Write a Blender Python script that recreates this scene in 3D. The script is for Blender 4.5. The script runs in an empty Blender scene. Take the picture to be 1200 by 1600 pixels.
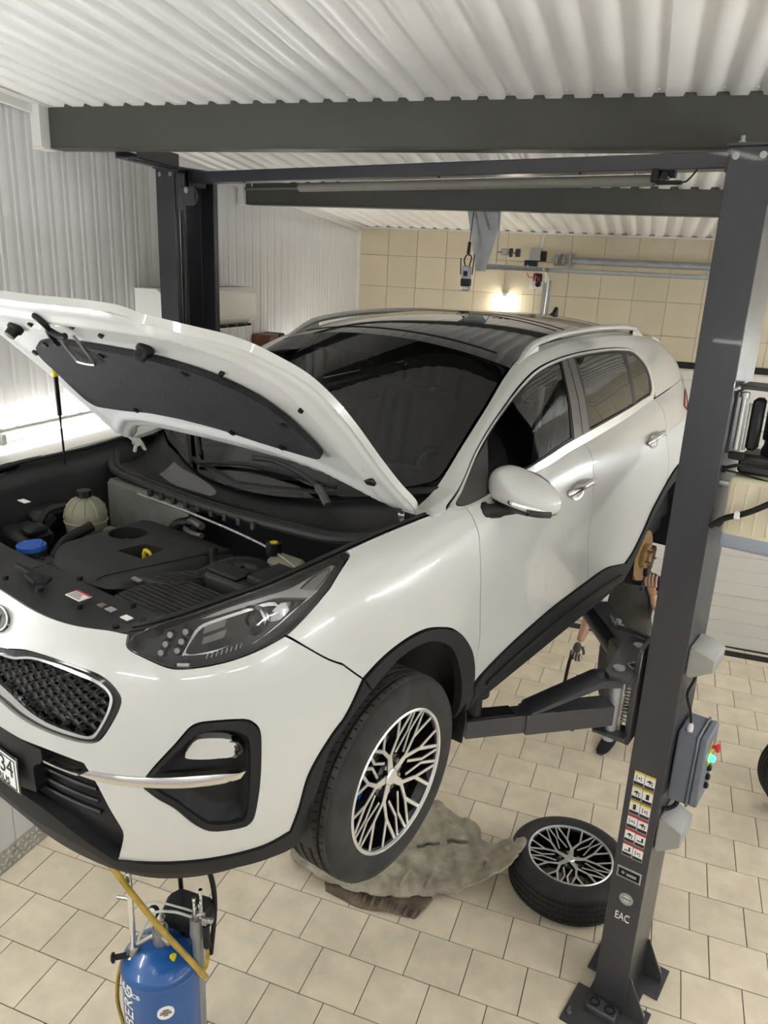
import bpy, bmesh, math, random
import numpy as np
from mathutils import Matrix, Vector, Euler, Quaternion
from mathutils.geometry import delaunay_2d_cdt
random.seed(7)
SC=bpy.context.scene; COL=SC.collection
# ------------------------------------------------------------ camera
cd=bpy.data.cameras.new('camera'); cam=bpy.data.objects.new('camera',cd); COL.objects.link(cam); SC.camera=cam
cd.sensor_fit='VERTICAL'; cd.sensor_height=36; cd.lens=27.06; cd.clip_start=.05
RW=((0.945978,0.321008,0.0456),(0.139782,-0.276874,-0.950685),(-0.292552,0.905701,-0.306788))
cam.matrix_world=Matrix(((RW[0][0],-RW[1][0],-RW[2][0],0),(RW[0][1],-RW[1][1],-RW[2][1],0),(RW[0][2],-RW[1][2],-RW[2][2],3.5),(0,0,0,1)))
# ------------------------------------------------------------ world and exposure
wd=bpy.data.worlds.new('world'); SC.world=wd; wd.use_nodes=True
wd.node_tree.nodes['Background'].inputs[0].default_value=(.8,.9,1,1); wd.node_tree.nodes['Background'].inputs[1].default_value=.02
vs=SC.view_settings; SC.display_settings.display_device='sRGB'
vs.view_transform='Standard'; vs.look='None'; vs.gamma=1; vs.use_curve_mapping=False; vs.exposure=1.28
TUBE_E=80.0      # strength of the white tube lamps
BULB_E=34.0
# ------------------------------------------------------------ materials
def mat(name,col,rough=.5,metal=0,coat=0,emit=None,es=0,var=0,vscale=8,bump=0,bscale=60,rvar=0,trans=0,ior=1.45,objrand=0,spec=.5):
    m=bpy.data.materials.new(name); m.use_nodes=True; nt=m.node_tree; N=nt.nodes; L=nt.links
    b=N['Principled BSDF']; b.inputs['Base Color'].default_value=(*col,1); b.inputs['Roughness'].default_value=rough
    b.inputs['Metallic'].default_value=metal; b.inputs['Coat Weight'].default_value=coat; b.inputs['Coat Roughness'].default_value=.03
    b.inputs['Transmission Weight'].default_value=trans; b.inputs['IOR'].default_value=ior; b.inputs['Specular IOR Level'].default_value=spec
    if emit: b.inputs['Emission Color'].default_value=(*emit,1); b.inputs['Emission Strength'].default_value=es
    if var or bump or rvar or objrand:
        tc=N.new('ShaderNodeTexCoord')
    src=None
    if var or rvar:
        n=N.new('ShaderNodeTexNoise'); n.inputs['Scale'].default_value=vscale; n.inputs['Detail'].default_value=6; n.inputs['Roughness'].default_value=.6
        L.new(tc.outputs['Object'],n.inputs['Vector'])
    if objrand and var:
        oi=N.new('ShaderNodeObjectInfo'); ad=N.new('ShaderNodeVectorMath'); ad.operation='MULTIPLY_ADD'
        cx=N.new('ShaderNodeCombineXYZ')
        for k in range(3): L.new(oi.outputs['Random'],cx.inputs[k])
        ad.inputs[1].default_value=(37,53,71); L.new(cx.outputs[0],ad.inputs[0]); L.new(tc.outputs['Object'],ad.inputs[2]); L.new(ad.outputs[0],n.inputs['Vector'])
    if var or objrand:
        mr=N.new('ShaderNodeMapRange'); mr.inputs[1].default_value=.3; mr.inputs[2].default_value=.7; mr.inputs[3].default_value=1-var; mr.inputs[4].default_value=1+var
        if var: L.new(n.outputs[0],mr.inputs[0])
        v=mr.outputs[0]
        if objrand:
            oi2=N.new('ShaderNodeObjectInfo'); m2=N.new('ShaderNodeMapRange'); m2.inputs[3].default_value=1-objrand; m2.inputs[4].default_value=1+objrand
            L.new(oi2.outputs['Random'],m2.inputs[0]); mm=N.new('ShaderNodeMath'); mm.operation='MULTIPLY'; L.new(v,mm.inputs[0]); L.new(m2.outputs[0],mm.inputs[1]); v=mm.outputs[0]
        vm=N.new('ShaderNodeVectorMath'); vm.operation='SCALE'; vm.inputs[0].default_value=col; L.new(v,vm.inputs['Scale']); L.new(vm.outputs[0],b.inputs['Base Color'])
    if rvar:
        mr=N.new('ShaderNodeMapRange'); mr.inputs[1].default_value=.3; mr.inputs[2].default_value=.7; mr.inputs[3].default_value=max(.02,rough-rvar); mr.inputs[4].default_value=rough+rvar
        L.new(n.outputs[0],mr.inputs[0]); L.new(mr.outputs[0],b.inputs['Roughness'])
    if bump:
        nb=N.new('ShaderNodeTexNoise'); nb.inputs['Scale'].default_value=bscale; nb.inputs['Detail'].default_value=3; L.new(tc.outputs['Object'],nb.inputs['Vector'])
        bp=N.new('ShaderNodeBump'); bp.inputs['Strength'].default_value=bump; bp.inputs['Distance'].default_value=.004; L.new(nb.outputs[0],bp.inputs['Height']); L.new(bp.outputs[0],b.inputs['Normal'])
    return m
def glassmat(name,tint,rough=.01,gloss=(1,1,1)):
    m=bpy.data.materials.new(name); m.use_nodes=True; nt=m.node_tree; N=nt.nodes; L=nt.links
    N.remove(N['Principled BSDF']); out=N['Material Output']
    t=N.new('ShaderNodeBsdfTransparent'); t.inputs[0].default_value=(*tint,1); g=N.new('ShaderNodeBsdfGlossy'); g.inputs[0].default_value=(*gloss,1); g.inputs['Roughness'].default_value=rough
    f=N.new('ShaderNodeFresnel'); f.inputs[0].default_value=1.5; mx=N.new('ShaderNodeMixShader'); L.new(f.outputs[0],mx.inputs[0]); L.new(t.outputs[0],mx.inputs[1]); L.new(g.outputs[0],mx.inputs[2]); L.new(mx.outputs[0],out.inputs[0])
    return m
W_PAINT=mat('white_car_paint',(.54,.545,.52),.30,coat=1)
W_INNER=mat('white_inner_paint',(.70,.70,.68),.42,coat=.3,bump=.1,bscale=30)
CLAD=mat('black_grained_plastic',(.010,.010,.0115),.6,bump=.15,bscale=400,spec=.3)
BLK=mat('black_plastic',(.009,.009,.010),.45,bump=.1,bscale=200,spec=.35)
BLK_D=mat('dusty_black_plastic',(.016,.016,.016),.6,var=.35,vscale=9,bump=.25,bscale=60)
GLOSSBLK=mat('gloss_black',(.006,.006,.007),.06,coat=.5)
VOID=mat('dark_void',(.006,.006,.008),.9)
CHROME=mat('chrome',(.80,.80,.81),.14,1)
SATIN=mat('satin_chrome',(.66,.65,.65),.24,1)
SILVER=mat('machined_aluminium',(.80,.80,.80),.34,.85,rvar=.06,vscale=30)
GALV=mat('galvanised_steel',(.40,.42,.43),.5,.6,var=.12,vscale=14)
STEEL=mat('worn_steel',(.40,.39,.37),.38,.9,var=.2,vscale=25)
PAD=mat('hood_insulation',(.016,.016,.018),.85,var=.3,vscale=14,bump=.4,bscale=120)
GLASS=glassmat('windscreen_glass',(.40,.44,.42)); TINT=glassmat('tinted_glass',(.035,.036,.034)); CLEAR=glassmat('lamp_glass',(.86,.87,.88))
ROOFG=mat('roof_black_glass',(.008,.008,.009),.05,coat=.6)
RUBBER=mat('tyre_rubber',(.020,.020,.020),.72,var=.35,vscale=11,bump=.25,bscale=120)
RUBBER_T=mat('dusty_tread_rubber',(.055,.052,.045),.9,var=.5,vscale=14,bump=.4,bscale=70)
RUBBER_D=mat('dusty_tyre_rubber',(.024,.024,.022),.85,var=.5,vscale=9,bump=.35,bscale=90)
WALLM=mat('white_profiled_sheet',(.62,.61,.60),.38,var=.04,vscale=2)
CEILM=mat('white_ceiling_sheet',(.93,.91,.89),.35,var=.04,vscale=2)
TRIM=mat('white_sheet_trim',(.70,.69,.66),.4)
BEAM=mat('olive_grey_beam_paint',(.056,.056,.048),.5,var=.06,vscale=3)
LIFTP=mat('graphite_lift_paint',(.035,.035,.042),.36,coat=.15,var=.05,vscale=4,rvar=.04)
LIFTD=mat('graphite_lift_paint_worn',(.045,.045,.048),.45,var=.2,vscale=16)
GROUT=mat('dark_grout',(.05,.043,.034),.95)
TILE=mat('beige_floor_tile',(.69,.60,.455),.42,var=.13,vscale=5,objrand=.05,rvar=.08,bump=.06,bscale=40)
WTILE=mat('beige_wall_tile',(.60,.53,.385),.40,var=.03,vscale=4,objrand=.03)
WGROUT=mat('wall_grout',(.33,.28,.20),.9)
PVC=mat('white_pvc_panel',(.66,.67,.67),.35)
CHECK=mat('checker_plate',(.42,.42,.38),.4,.6,var=.35,vscale=22)
DOORM=mat('white_door_panel',(.74,.72,.68),.45,bump=.08,bscale=150)
WPLAST=mat('white_plastic',(.76,.75,.72),.32)
GREYP=mat('grey_plastic',(.32,.32,.30),.45)
BOXM=mat('blue_grey_box_plastic',(.135,.150,.185),.42)
LAMP=mat('lamp_tube_lit',(1,1,1),.5,emit=(.965,.995,1),es=TUBE_E*.86); LAMPL=mat('lamp_tube_lit_soft',(1,1,1),.5,emit=(1,.98,.93),es=TUBE_E*.17); LAMPM=mat('lamp_tube_lit_medium',(1,1,1),.5,emit=(1,.985,.95),es=TUBE_E*.30); LAMPC=mat('ceiling_lamp_lit',(1,1,1),.5,emit=(1,.985,.95),es=TUBE_E*.12); LAMPF=mat('added_fill_tube_dim',(1,1,1),.5,emit=(.98,1,.99),es=TUBE_E*.17)
BULB=mat('bulb_lit',(1,1,1),.5,emit=(1,.93,.78),es=BULB_E)
BLUE=mat('blue_enamel',(.010,.075,.26),.28,coat=.5,var=.06,vscale=6)
YHOSE=mat('oily_yellow_hose',(.36,.24,.035),.35,var=.35,vscale=18)
DUST=mat('dusty_undertray',(.33,.295,.225),.9,var=.42,vscale=7,bump=.6,bscale=45)
DIRT=mat('brown_dirty_panel',(.16,.12,.085),.9,var=.5,vscale=14,bump=.6,bscale=60)
RUST=mat('rusty_disc_face',(.24,.145,.055),.5,.4,var=.3,vscale=20); RUSTD=mat('rusty_disc_edge',(.16,.07,.04),.7,.3,var=.4,vscale=30)
SKIN=mat('skin',(.55,.33,.22),.5); TEE=mat('black_cotton',(.010,.011,.015),.85,bump=.3,bscale=90); APRON=mat('dark_grey_workwear',(.060,.058,.050),.85,var=.25,vscale=10,bump=.4,bscale=70)
GLOVE=mat('dusty_work_glove',(.10,.09,.075),.9,var=.3,vscale=30)
BLUEC=mat('blue_caliper',(.01,.13,.55),.35); BLUECAP=mat('blue_cap',(.02,.10,.42),.4)
YEL=mat('yellow_paint',(.72,.55,.02),.45); RED=mat('red_plastic',(.55,.02,.02),.35); WHITEINK=mat('white_print',(.82,.82,.80),.5); BLKINK=mat('black_print',(.02,.02,.02),.5)
GREENL=mat('green_lamp_lit',(.02,.6,.3),.3,emit=(.03,1,.45),es=2.2)
TANKP=mat('translucent_white_plastic',(.27,.26,.19),.5); OILT=mat('oil_tank_plastic',(.66,.60,.44),.45); OILB=mat('oil_tank_lower',(.30,.34,.40),.4)
WOOD=mat('reddish_wood_veneer',(.13,.045,.022),.4,var=.3,vscale=12)
REDL=mat('tail_lamp_red',(.35,.02,.02),.12,coat=1); REFL=mat('lamp_reflector',(.8,.81,.83),.2,1); LHOUS=mat('lamp_housing_black',(.030,.030,.032),.3,coat=.3)
FABR=mat('dark_seat_fabric',(.02,.02,.022),.9); LGREYT=mat('light_grey_trim',(.34,.33,.31),.6); GREYDK=mat('dark_grey_trim',(.05,.05,.05),.6); HIVIS=mat('hi_vis_yellow',(.55,.72,.02),.7); CREAM=mat('cream_inner_trim',(.42,.40,.36),.6)
BPIL=mat('satin_pillar_trim',(.105,.095,.090),.28,.35)
# ------------------------------------------------------------ mesh helpers
def I4(): return Matrix.Identity(4)
def T4(x,y,z): return Matrix.Translation((x,y,z))
def R4(a,ax): return Matrix.Rotation(a,4,ax)
def box(B,lo,hi,bev=0,M=None,seg=1):
    t=bmesh.new(); bmesh.ops.create_cube(t,size=1)
    c=[(lo[i]+hi[i])/2 for i in range(3)]; s=[abs(hi[i]-lo[i]) for i in range(3)]
    bmesh.ops.transform(t,matrix=T4(*c)@Matrix.Diagonal((*s,1)),verts=t.verts)
    if bev>0: bmesh.ops.bevel(t,geom=t.edges[:],offset=min(bev,min(s)*.49),segments=seg,affect='EDGES',profile=.5)
    merge(B,t,M)
def merge(B,t,M=None):
    if M is not None: bmesh.ops.transform(t,matrix=M,verts=t.verts)
    vm={v:B.verts.new(v.co) for v in t.verts}
    for f in t.faces:
        try:
            g=B.faces.new([vm[v] for v in f.verts]); g.material_index=f.material_index
        except ValueError: pass
    t.free()
def frame(d):
    d=Vector(d).normalized(); a=Vector((0,0,1)) if abs(d.z)<.9 else Vector((1,0,0)); u=d.cross(a).normalized(); return u,d.cross(u).normalized()
def cyl(B,p0,p1,r0,r1=None,n=16,cap=True):
    r1=r0 if r1 is None else r1; p0=Vector(p0);p1=Vector(p1);u,v=frame(p1-p0);rings=[]
    for p,r in ((p0,r0),(p1,r1)): rings.append([B.verts.new(p+(u*math.cos(2*math.pi*k/n)+v*math.sin(2*math.pi*k/n))*r) for k in range(n)])
    for k in range(n): B.faces.new((rings[0][k],rings[1][k],rings[1][(k+1)%n],rings[0][(k+1)%n]))
    if cap: B.faces.new(rings[0]); B.faces.new(rings[1][::-1])
def smoothpath(P,n=6,closed=False):
    P=[Vector(p) for p in P]
    if len(P)<3: return P
    out=[]; m=len(P)
    rng=range(m) if closed else range(m-1)
    for i in rng:
        a=P[(i-1)%m] if closed or i>0 else P[0]*2-P[1]; b=P[i]; c=P[(i+1)%m]; d=P[(i+2)%m] if closed or i+2<m else P[-1]*2-P[-2]
        for k in range(n):
            t=k/n; out.append(.5*((2*b)+(c-a)*t+(2*a-5*b+4*c-d)*t*t+(3*b-a-3*c+d)*t**3))
    if not closed: out.append(P[-1])
    return out
def tube(B,pts,r,n=8,sm=0,closed=False,rs=None):
    P=[Vector(p) for p in pts]
    if sm: P=smoothpath(P,sm,closed)
    m=len(P); rings=[]; u=None
    for i in range(m):
        if closed: d=P[(i+1)%m]-P[(i-1)%m]
        else: d=P[min(i+1,m-1)]-P[max(i-1,0)]
        if d.length<1e-9: d=Vector((0,0,1))
        d.normalize()
        if u is None: u,_=frame(d)
        u=(u-d*u.dot(d)); u.normalize(); v=d.cross(u)
        rr=rs[i] if rs else r
        rings.append([B.verts.new(P[i]+(u*math.cos(2*math.pi*k/n)+v*math.sin(2*math.pi*k/n))*rr) for k in range(n)])
    for i in range(m if closed else m-1):
        a=rings[i];b=rings[(i+1)%m]
        for k in range(n): B.faces.new((a[k],a[(k+1)%n],b[(k+1)%n],b[k]))
    if not closed: B.faces.new(rings[0][::-1]); B.faces.new(rings[-1])
def lathe(B,prof,n=32,M=None,closed=False,ang=2*math.pi,mi=None):
    t=bmesh.new(); rings=[]; full=abs(ang-2*math.pi)<1e-6; cnt=n if full else n+1
    for r,z in prof: rings.append([t.verts.new((r*math.cos(ang*k/n),r*math.sin(ang*k/n),z)) for k in range(cnt)])
    m=len(prof)
    for i in range(m if closed else m-1):
        a=rings[i];b=rings[(i+1)%m]
        for k in range(n):
            k2=(k+1)%cnt
            f=t.faces.new((a[k],a[k2],b[k2],b[k]))
            if mi: f.material_index=mi[i]
    bmesh.ops.remove_doubles(t,verts=t.verts,dist=1e-5)
    merge(B,t,M)
def prism(B,poly,z0,z1,M=None,bev=0):
    t=bmesh.new(); a=[t.verts.new((x,y,z0)) for x,y in poly]; b=[t.verts.new((x,y,z1)) for x,y in poly]; n=len(poly)
    t.faces.new(a[::-1]); t.faces.new(b)
    for k in range(n): t.faces.new((a[k],a[(k+1)%n],b[(k+1)%n],b[k]))
    bmesh.ops.recalc_face_normals(t,faces=t.faces)
    if bev>0: bmesh.ops.bevel(t,geom=t.edges[:],offset=bev,segments=1,affect='EDGES',profile=.5)
    merge(B,t,M)
def newB(): return bmesh.new()
def link(o,parent=None):
    COL.objects.link(o)
    if parent is not None: o.parent=parent
    return o
def obj(name,B,m,parent=None,sm=40,label=None,kind=None,keepn=False):
    if not keepn: bmesh.ops.recalc_face_normals(B,faces=B.faces)
    me=bpy.data.meshes.new(name)
    if sm:
        c=math.radians(sm)
        for f in B.faces: f.smooth=True
        for e in B.edges:
            if len(e.link_faces)!=2 or e.calc_face_angle(0)>c: e.smooth=False
    B.to_mesh(me); B.free()
    for x in (m if isinstance(m,(list,tuple)) else [m]): me.materials.append(x)
    o=bpy.data.objects.new(name,me); link(o,parent)
    if label: o['label']=label
    if kind: o['kind']=kind
    return o
def tag(o,label,cat,group=None,kind=None):
    o['label']=label; o['category']=cat
    if group: o['group']=group
    if kind: o['kind']=kind
    return o
def empty(name,loc=(0,0,0),rot=(0,0,0),parent=None):
    o=bpy.data.objects.new(name,None); link(o,parent); o.location=loc; o.rotation_euler=rot; o.empty_display_size=.1; return o
def dupo(o,parent=None,M=None):
    c=o.copy(); COL.objects.link(c); c.parent=parent
    if M is not None: c.matrix_local=M
    return c
def duptree(o,parent=None,M=None):
    kids=list(o.children); c=dupo(o,parent,M)
    for k in kids: duptree(k,c)
    return c
def text(name,s,size,M,m,parent,depth=.0008,sx=1,bend=None,align='CENTER'):
    cu=bpy.data.curves.new(name,'FONT'); cu.body=s; cu.size=size; cu.align_x=align; cu.align_y='CENTER'; cu.extrude=depth; cu.resolution_u=3
    to=bpy.data.objects.new(name,cu); COL.objects.link(to); bpy.context.view_layer.update()
    me=bpy.data.meshes.new_from_object(to.evaluated_get(bpy.context.evaluated_depsgraph_get())); bpy.data.objects.remove(to); bpy.data.curves.remove(cu)
    for v in me.vertices:
        v.co.x*=sx
        p=M@v.co if bend is None else bend(v.co)
        v.co=p
    me.materials.clear(); me.materials.append(m)
    o=bpy.data.objects.new(name,me); return link(o,parent)
# ------------------------------------------------------------ body surfaces (car coordinates, metres)
# ---- body surface: plan line (x,y) of the half body and a section (inset, z) at each station
BODY=[
((0,0),[(.06,.20),(.04,.30),(.015,.42),(0,.55),(0,.66),(.012,.75),(.044,.825),(.078,.876),(.120,.938)]),
((.25,.008),[(.055,.20),(.035,.30),(.015,.42),(0,.55),(0,.66),(.012,.75),(.038,.827),(.068,.880),(.102,.936)]),
((.45,.04),[(.055,.20),(.035,.30),(.012,.42),(0,.55),(0,.66),(.01,.75),(.03,.83),(.055,.89),(.09,.950)]),
((.60,.095),[(.055,.20),(.03,.30),(.008,.42),(0,.55),(0,.66),(.01,.76),(.03,.84),(.055,.905),(.09,.972)]),
((.72,.175),[(.06,.205),(.03,.31),(.005,.43),(0,.55),(0,.67),(.01,.77),(.03,.86),(.06,.93),(.10,1.008)]),
((.815,.29),[(.065,.21),(.03,.32),(.005,.44),(0,.56),(0,.68),(.01,.79),(.03,.885),(.065,.96),(.11,1.042)]),
((.87,.42),[(.065,.22),(.03,.33),(.005,.45),(0,.57),(0,.69),(.008,.81),(.025,.91),(.06,.99),(.11,1.062)]),
((.905,.60),[(.065,.235),(.03,.34),(.008,.46),(0,.58),(0,.70),(.006,.83),(.022,.94),(.06,1.025),(.125,1.076)]),
((.925,.91),[(.06,.26),(.028,.35),(.01,.46),(.002,.58),(0,.70),(.006,.84),(.024,.96),(.07,1.05),(.14,1.088)]),
((.925,1.20),[(.06,.28),(.03,.36),(.014,.46),(.008,.58),(.004,.71),(.004,.85),(.02,.97),(.055,1.058),(.105,1.105)]),
((.922,1.45),[(.06,.285),(.032,.36),(.018,.46),(.014,.58),(.008,.71),(.002,.85),(.010,.97),(.03,1.055),(.060,1.108)]),
((.922,1.85),[(.06,.29),(.032,.36),(.020,.46),(.018,.58),(.012,.71),(.002,.85),(.006,.975),(.028,1.078),(.057,1.137)]),
((.922,2.30),[(.06,.29),(.032,.36),(.020,.46),(.018,.58),(.012,.71),(.002,.85),(.006,.985),(.034,1.10),(.068,1.172)]),
((.925,2.75),[(.06,.29),(.032,.36),(.018,.46),(.014,.58),(.008,.71),(.002,.86),(.012,1.01),(.05,1.13),(.09,1.20)]),
((.93,3.15),[(.06,.28),(.03,.36),(.012,.46),(.006,.58),(.002,.72),(.002,.88),(.02,1.03),(.07,1.16),(.118,1.23)]),
((.93,3.50),[(.06,.27),(.03,.36),(.01,.46),(.002,.58),(0,.72),(.006,.89),(.035,1.05),(.09,1.18),(.14,1.25)]),
((.915,3.80),[(.06,.26),(.03,.35),(.01,.46),(.002,.58),(0,.72),(.01,.89),(.045,1.06),(.10,1.19),(.15,1.27)]),
((.87,4.08),[(.06,.25),(.03,.34),(.01,.45),(0,.58),(0,.72),(.012,.88),(.05,1.05),(.105,1.18),(.15,1.28)]),
((.76,4.28),[(.06,.25),(.03,.34),(.01,.45),(0,.58),(0,.72),(.012,.86),(.05,1.03),(.10,1.16),(.14,1.27)]),
((.5,4.39),[(.06,.25),(.03,.34),(.01,.45),(0,.58),(0,.72),(.012,.86),(.05,1.02),(.10,1.14),(.15,1.26)]),
((0,4.43),[(.06,.25),(.03,.34),(.01,.45),(0,.58),(0,.72),(.012,.86),(.05,1.02),(.10,1.14),(.15,1.26)]),
]
def cr(p0,p1,p2,p3,t):
    return .5*((2*p1)+(-p0+p2)*t+(2*p0-5*p1+4*p2-p3)*t*t+(-p0+3*p1-3*p2+p3)*t**3)
def spline1(A,x):
    """A[n,...] catmull-rom at float index array x"""
    n=len(A);i=np.clip(np.floor(x).astype(int),0,n-2);t=(x-i)
    sh=(len(x),)+(1,)*(A.ndim-1);t=t.reshape(sh)
    Pm=np.concatenate([2*A[:1]-A[1:2],A,2*A[-1:]-A[-2:-1]])
    return cr(Pm[i],Pm[i+1],Pm[i+2],Pm[i+3],t)
def body_grid():
    pl=np.array([b[0] for b in BODY],float)
    g=np.gradient(pl,axis=0);g[0]=(1,0);g[-1]=(-1,0)
    L=np.hypot(g[:,0],g[:,1])[:,None];tn=g/L
    nin=np.c_[-tn[:,1],tn[:,0]]
    G=np.zeros((len(BODY),9,3))
    for i,(b,rows) in enumerate(BODY):
        for j,(d,z) in enumerate(rows):
            G[i,j,:2]=pl[i]+nin[i]*d;G[i,j,2]=z
    s=np.r_[0,np.cumsum(np.hypot(*np.diff(pl,axis=0).T))]
    return G,s
BG,BS=body_grid();VS=.115
# greenhouse side: sections along y, rows belt -> roof edge
HOUSE=[ # y, [(x,z) 6 rows]
(1.12,[(.83,1.112),(.815,1.116),(.80,1.116),(.785,1.112),(.765,1.106),(.745,1.098)]),
(1.30,[(.853,1.100),(.836,1.128),(.812,1.152),(.785,1.154),(.755,1.150),(.725,1.142)]),
(1.50,[(.862,1.110),(.832,1.178),(.797,1.235),(.765,1.262),(.735,1.268),(.702,1.258)]),
(1.70,[(.864,1.126),(.822,1.24),(.782,1.31),(.748,1.355),(.715,1.374),(.675,1.366)]),
(1.90,[(.865,1.139),(.815,1.29),(.767,1.375),(.728,1.432),(.69,1.468),(.64,1.468)]),
(2.10,[(.864,1.16),(.808,1.32),(.755,1.415),(.71,1.478),(.67,1.520),(.61,1.535)]),
(2.40,[(.855,1.178),(.798,1.34),(.745,1.438),(.70,1.505),(.662,1.549),(.60,1.572)]),
(2.80,[(.838,1.203),(.784,1.355),(.735,1.448),(.693,1.512),(.655,1.558),(.595,1.585)]),
(3.20,[(.812,1.233),(.765,1.365),(.72,1.449),(.68,1.507),(.643,1.549),(.585,1.578)]),
(3.50,[(.79,1.25),(.745,1.37),(.702,1.44),(.663,1.491),(.628,1.528),(.57,1.558)]),
(3.80,[(.768,1.27),(.725,1.36),(.685,1.42),(.648,1.462),(.61,1.497),(.55,1.527)]),
(4.05,[(.725,1.28),(.69,1.35),(.655,1.395),(.62,1.43),(.585,1.462),(.53,1.492)]),
(4.20,[(.66,1.275),(.635,1.33),(.61,1.365),(.58,1.395),(.55,1.42),(.50,1.455)]),
]
HY=np.array([h[0] for h in HOUSE]);HG=np.array([[(x,h[0],z) for x,z in h[1]] for h in HOUSE],float)
HV=.09
def S_body(U,V):
    U=np.asarray(U,float);V=np.asarray(V,float)
    ui=np.interp(U,BS,np.arange(len(BS)));A=spline1(BG,ui);B=np.transpose(A,(1,0,2))
    vi=np.clip(V/VS,0,8);Pm=np.concatenate([2*B[:1]-B[1:2],B,2*B[-1:]-B[-2:-1]])
    i=np.clip(np.floor(vi).astype(int),0,7);t=(vi-i)[:,None];k=np.arange(len(U))
    return cr(Pm[i,k],Pm[i+1,k],Pm[i+2,k],Pm[i+3,k],t)
def S_house(U,V):
    U=np.asarray(U,float);V=np.asarray(V,float)
    ui=np.interp(U,HY,np.arange(len(HY)));A=spline1(HG,ui);B=np.transpose(A,(1,0,2))
    vi=np.clip(V/HV,0,5);Pm=np.concatenate([2*B[:1]-B[1:2],B,2*B[-1:]-B[-2:-1]])
    i=np.clip(np.floor(vi).astype(int),0,4);t=(vi-i)[:,None];k=np.arange(len(U))
    return cr(Pm[i,k],Pm[i+1,k],Pm[i+2,k],Pm[i+3,k],t)
def S_norm(S,U,V,e=.004):
    du=S(U+e,V)-S(U-e,V);dv=S(U,np.asarray(V)+e)-S(U,np.asarray(V)-e)
    n=np.cross(du,dv);return n/(np.linalg.norm(n,axis=1)[:,None]+1e-12)
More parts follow.
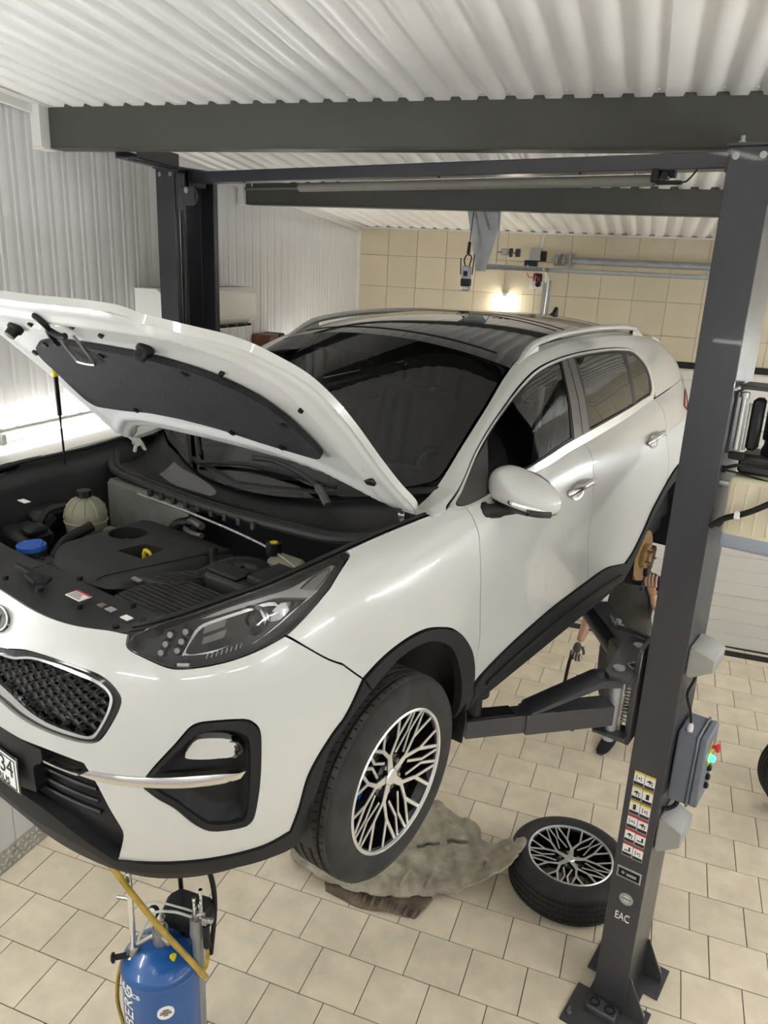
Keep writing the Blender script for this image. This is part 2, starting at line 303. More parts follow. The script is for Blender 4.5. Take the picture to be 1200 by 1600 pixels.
OUT={
'bumper_low':('B',[(0.546,0.097,1),(0.640,0.119),(0.727,0.121),(0.832,0.115),(0.917,0.111),(1.004,0.103),(1.074,0.110,1),(1.091,0.180),(1.117,0.284),(1.191,0.372),(1.261,0.431),(1.318,0.496,1)]),
'bumper_seam':('B',[(1.318,0.496,1),(1.202,0.586),(1.123,0.665),(1.057,0.734,1)]),
'headlight':('B',[(0.606,0.849),(0.670,0.798),(0.741,0.748),(0.812,0.731),(0.891,0.724),(0.969,0.726),(1.051,0.734),(1.117,0.755),(1.184,0.784),(1.271,0.833),(1.372,0.887),(1.369,0.909,1),(1.283,0.915),(1.165,0.910),(1.048,0.917),(0.936,0.917),(0.852,0.920),(0.783,0.920),(0.697,0.920),(0.625,0.894,1)]),
'grille_out':('B',[(0.149,0.688,1),(0.251,0.731),(0.353,0.753),(0.465,0.747),(0.530,0.730),(0.575,0.694),(0.605,0.646),(0.599,0.598),(0.570,0.534),(0.543,0.493),(0.522,0.480),(0.468,0.472),(0.362,0.467),(0.276,0.470),(0.218,0.489),(0.173,0.485,1)]),
'chrome_out':('B',[(0.153,0.670,1),(0.218,0.682),(0.289,0.724),(0.426,0.734),(0.525,0.714),(0.570,0.680),(0.586,0.644),(0.576,0.588),(0.543,0.515),(0.522,0.491),(0.468,0.486),(0.363,0.487),(0.285,0.498),(0.228,0.526),(0.173,0.519,1)]),
'chrome_in':('B',[(0.156,0.657,1),(0.221,0.669),(0.292,0.706),(0.429,0.717),(0.519,0.700),(0.562,0.672),(0.575,0.643),(0.566,0.590),(0.535,0.522),(0.517,0.505),(0.472,0.504),(0.371,0.511),(0.302,0.527),(0.237,0.551),(0.172,0.548,1)]),
'fog_out':('B',[(0.673,0.400,1),(0.701,0.437),(0.748,0.493),(0.788,0.544),(0.811,0.553),(0.849,0.549),(0.905,0.537),(0.935,0.525),(0.959,0.498),(0.966,0.470),(0.964,0.358),(0.957,0.293),(0.944,0.225),(0.926,0.209),(0.864,0.214),(0.824,0.225),(0.790,0.254),(0.741,0.308),(0.696,0.337),(0.662,0.364,1)]),
'fog_in':('B',[(0.694,0.402,1),(0.718,0.434),(0.759,0.478),(0.799,0.514),(0.821,0.523),(0.870,0.516),(0.913,0.496),(0.932,0.468),(0.933,0.369),(0.927,0.269),(0.916,0.236),(0.876,0.238),(0.827,0.251),(0.800,0.278),(0.748,0.331),(0.706,0.358),(0.686,0.373,1)]),
'bezel':('B',[(0.769,0.443),(0.781,0.475),(0.804,0.498),(0.869,0.487),(0.900,0.469),(0.909,0.445),(0.894,0.423),(0.857,0.426),(0.813,0.431)]),
'strip':('B',[(0.500,0.389,1),(0.544,0.391),(0.604,0.395),(0.670,0.400),(0.756,0.403),(0.839,0.397),(0.896,0.387),(0.923,0.389,1),(0.907,0.369),(0.867,0.365),(0.800,0.369),(0.698,0.369),(0.614,0.360),(0.534,0.357),(0.473,0.363,1)]),
'strip_thin':('B',[(0.356,0.371,1),(0.420,0.370),(0.474,0.370,1),(0.493,0.389,1),(0.499,0.384),(0.476,0.360),(0.418,0.359),(0.357,0.361,1)]),
'intake':('B',[(0.161,0.387,1),(0.348,0.402),(0.433,0.407),(0.493,0.391,1),(0.523,0.354),(0.553,0.292),(0.588,0.226),(0.584,0.202),(0.547,0.103,1)]),
'plate_r':('B',[(0.264,0.335,1),(0.251,0.239,1),(0.110,0.254,1),(0.147,0.337,1)]),
'holder_r':('B',[(0.164,0.399,1),(0.348,0.402,1),(0.347,0.370),(0.300,0.329),(0.284,0.254,1),(0.246,0.228,1),(0.092,0.219)]),
'lip_low':('B',[(0.069,0.124,1),(0.154,0.118),(0.258,0.125),(0.306,0.118),(0.372,0.119),(0.439,0.109),(0.505,0.088),(0.542,0.064),(0.627,0.074),(0.709,0.078),(0.800,0.071),(0.921,0.050),(1.015,0.032),(1.067,0.020),(1.108,0.018,1)]),
'arch_out':('B',[(1.318,0.496),(1.448,0.533),(1.542,0.535),(1.619,0.528),(1.691,0.507),(1.774,0.475),(1.842,0.434),(1.897,0.390),(1.949,0.337),(1.980,0.279),(1.997,0.219),(2.006,0.161)]),
'arch_in':('B',[(1.153,0.207),(1.193,0.332),(1.262,0.400),(1.356,0.458),(1.433,0.489),(1.494,0.501),(1.556,0.502),(1.651,0.482),(1.750,0.431),(1.803,0.382),(1.842,0.323)]),
'fender_front':('B',[(1.318,0.496,1),(1.057,0.734,1),(1.117,0.755),(1.184,0.784),(1.271,0.833),(1.372,0.887,1)]),
'sill_top':('B',[(2.009,0.155),(2.068,0.201),(2.174,0.220),(2.321,0.241),(2.498,0.256),(2.680,0.265),(2.903,0.265),(3.145,0.270),(3.280,0.262),(3.435,0.227),(3.530,0.211),(3.595,0.255),(3.688,0.333),(3.778,0.418),(3.866,0.467),(3.952,0.508),(4.069,0.537)]),
'sill_bot':('B',[(2.052,0.018),(2.114,0.073),(2.257,0.119),(2.545,0.137),(2.972,0.116),(3.410,0.057),(3.650,0.033),(3.757,0.050)]),
'door_gap':('B',[(1.943,0.880,1),(1.946,0.803),(1.955,0.744),(1.948,0.653),(1.959,0.535),(2.013,0.357),(2.002,0.281),(2.002,0.183,1)]),
'b_gap':('B',[(2.907,0.907,1),(2.941,0.804),(2.892,0.696),(2.929,0.505),(3.009,0.360),(3.043,0.269,1)]),
'r_gap':('B',[(3.935,0.895,1),(3.963,0.794),(3.901,0.699),(3.961,0.593,1)]),
'handle_f':('B',[(2.767,0.731)]),
'handle_r':('B',[(3.737,0.732)]),
'plate_pt':('B',[(0.275,0.311)]),
'dlo':('H',[(1.241,0.132,1),(1.365,0.235),(1.460,0.258),(1.606,0.320),(1.747,0.303),(1.952,0.287),(2.121,0.290),(2.338,0.291),(2.801,0.284),(3.193,0.241),(3.307,0.145),(3.329,0.061),(3.268,0.000,1),(2.279,0.000),(1.855,0.000),(1.431,0.000),(1.318,0.000),(1.248,0.035)]),
'tri':('H',[(1.255,0.121,1),(1.551,0.246,1),(1.427,0.051,1),(1.325,0.010)]),
'glass_f':('H',[(1.558,0.241,1),(1.722,0.260),(1.949,0.247),(2.279,0.262,1),(2.146,0.022,1),(1.825,0.012),(1.433,0.006,1)]),
'bpil':('H',[(2.320,0.282,1),(2.412,0.274,1),(2.330,0.017,1),(2.186,0.017,1)]),
'glass_r':('H',[(2.432,0.271,1),(2.706,0.261),(3.010,0.240,1),(2.949,0.014,1),(2.343,0.017,1)]),
'glass_q':('H',[(3.055,0.236,1),(3.259,0.193),(3.283,0.108),(3.236,0.018,1),(2.986,0.014,1)]),
}
# ------------------------------------------------------------ room
F=1203/1600*36
def proj(p):
    v=Vector(p)-Vector((0,0,3.5)); c=[sum(RW[i][k]*v[k] for k in range(3)) for i in range(3)]
    return (None if c[2]<.05 else (600+1202.7*c[0]/c[2],800+1202.7*c[1]/c[2]))
def wx(y): return -3.2827+.0514*y                 # left wall line
def cz_(y): return 4.178-.0816*(y-3.566)          # lowest face of the ceiling ribs
Y0,YB,XR=-1.7,7.7,3.35
B=newB(); box(B,(-3.6,Y0-.1,-.12),(XR+.2,8.3,-.004)); floor=obj('floor',B,GROUT,kind='structure')
# floor tiles (0.2990 pitch, rotated a little against the wall)
TY=-.026767; PT=.2990
PH={-4:.64,-3:.216,-2:.752,-1:.262,0:.81,1:.29,2:.965,3:.32,4:.905,5:.42,6:.95,7:.45}
def tilepos(u,v): # tile frame -> world
    c,s=math.cos(TY),math.sin(TY); return (c*u-s*v, s*u+c*v)
tm=newB(); g=.0023
prism(tm,[(-PT/2+g,-PT/2+g),(PT/2-g,-PT/2+g),(PT/2-g,PT/2-g),(-PT/2+g,PT/2-g)],-.004,0,bev=.0009)
tile0=obj('floor_tile',tm,TILE,floor,sm=0)
spots=[]
for k in range(-17,16):
    ph=PH.get(k,.28 if k%2 else .80)
    for j in range(-14,14):
        u=(j+ph+.5)*PT; v=3.2566+(k+.5)*PT; x,y=tilepos(u,v)
        if wx(y)-.14<x<XR+.1 and Y0-.1<y<YB+.1:
            q=proj((x,y,0)); vis=q is not None and -60<q[0]<1260 and q[1]<1680
            spots.append((0 if vis else 1,math.hypot(x,y),x,y))
spots.sort(); rest=newB()
for i,(h,dd,x,y) in enumerate(spots):
    M=T4(x,y,random.uniform(-.0005,.0005))@R4(TY,'Z')
    if i<300:
        if i==0: tile0.matrix_local=M
        else: dupo(tile0,floor,M)
    else: prism(rest,[(-PT/2+g,-PT/2+g),(PT/2-g,-PT/2+g),(PT/2-g,PT/2-g),(-PT/2+g,PT/2-g)],-.004,0,M)
obj('floor_tiles',rest,TILE,floor,sm=0,kind='stuff')
# ceiling: profiled steel sheets, ten ribs each
ceil=newB(); 
for y0,y1 in ((Y0-.1,YB+.2),): 
    vs_=[ceil.verts.new(p) for p in ((-3.6,y0,cz_(y0)+.03),(XR+.1,y0,cz_(y0)+.03),(XR+.1,y1,cz_(y1)+.03),(-3.6,y1,cz_(y1)+.03))]
    ceil.faces.new(vs_)
ceiling=obj('ceiling',ceil,CEILM,kind='structure',sm=0)
def sheet(xs,prof,n,fn,flip=False):
    """prof: (offset along, height) of one pitch, fn(a,h,t)->point with t 0/1 the two ends"""
    B=newB(); prev=None
    pts=[]
    for i in range(n):
        for a,h in prof: pts.append((xs+i*PITCH+a,h))
    pts.append((xs+n*PITCH+prof[0][0],prof[0][1]))
    for a,h in pts:
        p=B.verts.new(fn(a,h,0)); q=B.verts.new(fn(a,h,1))
        if prev: B.faces.new((prev[0],p,q,prev[1]) if flip else (prev[0],prev[1],q,p))
        prev=(p,q)
    return B
PITCH=.118
cprof=[(0,0),(.064,0),(.071,.014),(.111,.014)]
for s in range(6):
    x0=-.065-2*1.18-10*.118*.0+ (s-1)*1.18+.0
    fn=lambda a,h,t:(a,(Y0-.05,YB+.05)[t],cz_((Y0-.05,YB+.05)[t])+h+(.0004*(s%2)))
    B=sheet(x0,cprof,10,fn)
    # screws in the recesses near the beams
    for i in range(10):
        for yy in (3.50,5.40,1.2):
            cyl(B,(x0+i*.118+.090,yy,cz_(yy)+.012),(x0+i*.118+.090,yy,cz_(yy)+.008),.004,n=6)
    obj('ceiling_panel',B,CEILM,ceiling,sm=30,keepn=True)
# left wall
B=newB(); vs_=[B.verts.new(p) for p in ((wx(Y0)-.03,Y0,0),(wx(YB)-.03,YB+.1,0),(wx(YB)-.03,YB+.1,4.3),(wx(Y0)-.03,Y0,4.7))]; B.faces.new(vs_)
wall_left=obj('wall_left',B,WALLM,kind='structure',sm=0)
PITCH=.115
wprof=[(0,.002),(.020,.002),(.026,.008),(.050,.008),(.054,.006),(.058,.008),(.108,.008)]
nsh=9; ysh=-1.50
for s in range(8):
    y0=ysh+s*1.15
    fn=lambda a,h,t:(wx(a)-.012+h,a,(2.47,cz_(a)+.0)[t])
    B=sheet(y0,wprof,10,fn,True)
    for i in range(10):
        for zz in (2.72,3.5): cyl(B,(wx(y0+i*.115+.012)-.012,y0+i*.115+.012,zz),(wx(y0+i*.115+.012)-.008,y0+i*.115+.012,zz),.004,n=6)
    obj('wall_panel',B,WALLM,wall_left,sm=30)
for s in range(38):        # narrow PVC planks below the ledge
    y0=-1.6+s*.25
    if y0+.25>YB+.05: break
    B=newB(); prof=[(.002,-.006),(.004,0),(.122,0),(.1235,-.003),(.125,0),(.246,0),(.248,-.006)]; prev=None
    for a,h in prof:
        p=B.verts.new((wx(y0+a)+h,y0+a,.0)); q=B.verts.new((wx(y0+a)+h,y0+a,2.41))
        if prev: B.faces.new((prev[0],p,q,prev[1]))
        prev=(p,q)
    obj('wall_plank',B,PVC,wall_left,sm=0)
WROT=math.atan(.0514)
def wall_M(y,z,off=0): return T4(wx(y)+off,y,z)@R4(-WROT,'Z')
B=newB(); M=wall_M(-1.6,0)
box(B,(-.02,0,2.405),(.055,9.35,2.47),.004,M); box(B,(-.01,0,2.385),(.02,9.35,2.405),.002,M)
for k in range(17): box(B,(.0,.3+k*.55,2.380),(.022,.33+k*.55,2.386),0,M)
obj('trim_1',B,TRIM,kind='structure')
B=newB(); box(B,(-.02,0,0),(.006,9.35,.143),.001,M); bb_=obj('baseboard_left',B,CHECK,kind='structure'); B=newB()   # checker plate baseboard with raised lozenges
for k in range(90):
    for r in range(3):
        yy=3.9+k*.036+ (r%2)*.018; zz=.026+r*.044; a=(.8 if (k+r)%2 else -.8)
        t=bmesh.new(); bmesh.ops.create_icosphere(t,subdivisions=1,radius=1); bmesh.ops.transform(t,matrix=M@T4(.0065,yy,zz)@R4(a,'X')@Matrix.Diagonal((.006,.018,.007,1)),verts=t.verts); merge(B,t)
obj('raised_lozenges',B,mat('bright_lozenge_steel',(.62,.62,.58),.35,.6),bb_,kind='stuff')  # lozenges coloured brighter than the plate so they stand out
B=newB(); M=T4(0,0,0)
pa=[]; 
for y in (Y0,YB): pa.append((wx(y),y,cz_(y)))
(xa,ya,za),(xb,yb,zb)=pa      # white flashing where wall meets ceiling
for (d0,h0),(d1,h1) in (((.012,.02),(.012,-.040)),((.012,-.040),(.004,-.045)),((.012,.0),(.075,-.002)),((.075,-.002),(.075,.004))):
    q=[B.verts.new(p) for p in ((xa+d0,ya,za+h0),(xb+d0,yb,zb+h0),(xb+d1,yb,zb+h1),(xa+d1,ya,za+h1))]; B.faces.new(q)
obj('trim_2',B,TRIM,kind='structure',sm=0)
# back wall: tiled above the door
B=newB()
box(B,(-3.3,YB+.012,-.1),(-1.02,YB+.2,4.2)); box(B,(-1.02,YB+.012,2.72),(XR+.1,YB+.2,4.2))
wall_back=obj('wall_back',B,WGROUT,kind='structure',sm=0)
PW=.2985; tb=newB(); box(tb,(-PW/2+.0015,0,-PW/2+.0015),(PW/2-.0015,.012,PW/2-.0015),.0012); wt0=None; rest=newB(); cnt=0
for r in range(13):
    for c in range(22):
        x=-2.887+.015+PW*(c+.5); z=3.879-PW*(r+.5)
        if z<-.1: continue
        if x>-1.05 and z<2.80: continue
        if x>XR+.1: continue
        if z>2.6 and x<1.9:
            if wt0 is None: wt0=obj('wall_tile',tb,WTILE,wall_back,sm=0); wt0.location=(x,YB,z)
            else: dupo(wt0,wall_back,T4(x,YB,z))
        else: box(rest,(x-PW/2+.0015,YB,z-PW/2+.0015),(x+PW/2-.0015,YB+.012,z+PW/2-.0015))
obj('wall_tiles',rest,WTILE,wall_back,sm=0,kind='stuff')
B=newB(); box(B,(-2.95,YB-.028,cz_(YB)-.012),(XR,YB,cz_(YB)+.002),.002)
box(B,(wx(YB)-.01,YB-.03,0),(wx(YB)+.022,YB+.01,cz_(YB)),.002)
obj('trim_3',B,TRIM,kind='structure')
B=newB(); box(B,(XR,Y0,-.1),(XR+.1,8.2,4.8)); obj('wall_right',B,WALLM,kind='structure',sm=0)
B=newB(); box(B,(-3.7,Y0-.1,-.1),(XR+.1,Y0,4.8)); obj('wall_front',B,WALLM,kind='structure',sm=0)
# sectional garage door
door=empty('door_1',(0,YB+.03,0)); door['kind']='structure'
for s in range(5):
    z0=.01+s*.545; B=newB(); prof=[]
    h=.545; n=4
    z=z0+.003
    prof=[(0,z0+.003)]
    for k in range(n):
        a=z0+h*k/n; b=z0+h*(k+1)/n
        prof+=[(-.012,a+.004),(-.012,b-.012)]
        if k<n-1: prof+=[(-.004,b-.008),(-.004,b-.002)]
    prof+=[(-.018,z0+h-.010),(-.018,z0+h-.002),(0,z0+h-.001)]
    prev=None
    for d,zz in prof:
        p=B.verts.new((-.99,d,zz)); q=B.verts.new((XR-.2,d,zz))
        if prev: B.faces.new((prev[0],prev[1],q,p))
        prev=(p,q)
    o=obj('door_panel',B,DOORM,door,sm=25)
B=newB()
for x in (1.0,2.2): 
    for z in (.30,): box(B,(x-.03,-.020,z-.02),(x+.03,-.012,z+.02),.002); cyl(B,(x-.02,-.024,z),(x-.02,-.01,z),.006,n=8); cyl(B,(x+.02,-.024,z),(x+.02,-.01,z),.006,n=8)
obj('door_bracket',B,WPLAST,door)
B=newB(); box(B,(-1.03,YB-.012,2.705),(XR,YB+.02,2.765),.003); obj('trim_4',B,BLK,kind='structure')
# drain channel in front of the door
B=newB(); box(B,(-.9,7.52,-.002),(XR,7.535,.004),.001); box(B,(-.9,7.625,-.002),(XR,7.64,.004),.001); box(B,(-.9,7.53,-.003),(XR,7.63,.0005))
for k in range(105): box(B,(-.88+k*.04,7.535,.0),(-.864+k*.04,7.625,.004),.001)
tag(obj('drain_channel',B,BLK),'black slotted floor drain channel running along the foot of the white door','drain')
# structural beams under the ceiling
def ibeam(name,y,h,x0,x1,label,t=.10):
    zt=cz_(y)+.012; zb=zt-h; B=newB()
    box(B,(x0,y,zb+.008),(x1,y+.012,zt+.012),.001); box(B,(x0,y-.002,zb),(x1,y+t,zb+.010),.002); box(B,(x0,y,zt-.0),(x1,y+t,zt+.008),.001)
    o=obj(name,B,BEAM); tag(o,label,'beam',kind='structure'); return o
b1=ibeam('ceiling_beam',3.566,.205,-3.05,XR,'near dark grey steel beam spanning under the white ribbed ceiling')
B=newB(); box(B,(-3.115,3.50,3.985),(-3.052,3.60,4.20),.003); box(B,(-3.115,3.50,3.975),(-3.04,3.60,3.985),.002); obj('beam_flashing',B,TRIM,b1,label='white flashing at wall end')
b2=ibeam('ceiling_beam',5.47,.165,-2.955,XR,'far grey steel beam under the ceiling behind the lift crossbar')
B=newB(); box(B,(-3.0,5.42,3.865),(-2.957,5.50,4.03),.003); obj('beam_flashing',B,TRIM,b2,label='white flashing at wall end')
# lamps along the walls
def fixture(y0,L_,side,z,label,group=None):
    M=wall_M(y0,z,.05) if side=='L' else T4(y0,Y0+.05,z)@R4(math.pi/2,'Z') if side=='F' else T4(XR-.05,y0,z)@R4(math.pi,'Z')@T4(0,-L_,0)
    r=empty('wall_lamp'); r.matrix_world=M
    B=newB(); box(B,(-.045,0,-.02),(-.012,L_,.03),.004); obj('lamp_base',B,WPLAST,r)
    B=newB(); cyl(B,(.02,.03,.01),(.02,L_-.03,.01),.016,n=12); obj('lamp_tube',B,LAMPL if (side=='L' and 2.9<y0<5) else (LAMPF if side=='F' else (LAMPM if (side=='L' and y0>5) else LAMP)),r,label='lit white tube')
    for yy in (0,L_-.04):
        B=newB(); box(B,(-.02,yy,-.018),(.045,yy+.04,.038),.006); box(B,(.0,yy-.03,-.005),(.03,yy,.02),.004); obj('lamp_holder',B,WPLAST,r)
    tag(r,label,'lamp',group); return r
fixture(3.02,1.35,'L',2.545,'bright tube lamp on the left wall just above the white ledge')
fixture(5.55,1.35,'L',2.545,'tube lamp on the left wall below the air conditioner, hidden behind the car')
fixture(-1.1,1.35,'L',2.545,'unseen fill tube lamp added on the left wall in the corner behind the viewer')  # added out of view to brighten the floor at the front
fixture(.9,1.35,'L',2.545,'tube lamp on the left wall nearer the viewer, outside the frame')
for k,y in enumerate((-.9,1.0,3.3,5.9)):
    fixture(y,1.35,'R',2.75,'tube lamp on the right wall outside the frame','lamps on the unseen right wall')
for k,x in enumerate((-1.2,1.0,2.9)): fixture(x,1.35,'F',2.9,'unseen fill tube lamp added on the wall behind the viewer','fill lamps added on the wall behind the viewer')  # added out of view as frontal fill for ceiling, beams and posts
def ceil_lamp(x,y,L_):
    r=empty('ceiling_lamp',(x,y,cz_(y)-.03)); B=newB(); box(B,(-.06,-L_/2,0),(.06,L_/2,.025),.006); obj('lamp_body',B,WPLAST,r)
    B=newB(); box(B,(-.045,-L_/2+.02,-.012),(.045,L_/2-.02,0),.005); obj('diffuser',B,LAMPC,r,label='lit white diffuser'); tag(r,'flat ceiling lamp above and behind the viewer','lamp','lamps on the ceiling outside the frame')
for x in (-1.7,1.7): ceil_lamp(x,.15,1.2)
# bulb on the back wall
r=empty('wall_bulb',(-1.362,YB-.03,3.20)); B=newB(); cyl(B,(0,0,.055),(0,0,.085),.022,.018,16); box(B,(-.03,.005,.075),(.03,.03,.10),.004); obj('bulb_holder',B,WPLAST,r)
B=newB(); lathe(B,[(.0,-.085),(.022,-.082),(.030,-.07),(.031,.03),(.022,.05),(0,.055)],16); obj('bulb',B,BULB,r,label='glowing cylinder bulb')
tag(r,'glowing cylindrical bulb on the beige tiled back wall','lamp')
# air conditioner, speaker box
r=empty('air_conditioner'); r.matrix_world=wall_M(4.22,3.02)
B=newB(); pr=[(0,0),(.0,.27),(.17,.27),(.205,.245),(.21,.06),(.17,.015),(.12,0)]
t=bmesh.new(); prism(t,[(x,z) for x,z in pr],0,1.13,bev=.004); merge(B,t,Matrix(((1,0,0,0),(0,0,1,0),(0,1,0,0),(0,0,0,1)))); obj('casing',B,WPLAST,r)
B=newB(); box(B,(.198,.03,.065),(.216,1.10,.235),.006); obj('front_panel',B,WPLAST,r)
B=newB(); box(B,(.10,.06,-.004),(.195,1.07,.012),.002); obj('air_outlet',B,VOID,r,label='dark outlet slot')
for k in range(8):
    B=newB(); box(B,(.125,.12+k*.125,-.008),(.195,.126+k*.125,.015)); obj('louvre',B,WPLAST,r)
B=newB(); box(B,(.15,.06,-.012),(.19,1.07,-.004),.002); obj('flap',B,WPLAST,r)
for k in range(14):
    B=newB(); box(B,(.03,.06+k*.075,.2695),(.15,.10+k*.075,.2715)); obj('top_grille_bar',B,GREYP,r)
tag(r,'white wall air conditioner above the lamp behind the left lift post','air conditioner')
r=empty('speaker_box'); r.matrix_world=wall_M(5.62,2.73)
B=newB(); box(B,(0,0,0),(.16,.22,.19),.006); obj('cabinet',B,WOOD,r)
B=newB(); box(B,(.004,.15,-.004),(.168,.245,.194),.01); obj('grille',B,BLK,r,label='black end grille')
B=newB(); box(B,(-.05,.0,-.02),(.15,.26,0),.003); obj('shelf_bracket',B,TRIM,r)
tag(r,'small reddish wooden speaker box on the left wall beyond the air conditioner','speaker')
# garage door track, bracket and shaft
r=empty('door_track',(-.97,0,0))
B=newB(); 
def cch(B,p0,p1,w,d,M=None):
    pass
tube(B,[(0,7.6,.1),(0,7.6,3.36),(0,7.585,3.44),(0,7.54,3.49),(0,7.45,3.515)],.0,6) if False else None
box(B,(-.028,7.575,.1),(.045,7.58,3.42)); box(B,(-.028,7.575,.1),(-.024,7.61,3.42)); box(B,(.041,7.575,.1),(.045,7.61,3.42)); box(B,(.005,7.568,.1),(.012,7.575,3.42))
obj('vertical_rail',B,GALV,r)
B=newB(); MR_=Matrix(((1,-.128,0,.955),(.0,1,0,0),(0,0,1,0),(0,0,0,1)))
for lo_,hi_ in (((-.028,5.75,3.495),(-.024,7.45,3.535)),((-.028,5.75,3.531),(.03,7.45,3.535)),((-.028,5.75,3.495),(.03,7.45,3.499)),((.026,5.75,3.495),(.03,7.45,3.503))): box(B,lo_,hi_,0,Matrix(((1,.135,0,-1.006),(0,1,0,0),(0,0,1,0),(0,0,0,1))))
obj('horizontal_rail',B,GALV,r)
B=newB(); pp=[(.0,7.45+.12*math.sin(a),3.40+.12*math.cos(a)) for a in [math.pi/2*k/8 for k in range(9)]]; tube(B,pp,.012,8); obj('curved_rail',B,WPLAST,r)
B=newB(); cross=[box(B,(.0,7.44,3.495),(4.2,7.443,3.53)),box(B,(.0,7.44,3.495),(4.2,7.47,3.498)),box(B,(.0,7.44,3.527),(4.2,7.47,3.53))]; obj('cross_rail',B,GALV,r)
tag(r,'galvanised track running up beside the door and forward under the ceiling','door track')
r=empty('hanging_bracket',(-1.235,5.72,3.84)) 
B=newB(); prism(B,[(-.10,.165),(.085,.165),(.135,.10),(.135,-.06),(.065,-.36),(-.005,-.36),(-.11,.09)],0,.003,Matrix(((1,0,0,0),(0,0,1,0),(0,1,0,0),(0,0,0,1))))
box(B,(.132,0,-.30),(.136,.035,.10)); box(B,(-.10,-.03,.162),(.085,.0,.166)); obj('plate',B,GALV,r)
for (x0,z0),(x1,z1) in (((-.06,.09),(.03,-.20)),((.0,.10),(.07,-.08))):
    B=newB(); tube(B,[(x0,-.001,z0),(x1,-.001,z1)],.009,6); obj('pressed_rib',B,STEEL,r)
for k in range(3):
    B=newB(); cyl(B,(-.06+k*.055,-.002,.14),(-.06+k*.055,-.004,.14),.009,n=8); obj('bolt',B,WPLAST,r)
for k in range(5):
    B=newB(); cyl(B,(.105-.004*k,-.002,.06-k*.065),(.105-.004*k,-.004,.06-k*.065),.006,n=8); obj('bolt',B,STEEL,r)
tag(r,'galvanised pressed steel bracket hanging below the far beam','bracket')
r=empty('roller_arm',(-1.05,5.73,3.615)); B=newB(); cyl(B,(-.05,0,0),(.10,0,0),.006,n=8); box(B,(-.02,-.01,-.02),(.03,.01,.025),.004); obj('axle',B,STEEL,r)
B=newB(); cyl(B,(.085,0,0),(.115,0,0),.028,n=20); cyl(B,(.04,0,0),(.06,0,0),.03,n=16); obj('roller',B,GREYDK,r); tag(r,'small steel door roller with black wheel beside the hanging bracket','roller')
r=empty('hoist_trolley',(-1.285,5.61,3.342)); B=newB(); box(B,(-.028,-.03,0),(.034,.03,.17),.01); obj('body',B,GALV,r)
B=newB(); box(B,(-.03,-.034,.03),(.036,.032,.085),.006); box(B,(-.012,-.038,.10),(.016,-.028,.135),.003); obj('black_cover',B,BLK,r)
B=newB(); tube(B,[(-.01,0,.17),(-.02,0,.21),(.0,0,.245),(.03,0,.23),(.02,0,.17)],.005,6,4); cyl(B,(.005,0,.25),(.01,0,.33),.012,n=8); cyl(B,(.01,0,.33),(.02,.04,.66),.003,n=6); obj('shackle',B,BLK,r)
for q_ in (((-.036,-.02,.11),(-.040,-.02,.22)),((.044,-.0,.11),(.05,-.0,.25))):
    B=newB(); tube(B,q_,.004,6); obj('side_wire',B,BLK,r)
B=newB(); box(B,(-.02,-.036,.012),(.026,-.03,.026),.001); obj('label_plate',B,WHITEINK,r)
tag(r,'small metal and black unit hanging beside the galvanised bracket','hoist')
r=empty('door_shaft',(0,7.45,3.60)); B=newB(); cyl(B,(-.93,0,0),(XR-.1,0,0),.013,n=12); obj('shaft',B,STEEL,r)
B=newB(); 
prof_=[]
for k in range(300): prof_+=[(.030,-.74+k*.0075),(.0335,-.74+k*.0075+.0035)]
lathe(B,prof_,14,Matrix(((0,0,1,0),(0,1,0,0),(-1,0,0,0),(0,0,0,1)))); obj('spring',B,GALV,r)
B=newB(); cyl(B,(-.90,0,0),(-.86,0,0),.05,n=24); cyl(B,(-.83,0,0),(-.80,0,0),.045,n=24); obj('cable_drum',B,GREYP,r)
B=newB(); box(B,(-.85,-.05,-.05),(-.845,.24,.06)); box(B,(-.76,-.06,-.055),(-.75,.24,.065)); box(B,(-.85,-.01,.05),(-.75,.0,.065)); box(B,(-.85,-.06,-.055),(-.75,-.05,-.045)); obj('bearing_plate',B,GALV,r)
tag(r,'steel torsion shaft with coil spring above the garage door','shaft')
r=empty('door_opener',(-1.08,7.50,3.50)); B=newB(); box(B,(-.09,-.05,.0),(.02,.06,.09),.006); obj('motor_case',B,BLK,r)
B=newB(); prism(B,[(-.05,.09),(.05,.09),(.05,.20),(-.04,.20),(-.05,.16)],-.05,.05,Matrix(((1,0,0,0),(0,0,1,0),(0,1,0,0),(0,0,0,1)))); obj('cover',B,GREYP,r)
B=newB(); cyl(B,(-.055,-.052,.04),(-.055,-.058,.04),.008,n=8); obj('indicator',B,WHITEINK,r)
B=newB(); cyl(B,(.02,0,.13),(.10,0,.13),.05,.045,20); obj('gearbox',B,BLK,r)
B=newB(); box(B,(-.03,.02,-.16),(.09,.05,-.06),.004); obj('socket_plate',B,WPLAST,r)
B=newB(); box(B,(-.0,-.02,-.10),(.08,.03,-.02),.01); cyl(B,(.05,-.03,-.12),(.05,.02,-.12),.022,n=12); obj('terminal_block',B,BLK,r)
B=newB(); tube(B,[(-.06,-.02,-.02),(-.03,-.03,-.06),(.04,-.02,-.05),(.07,-.02,-.09)],.004,6,5); tube(B,[(.0,-.03,-.02),(.05,-.03,-.08),(.02,-.02,-.12)],.004,6,5); obj('red_wire',B,RED,r)
tag(r,'black and grey electric door opener beside the torsion shaft','door opener')
for k,xx in enumerate((-1.16,-1.06)):
    B=newB()
    for j in range(46): 
        t=bmesh.new(); bmesh.ops.create_icosphere(t,subdivisions=1,radius=.006); bmesh.ops.transform(t,matrix=T4(xx,7.48,3.46-j*.016),verts=t.verts); merge(B,t)
    tag(obj('pull_chain',B,WPLAST),'thin white pull chain, the %s of the two below the door opener'%('left' if k==0 else 'right'),'chain')
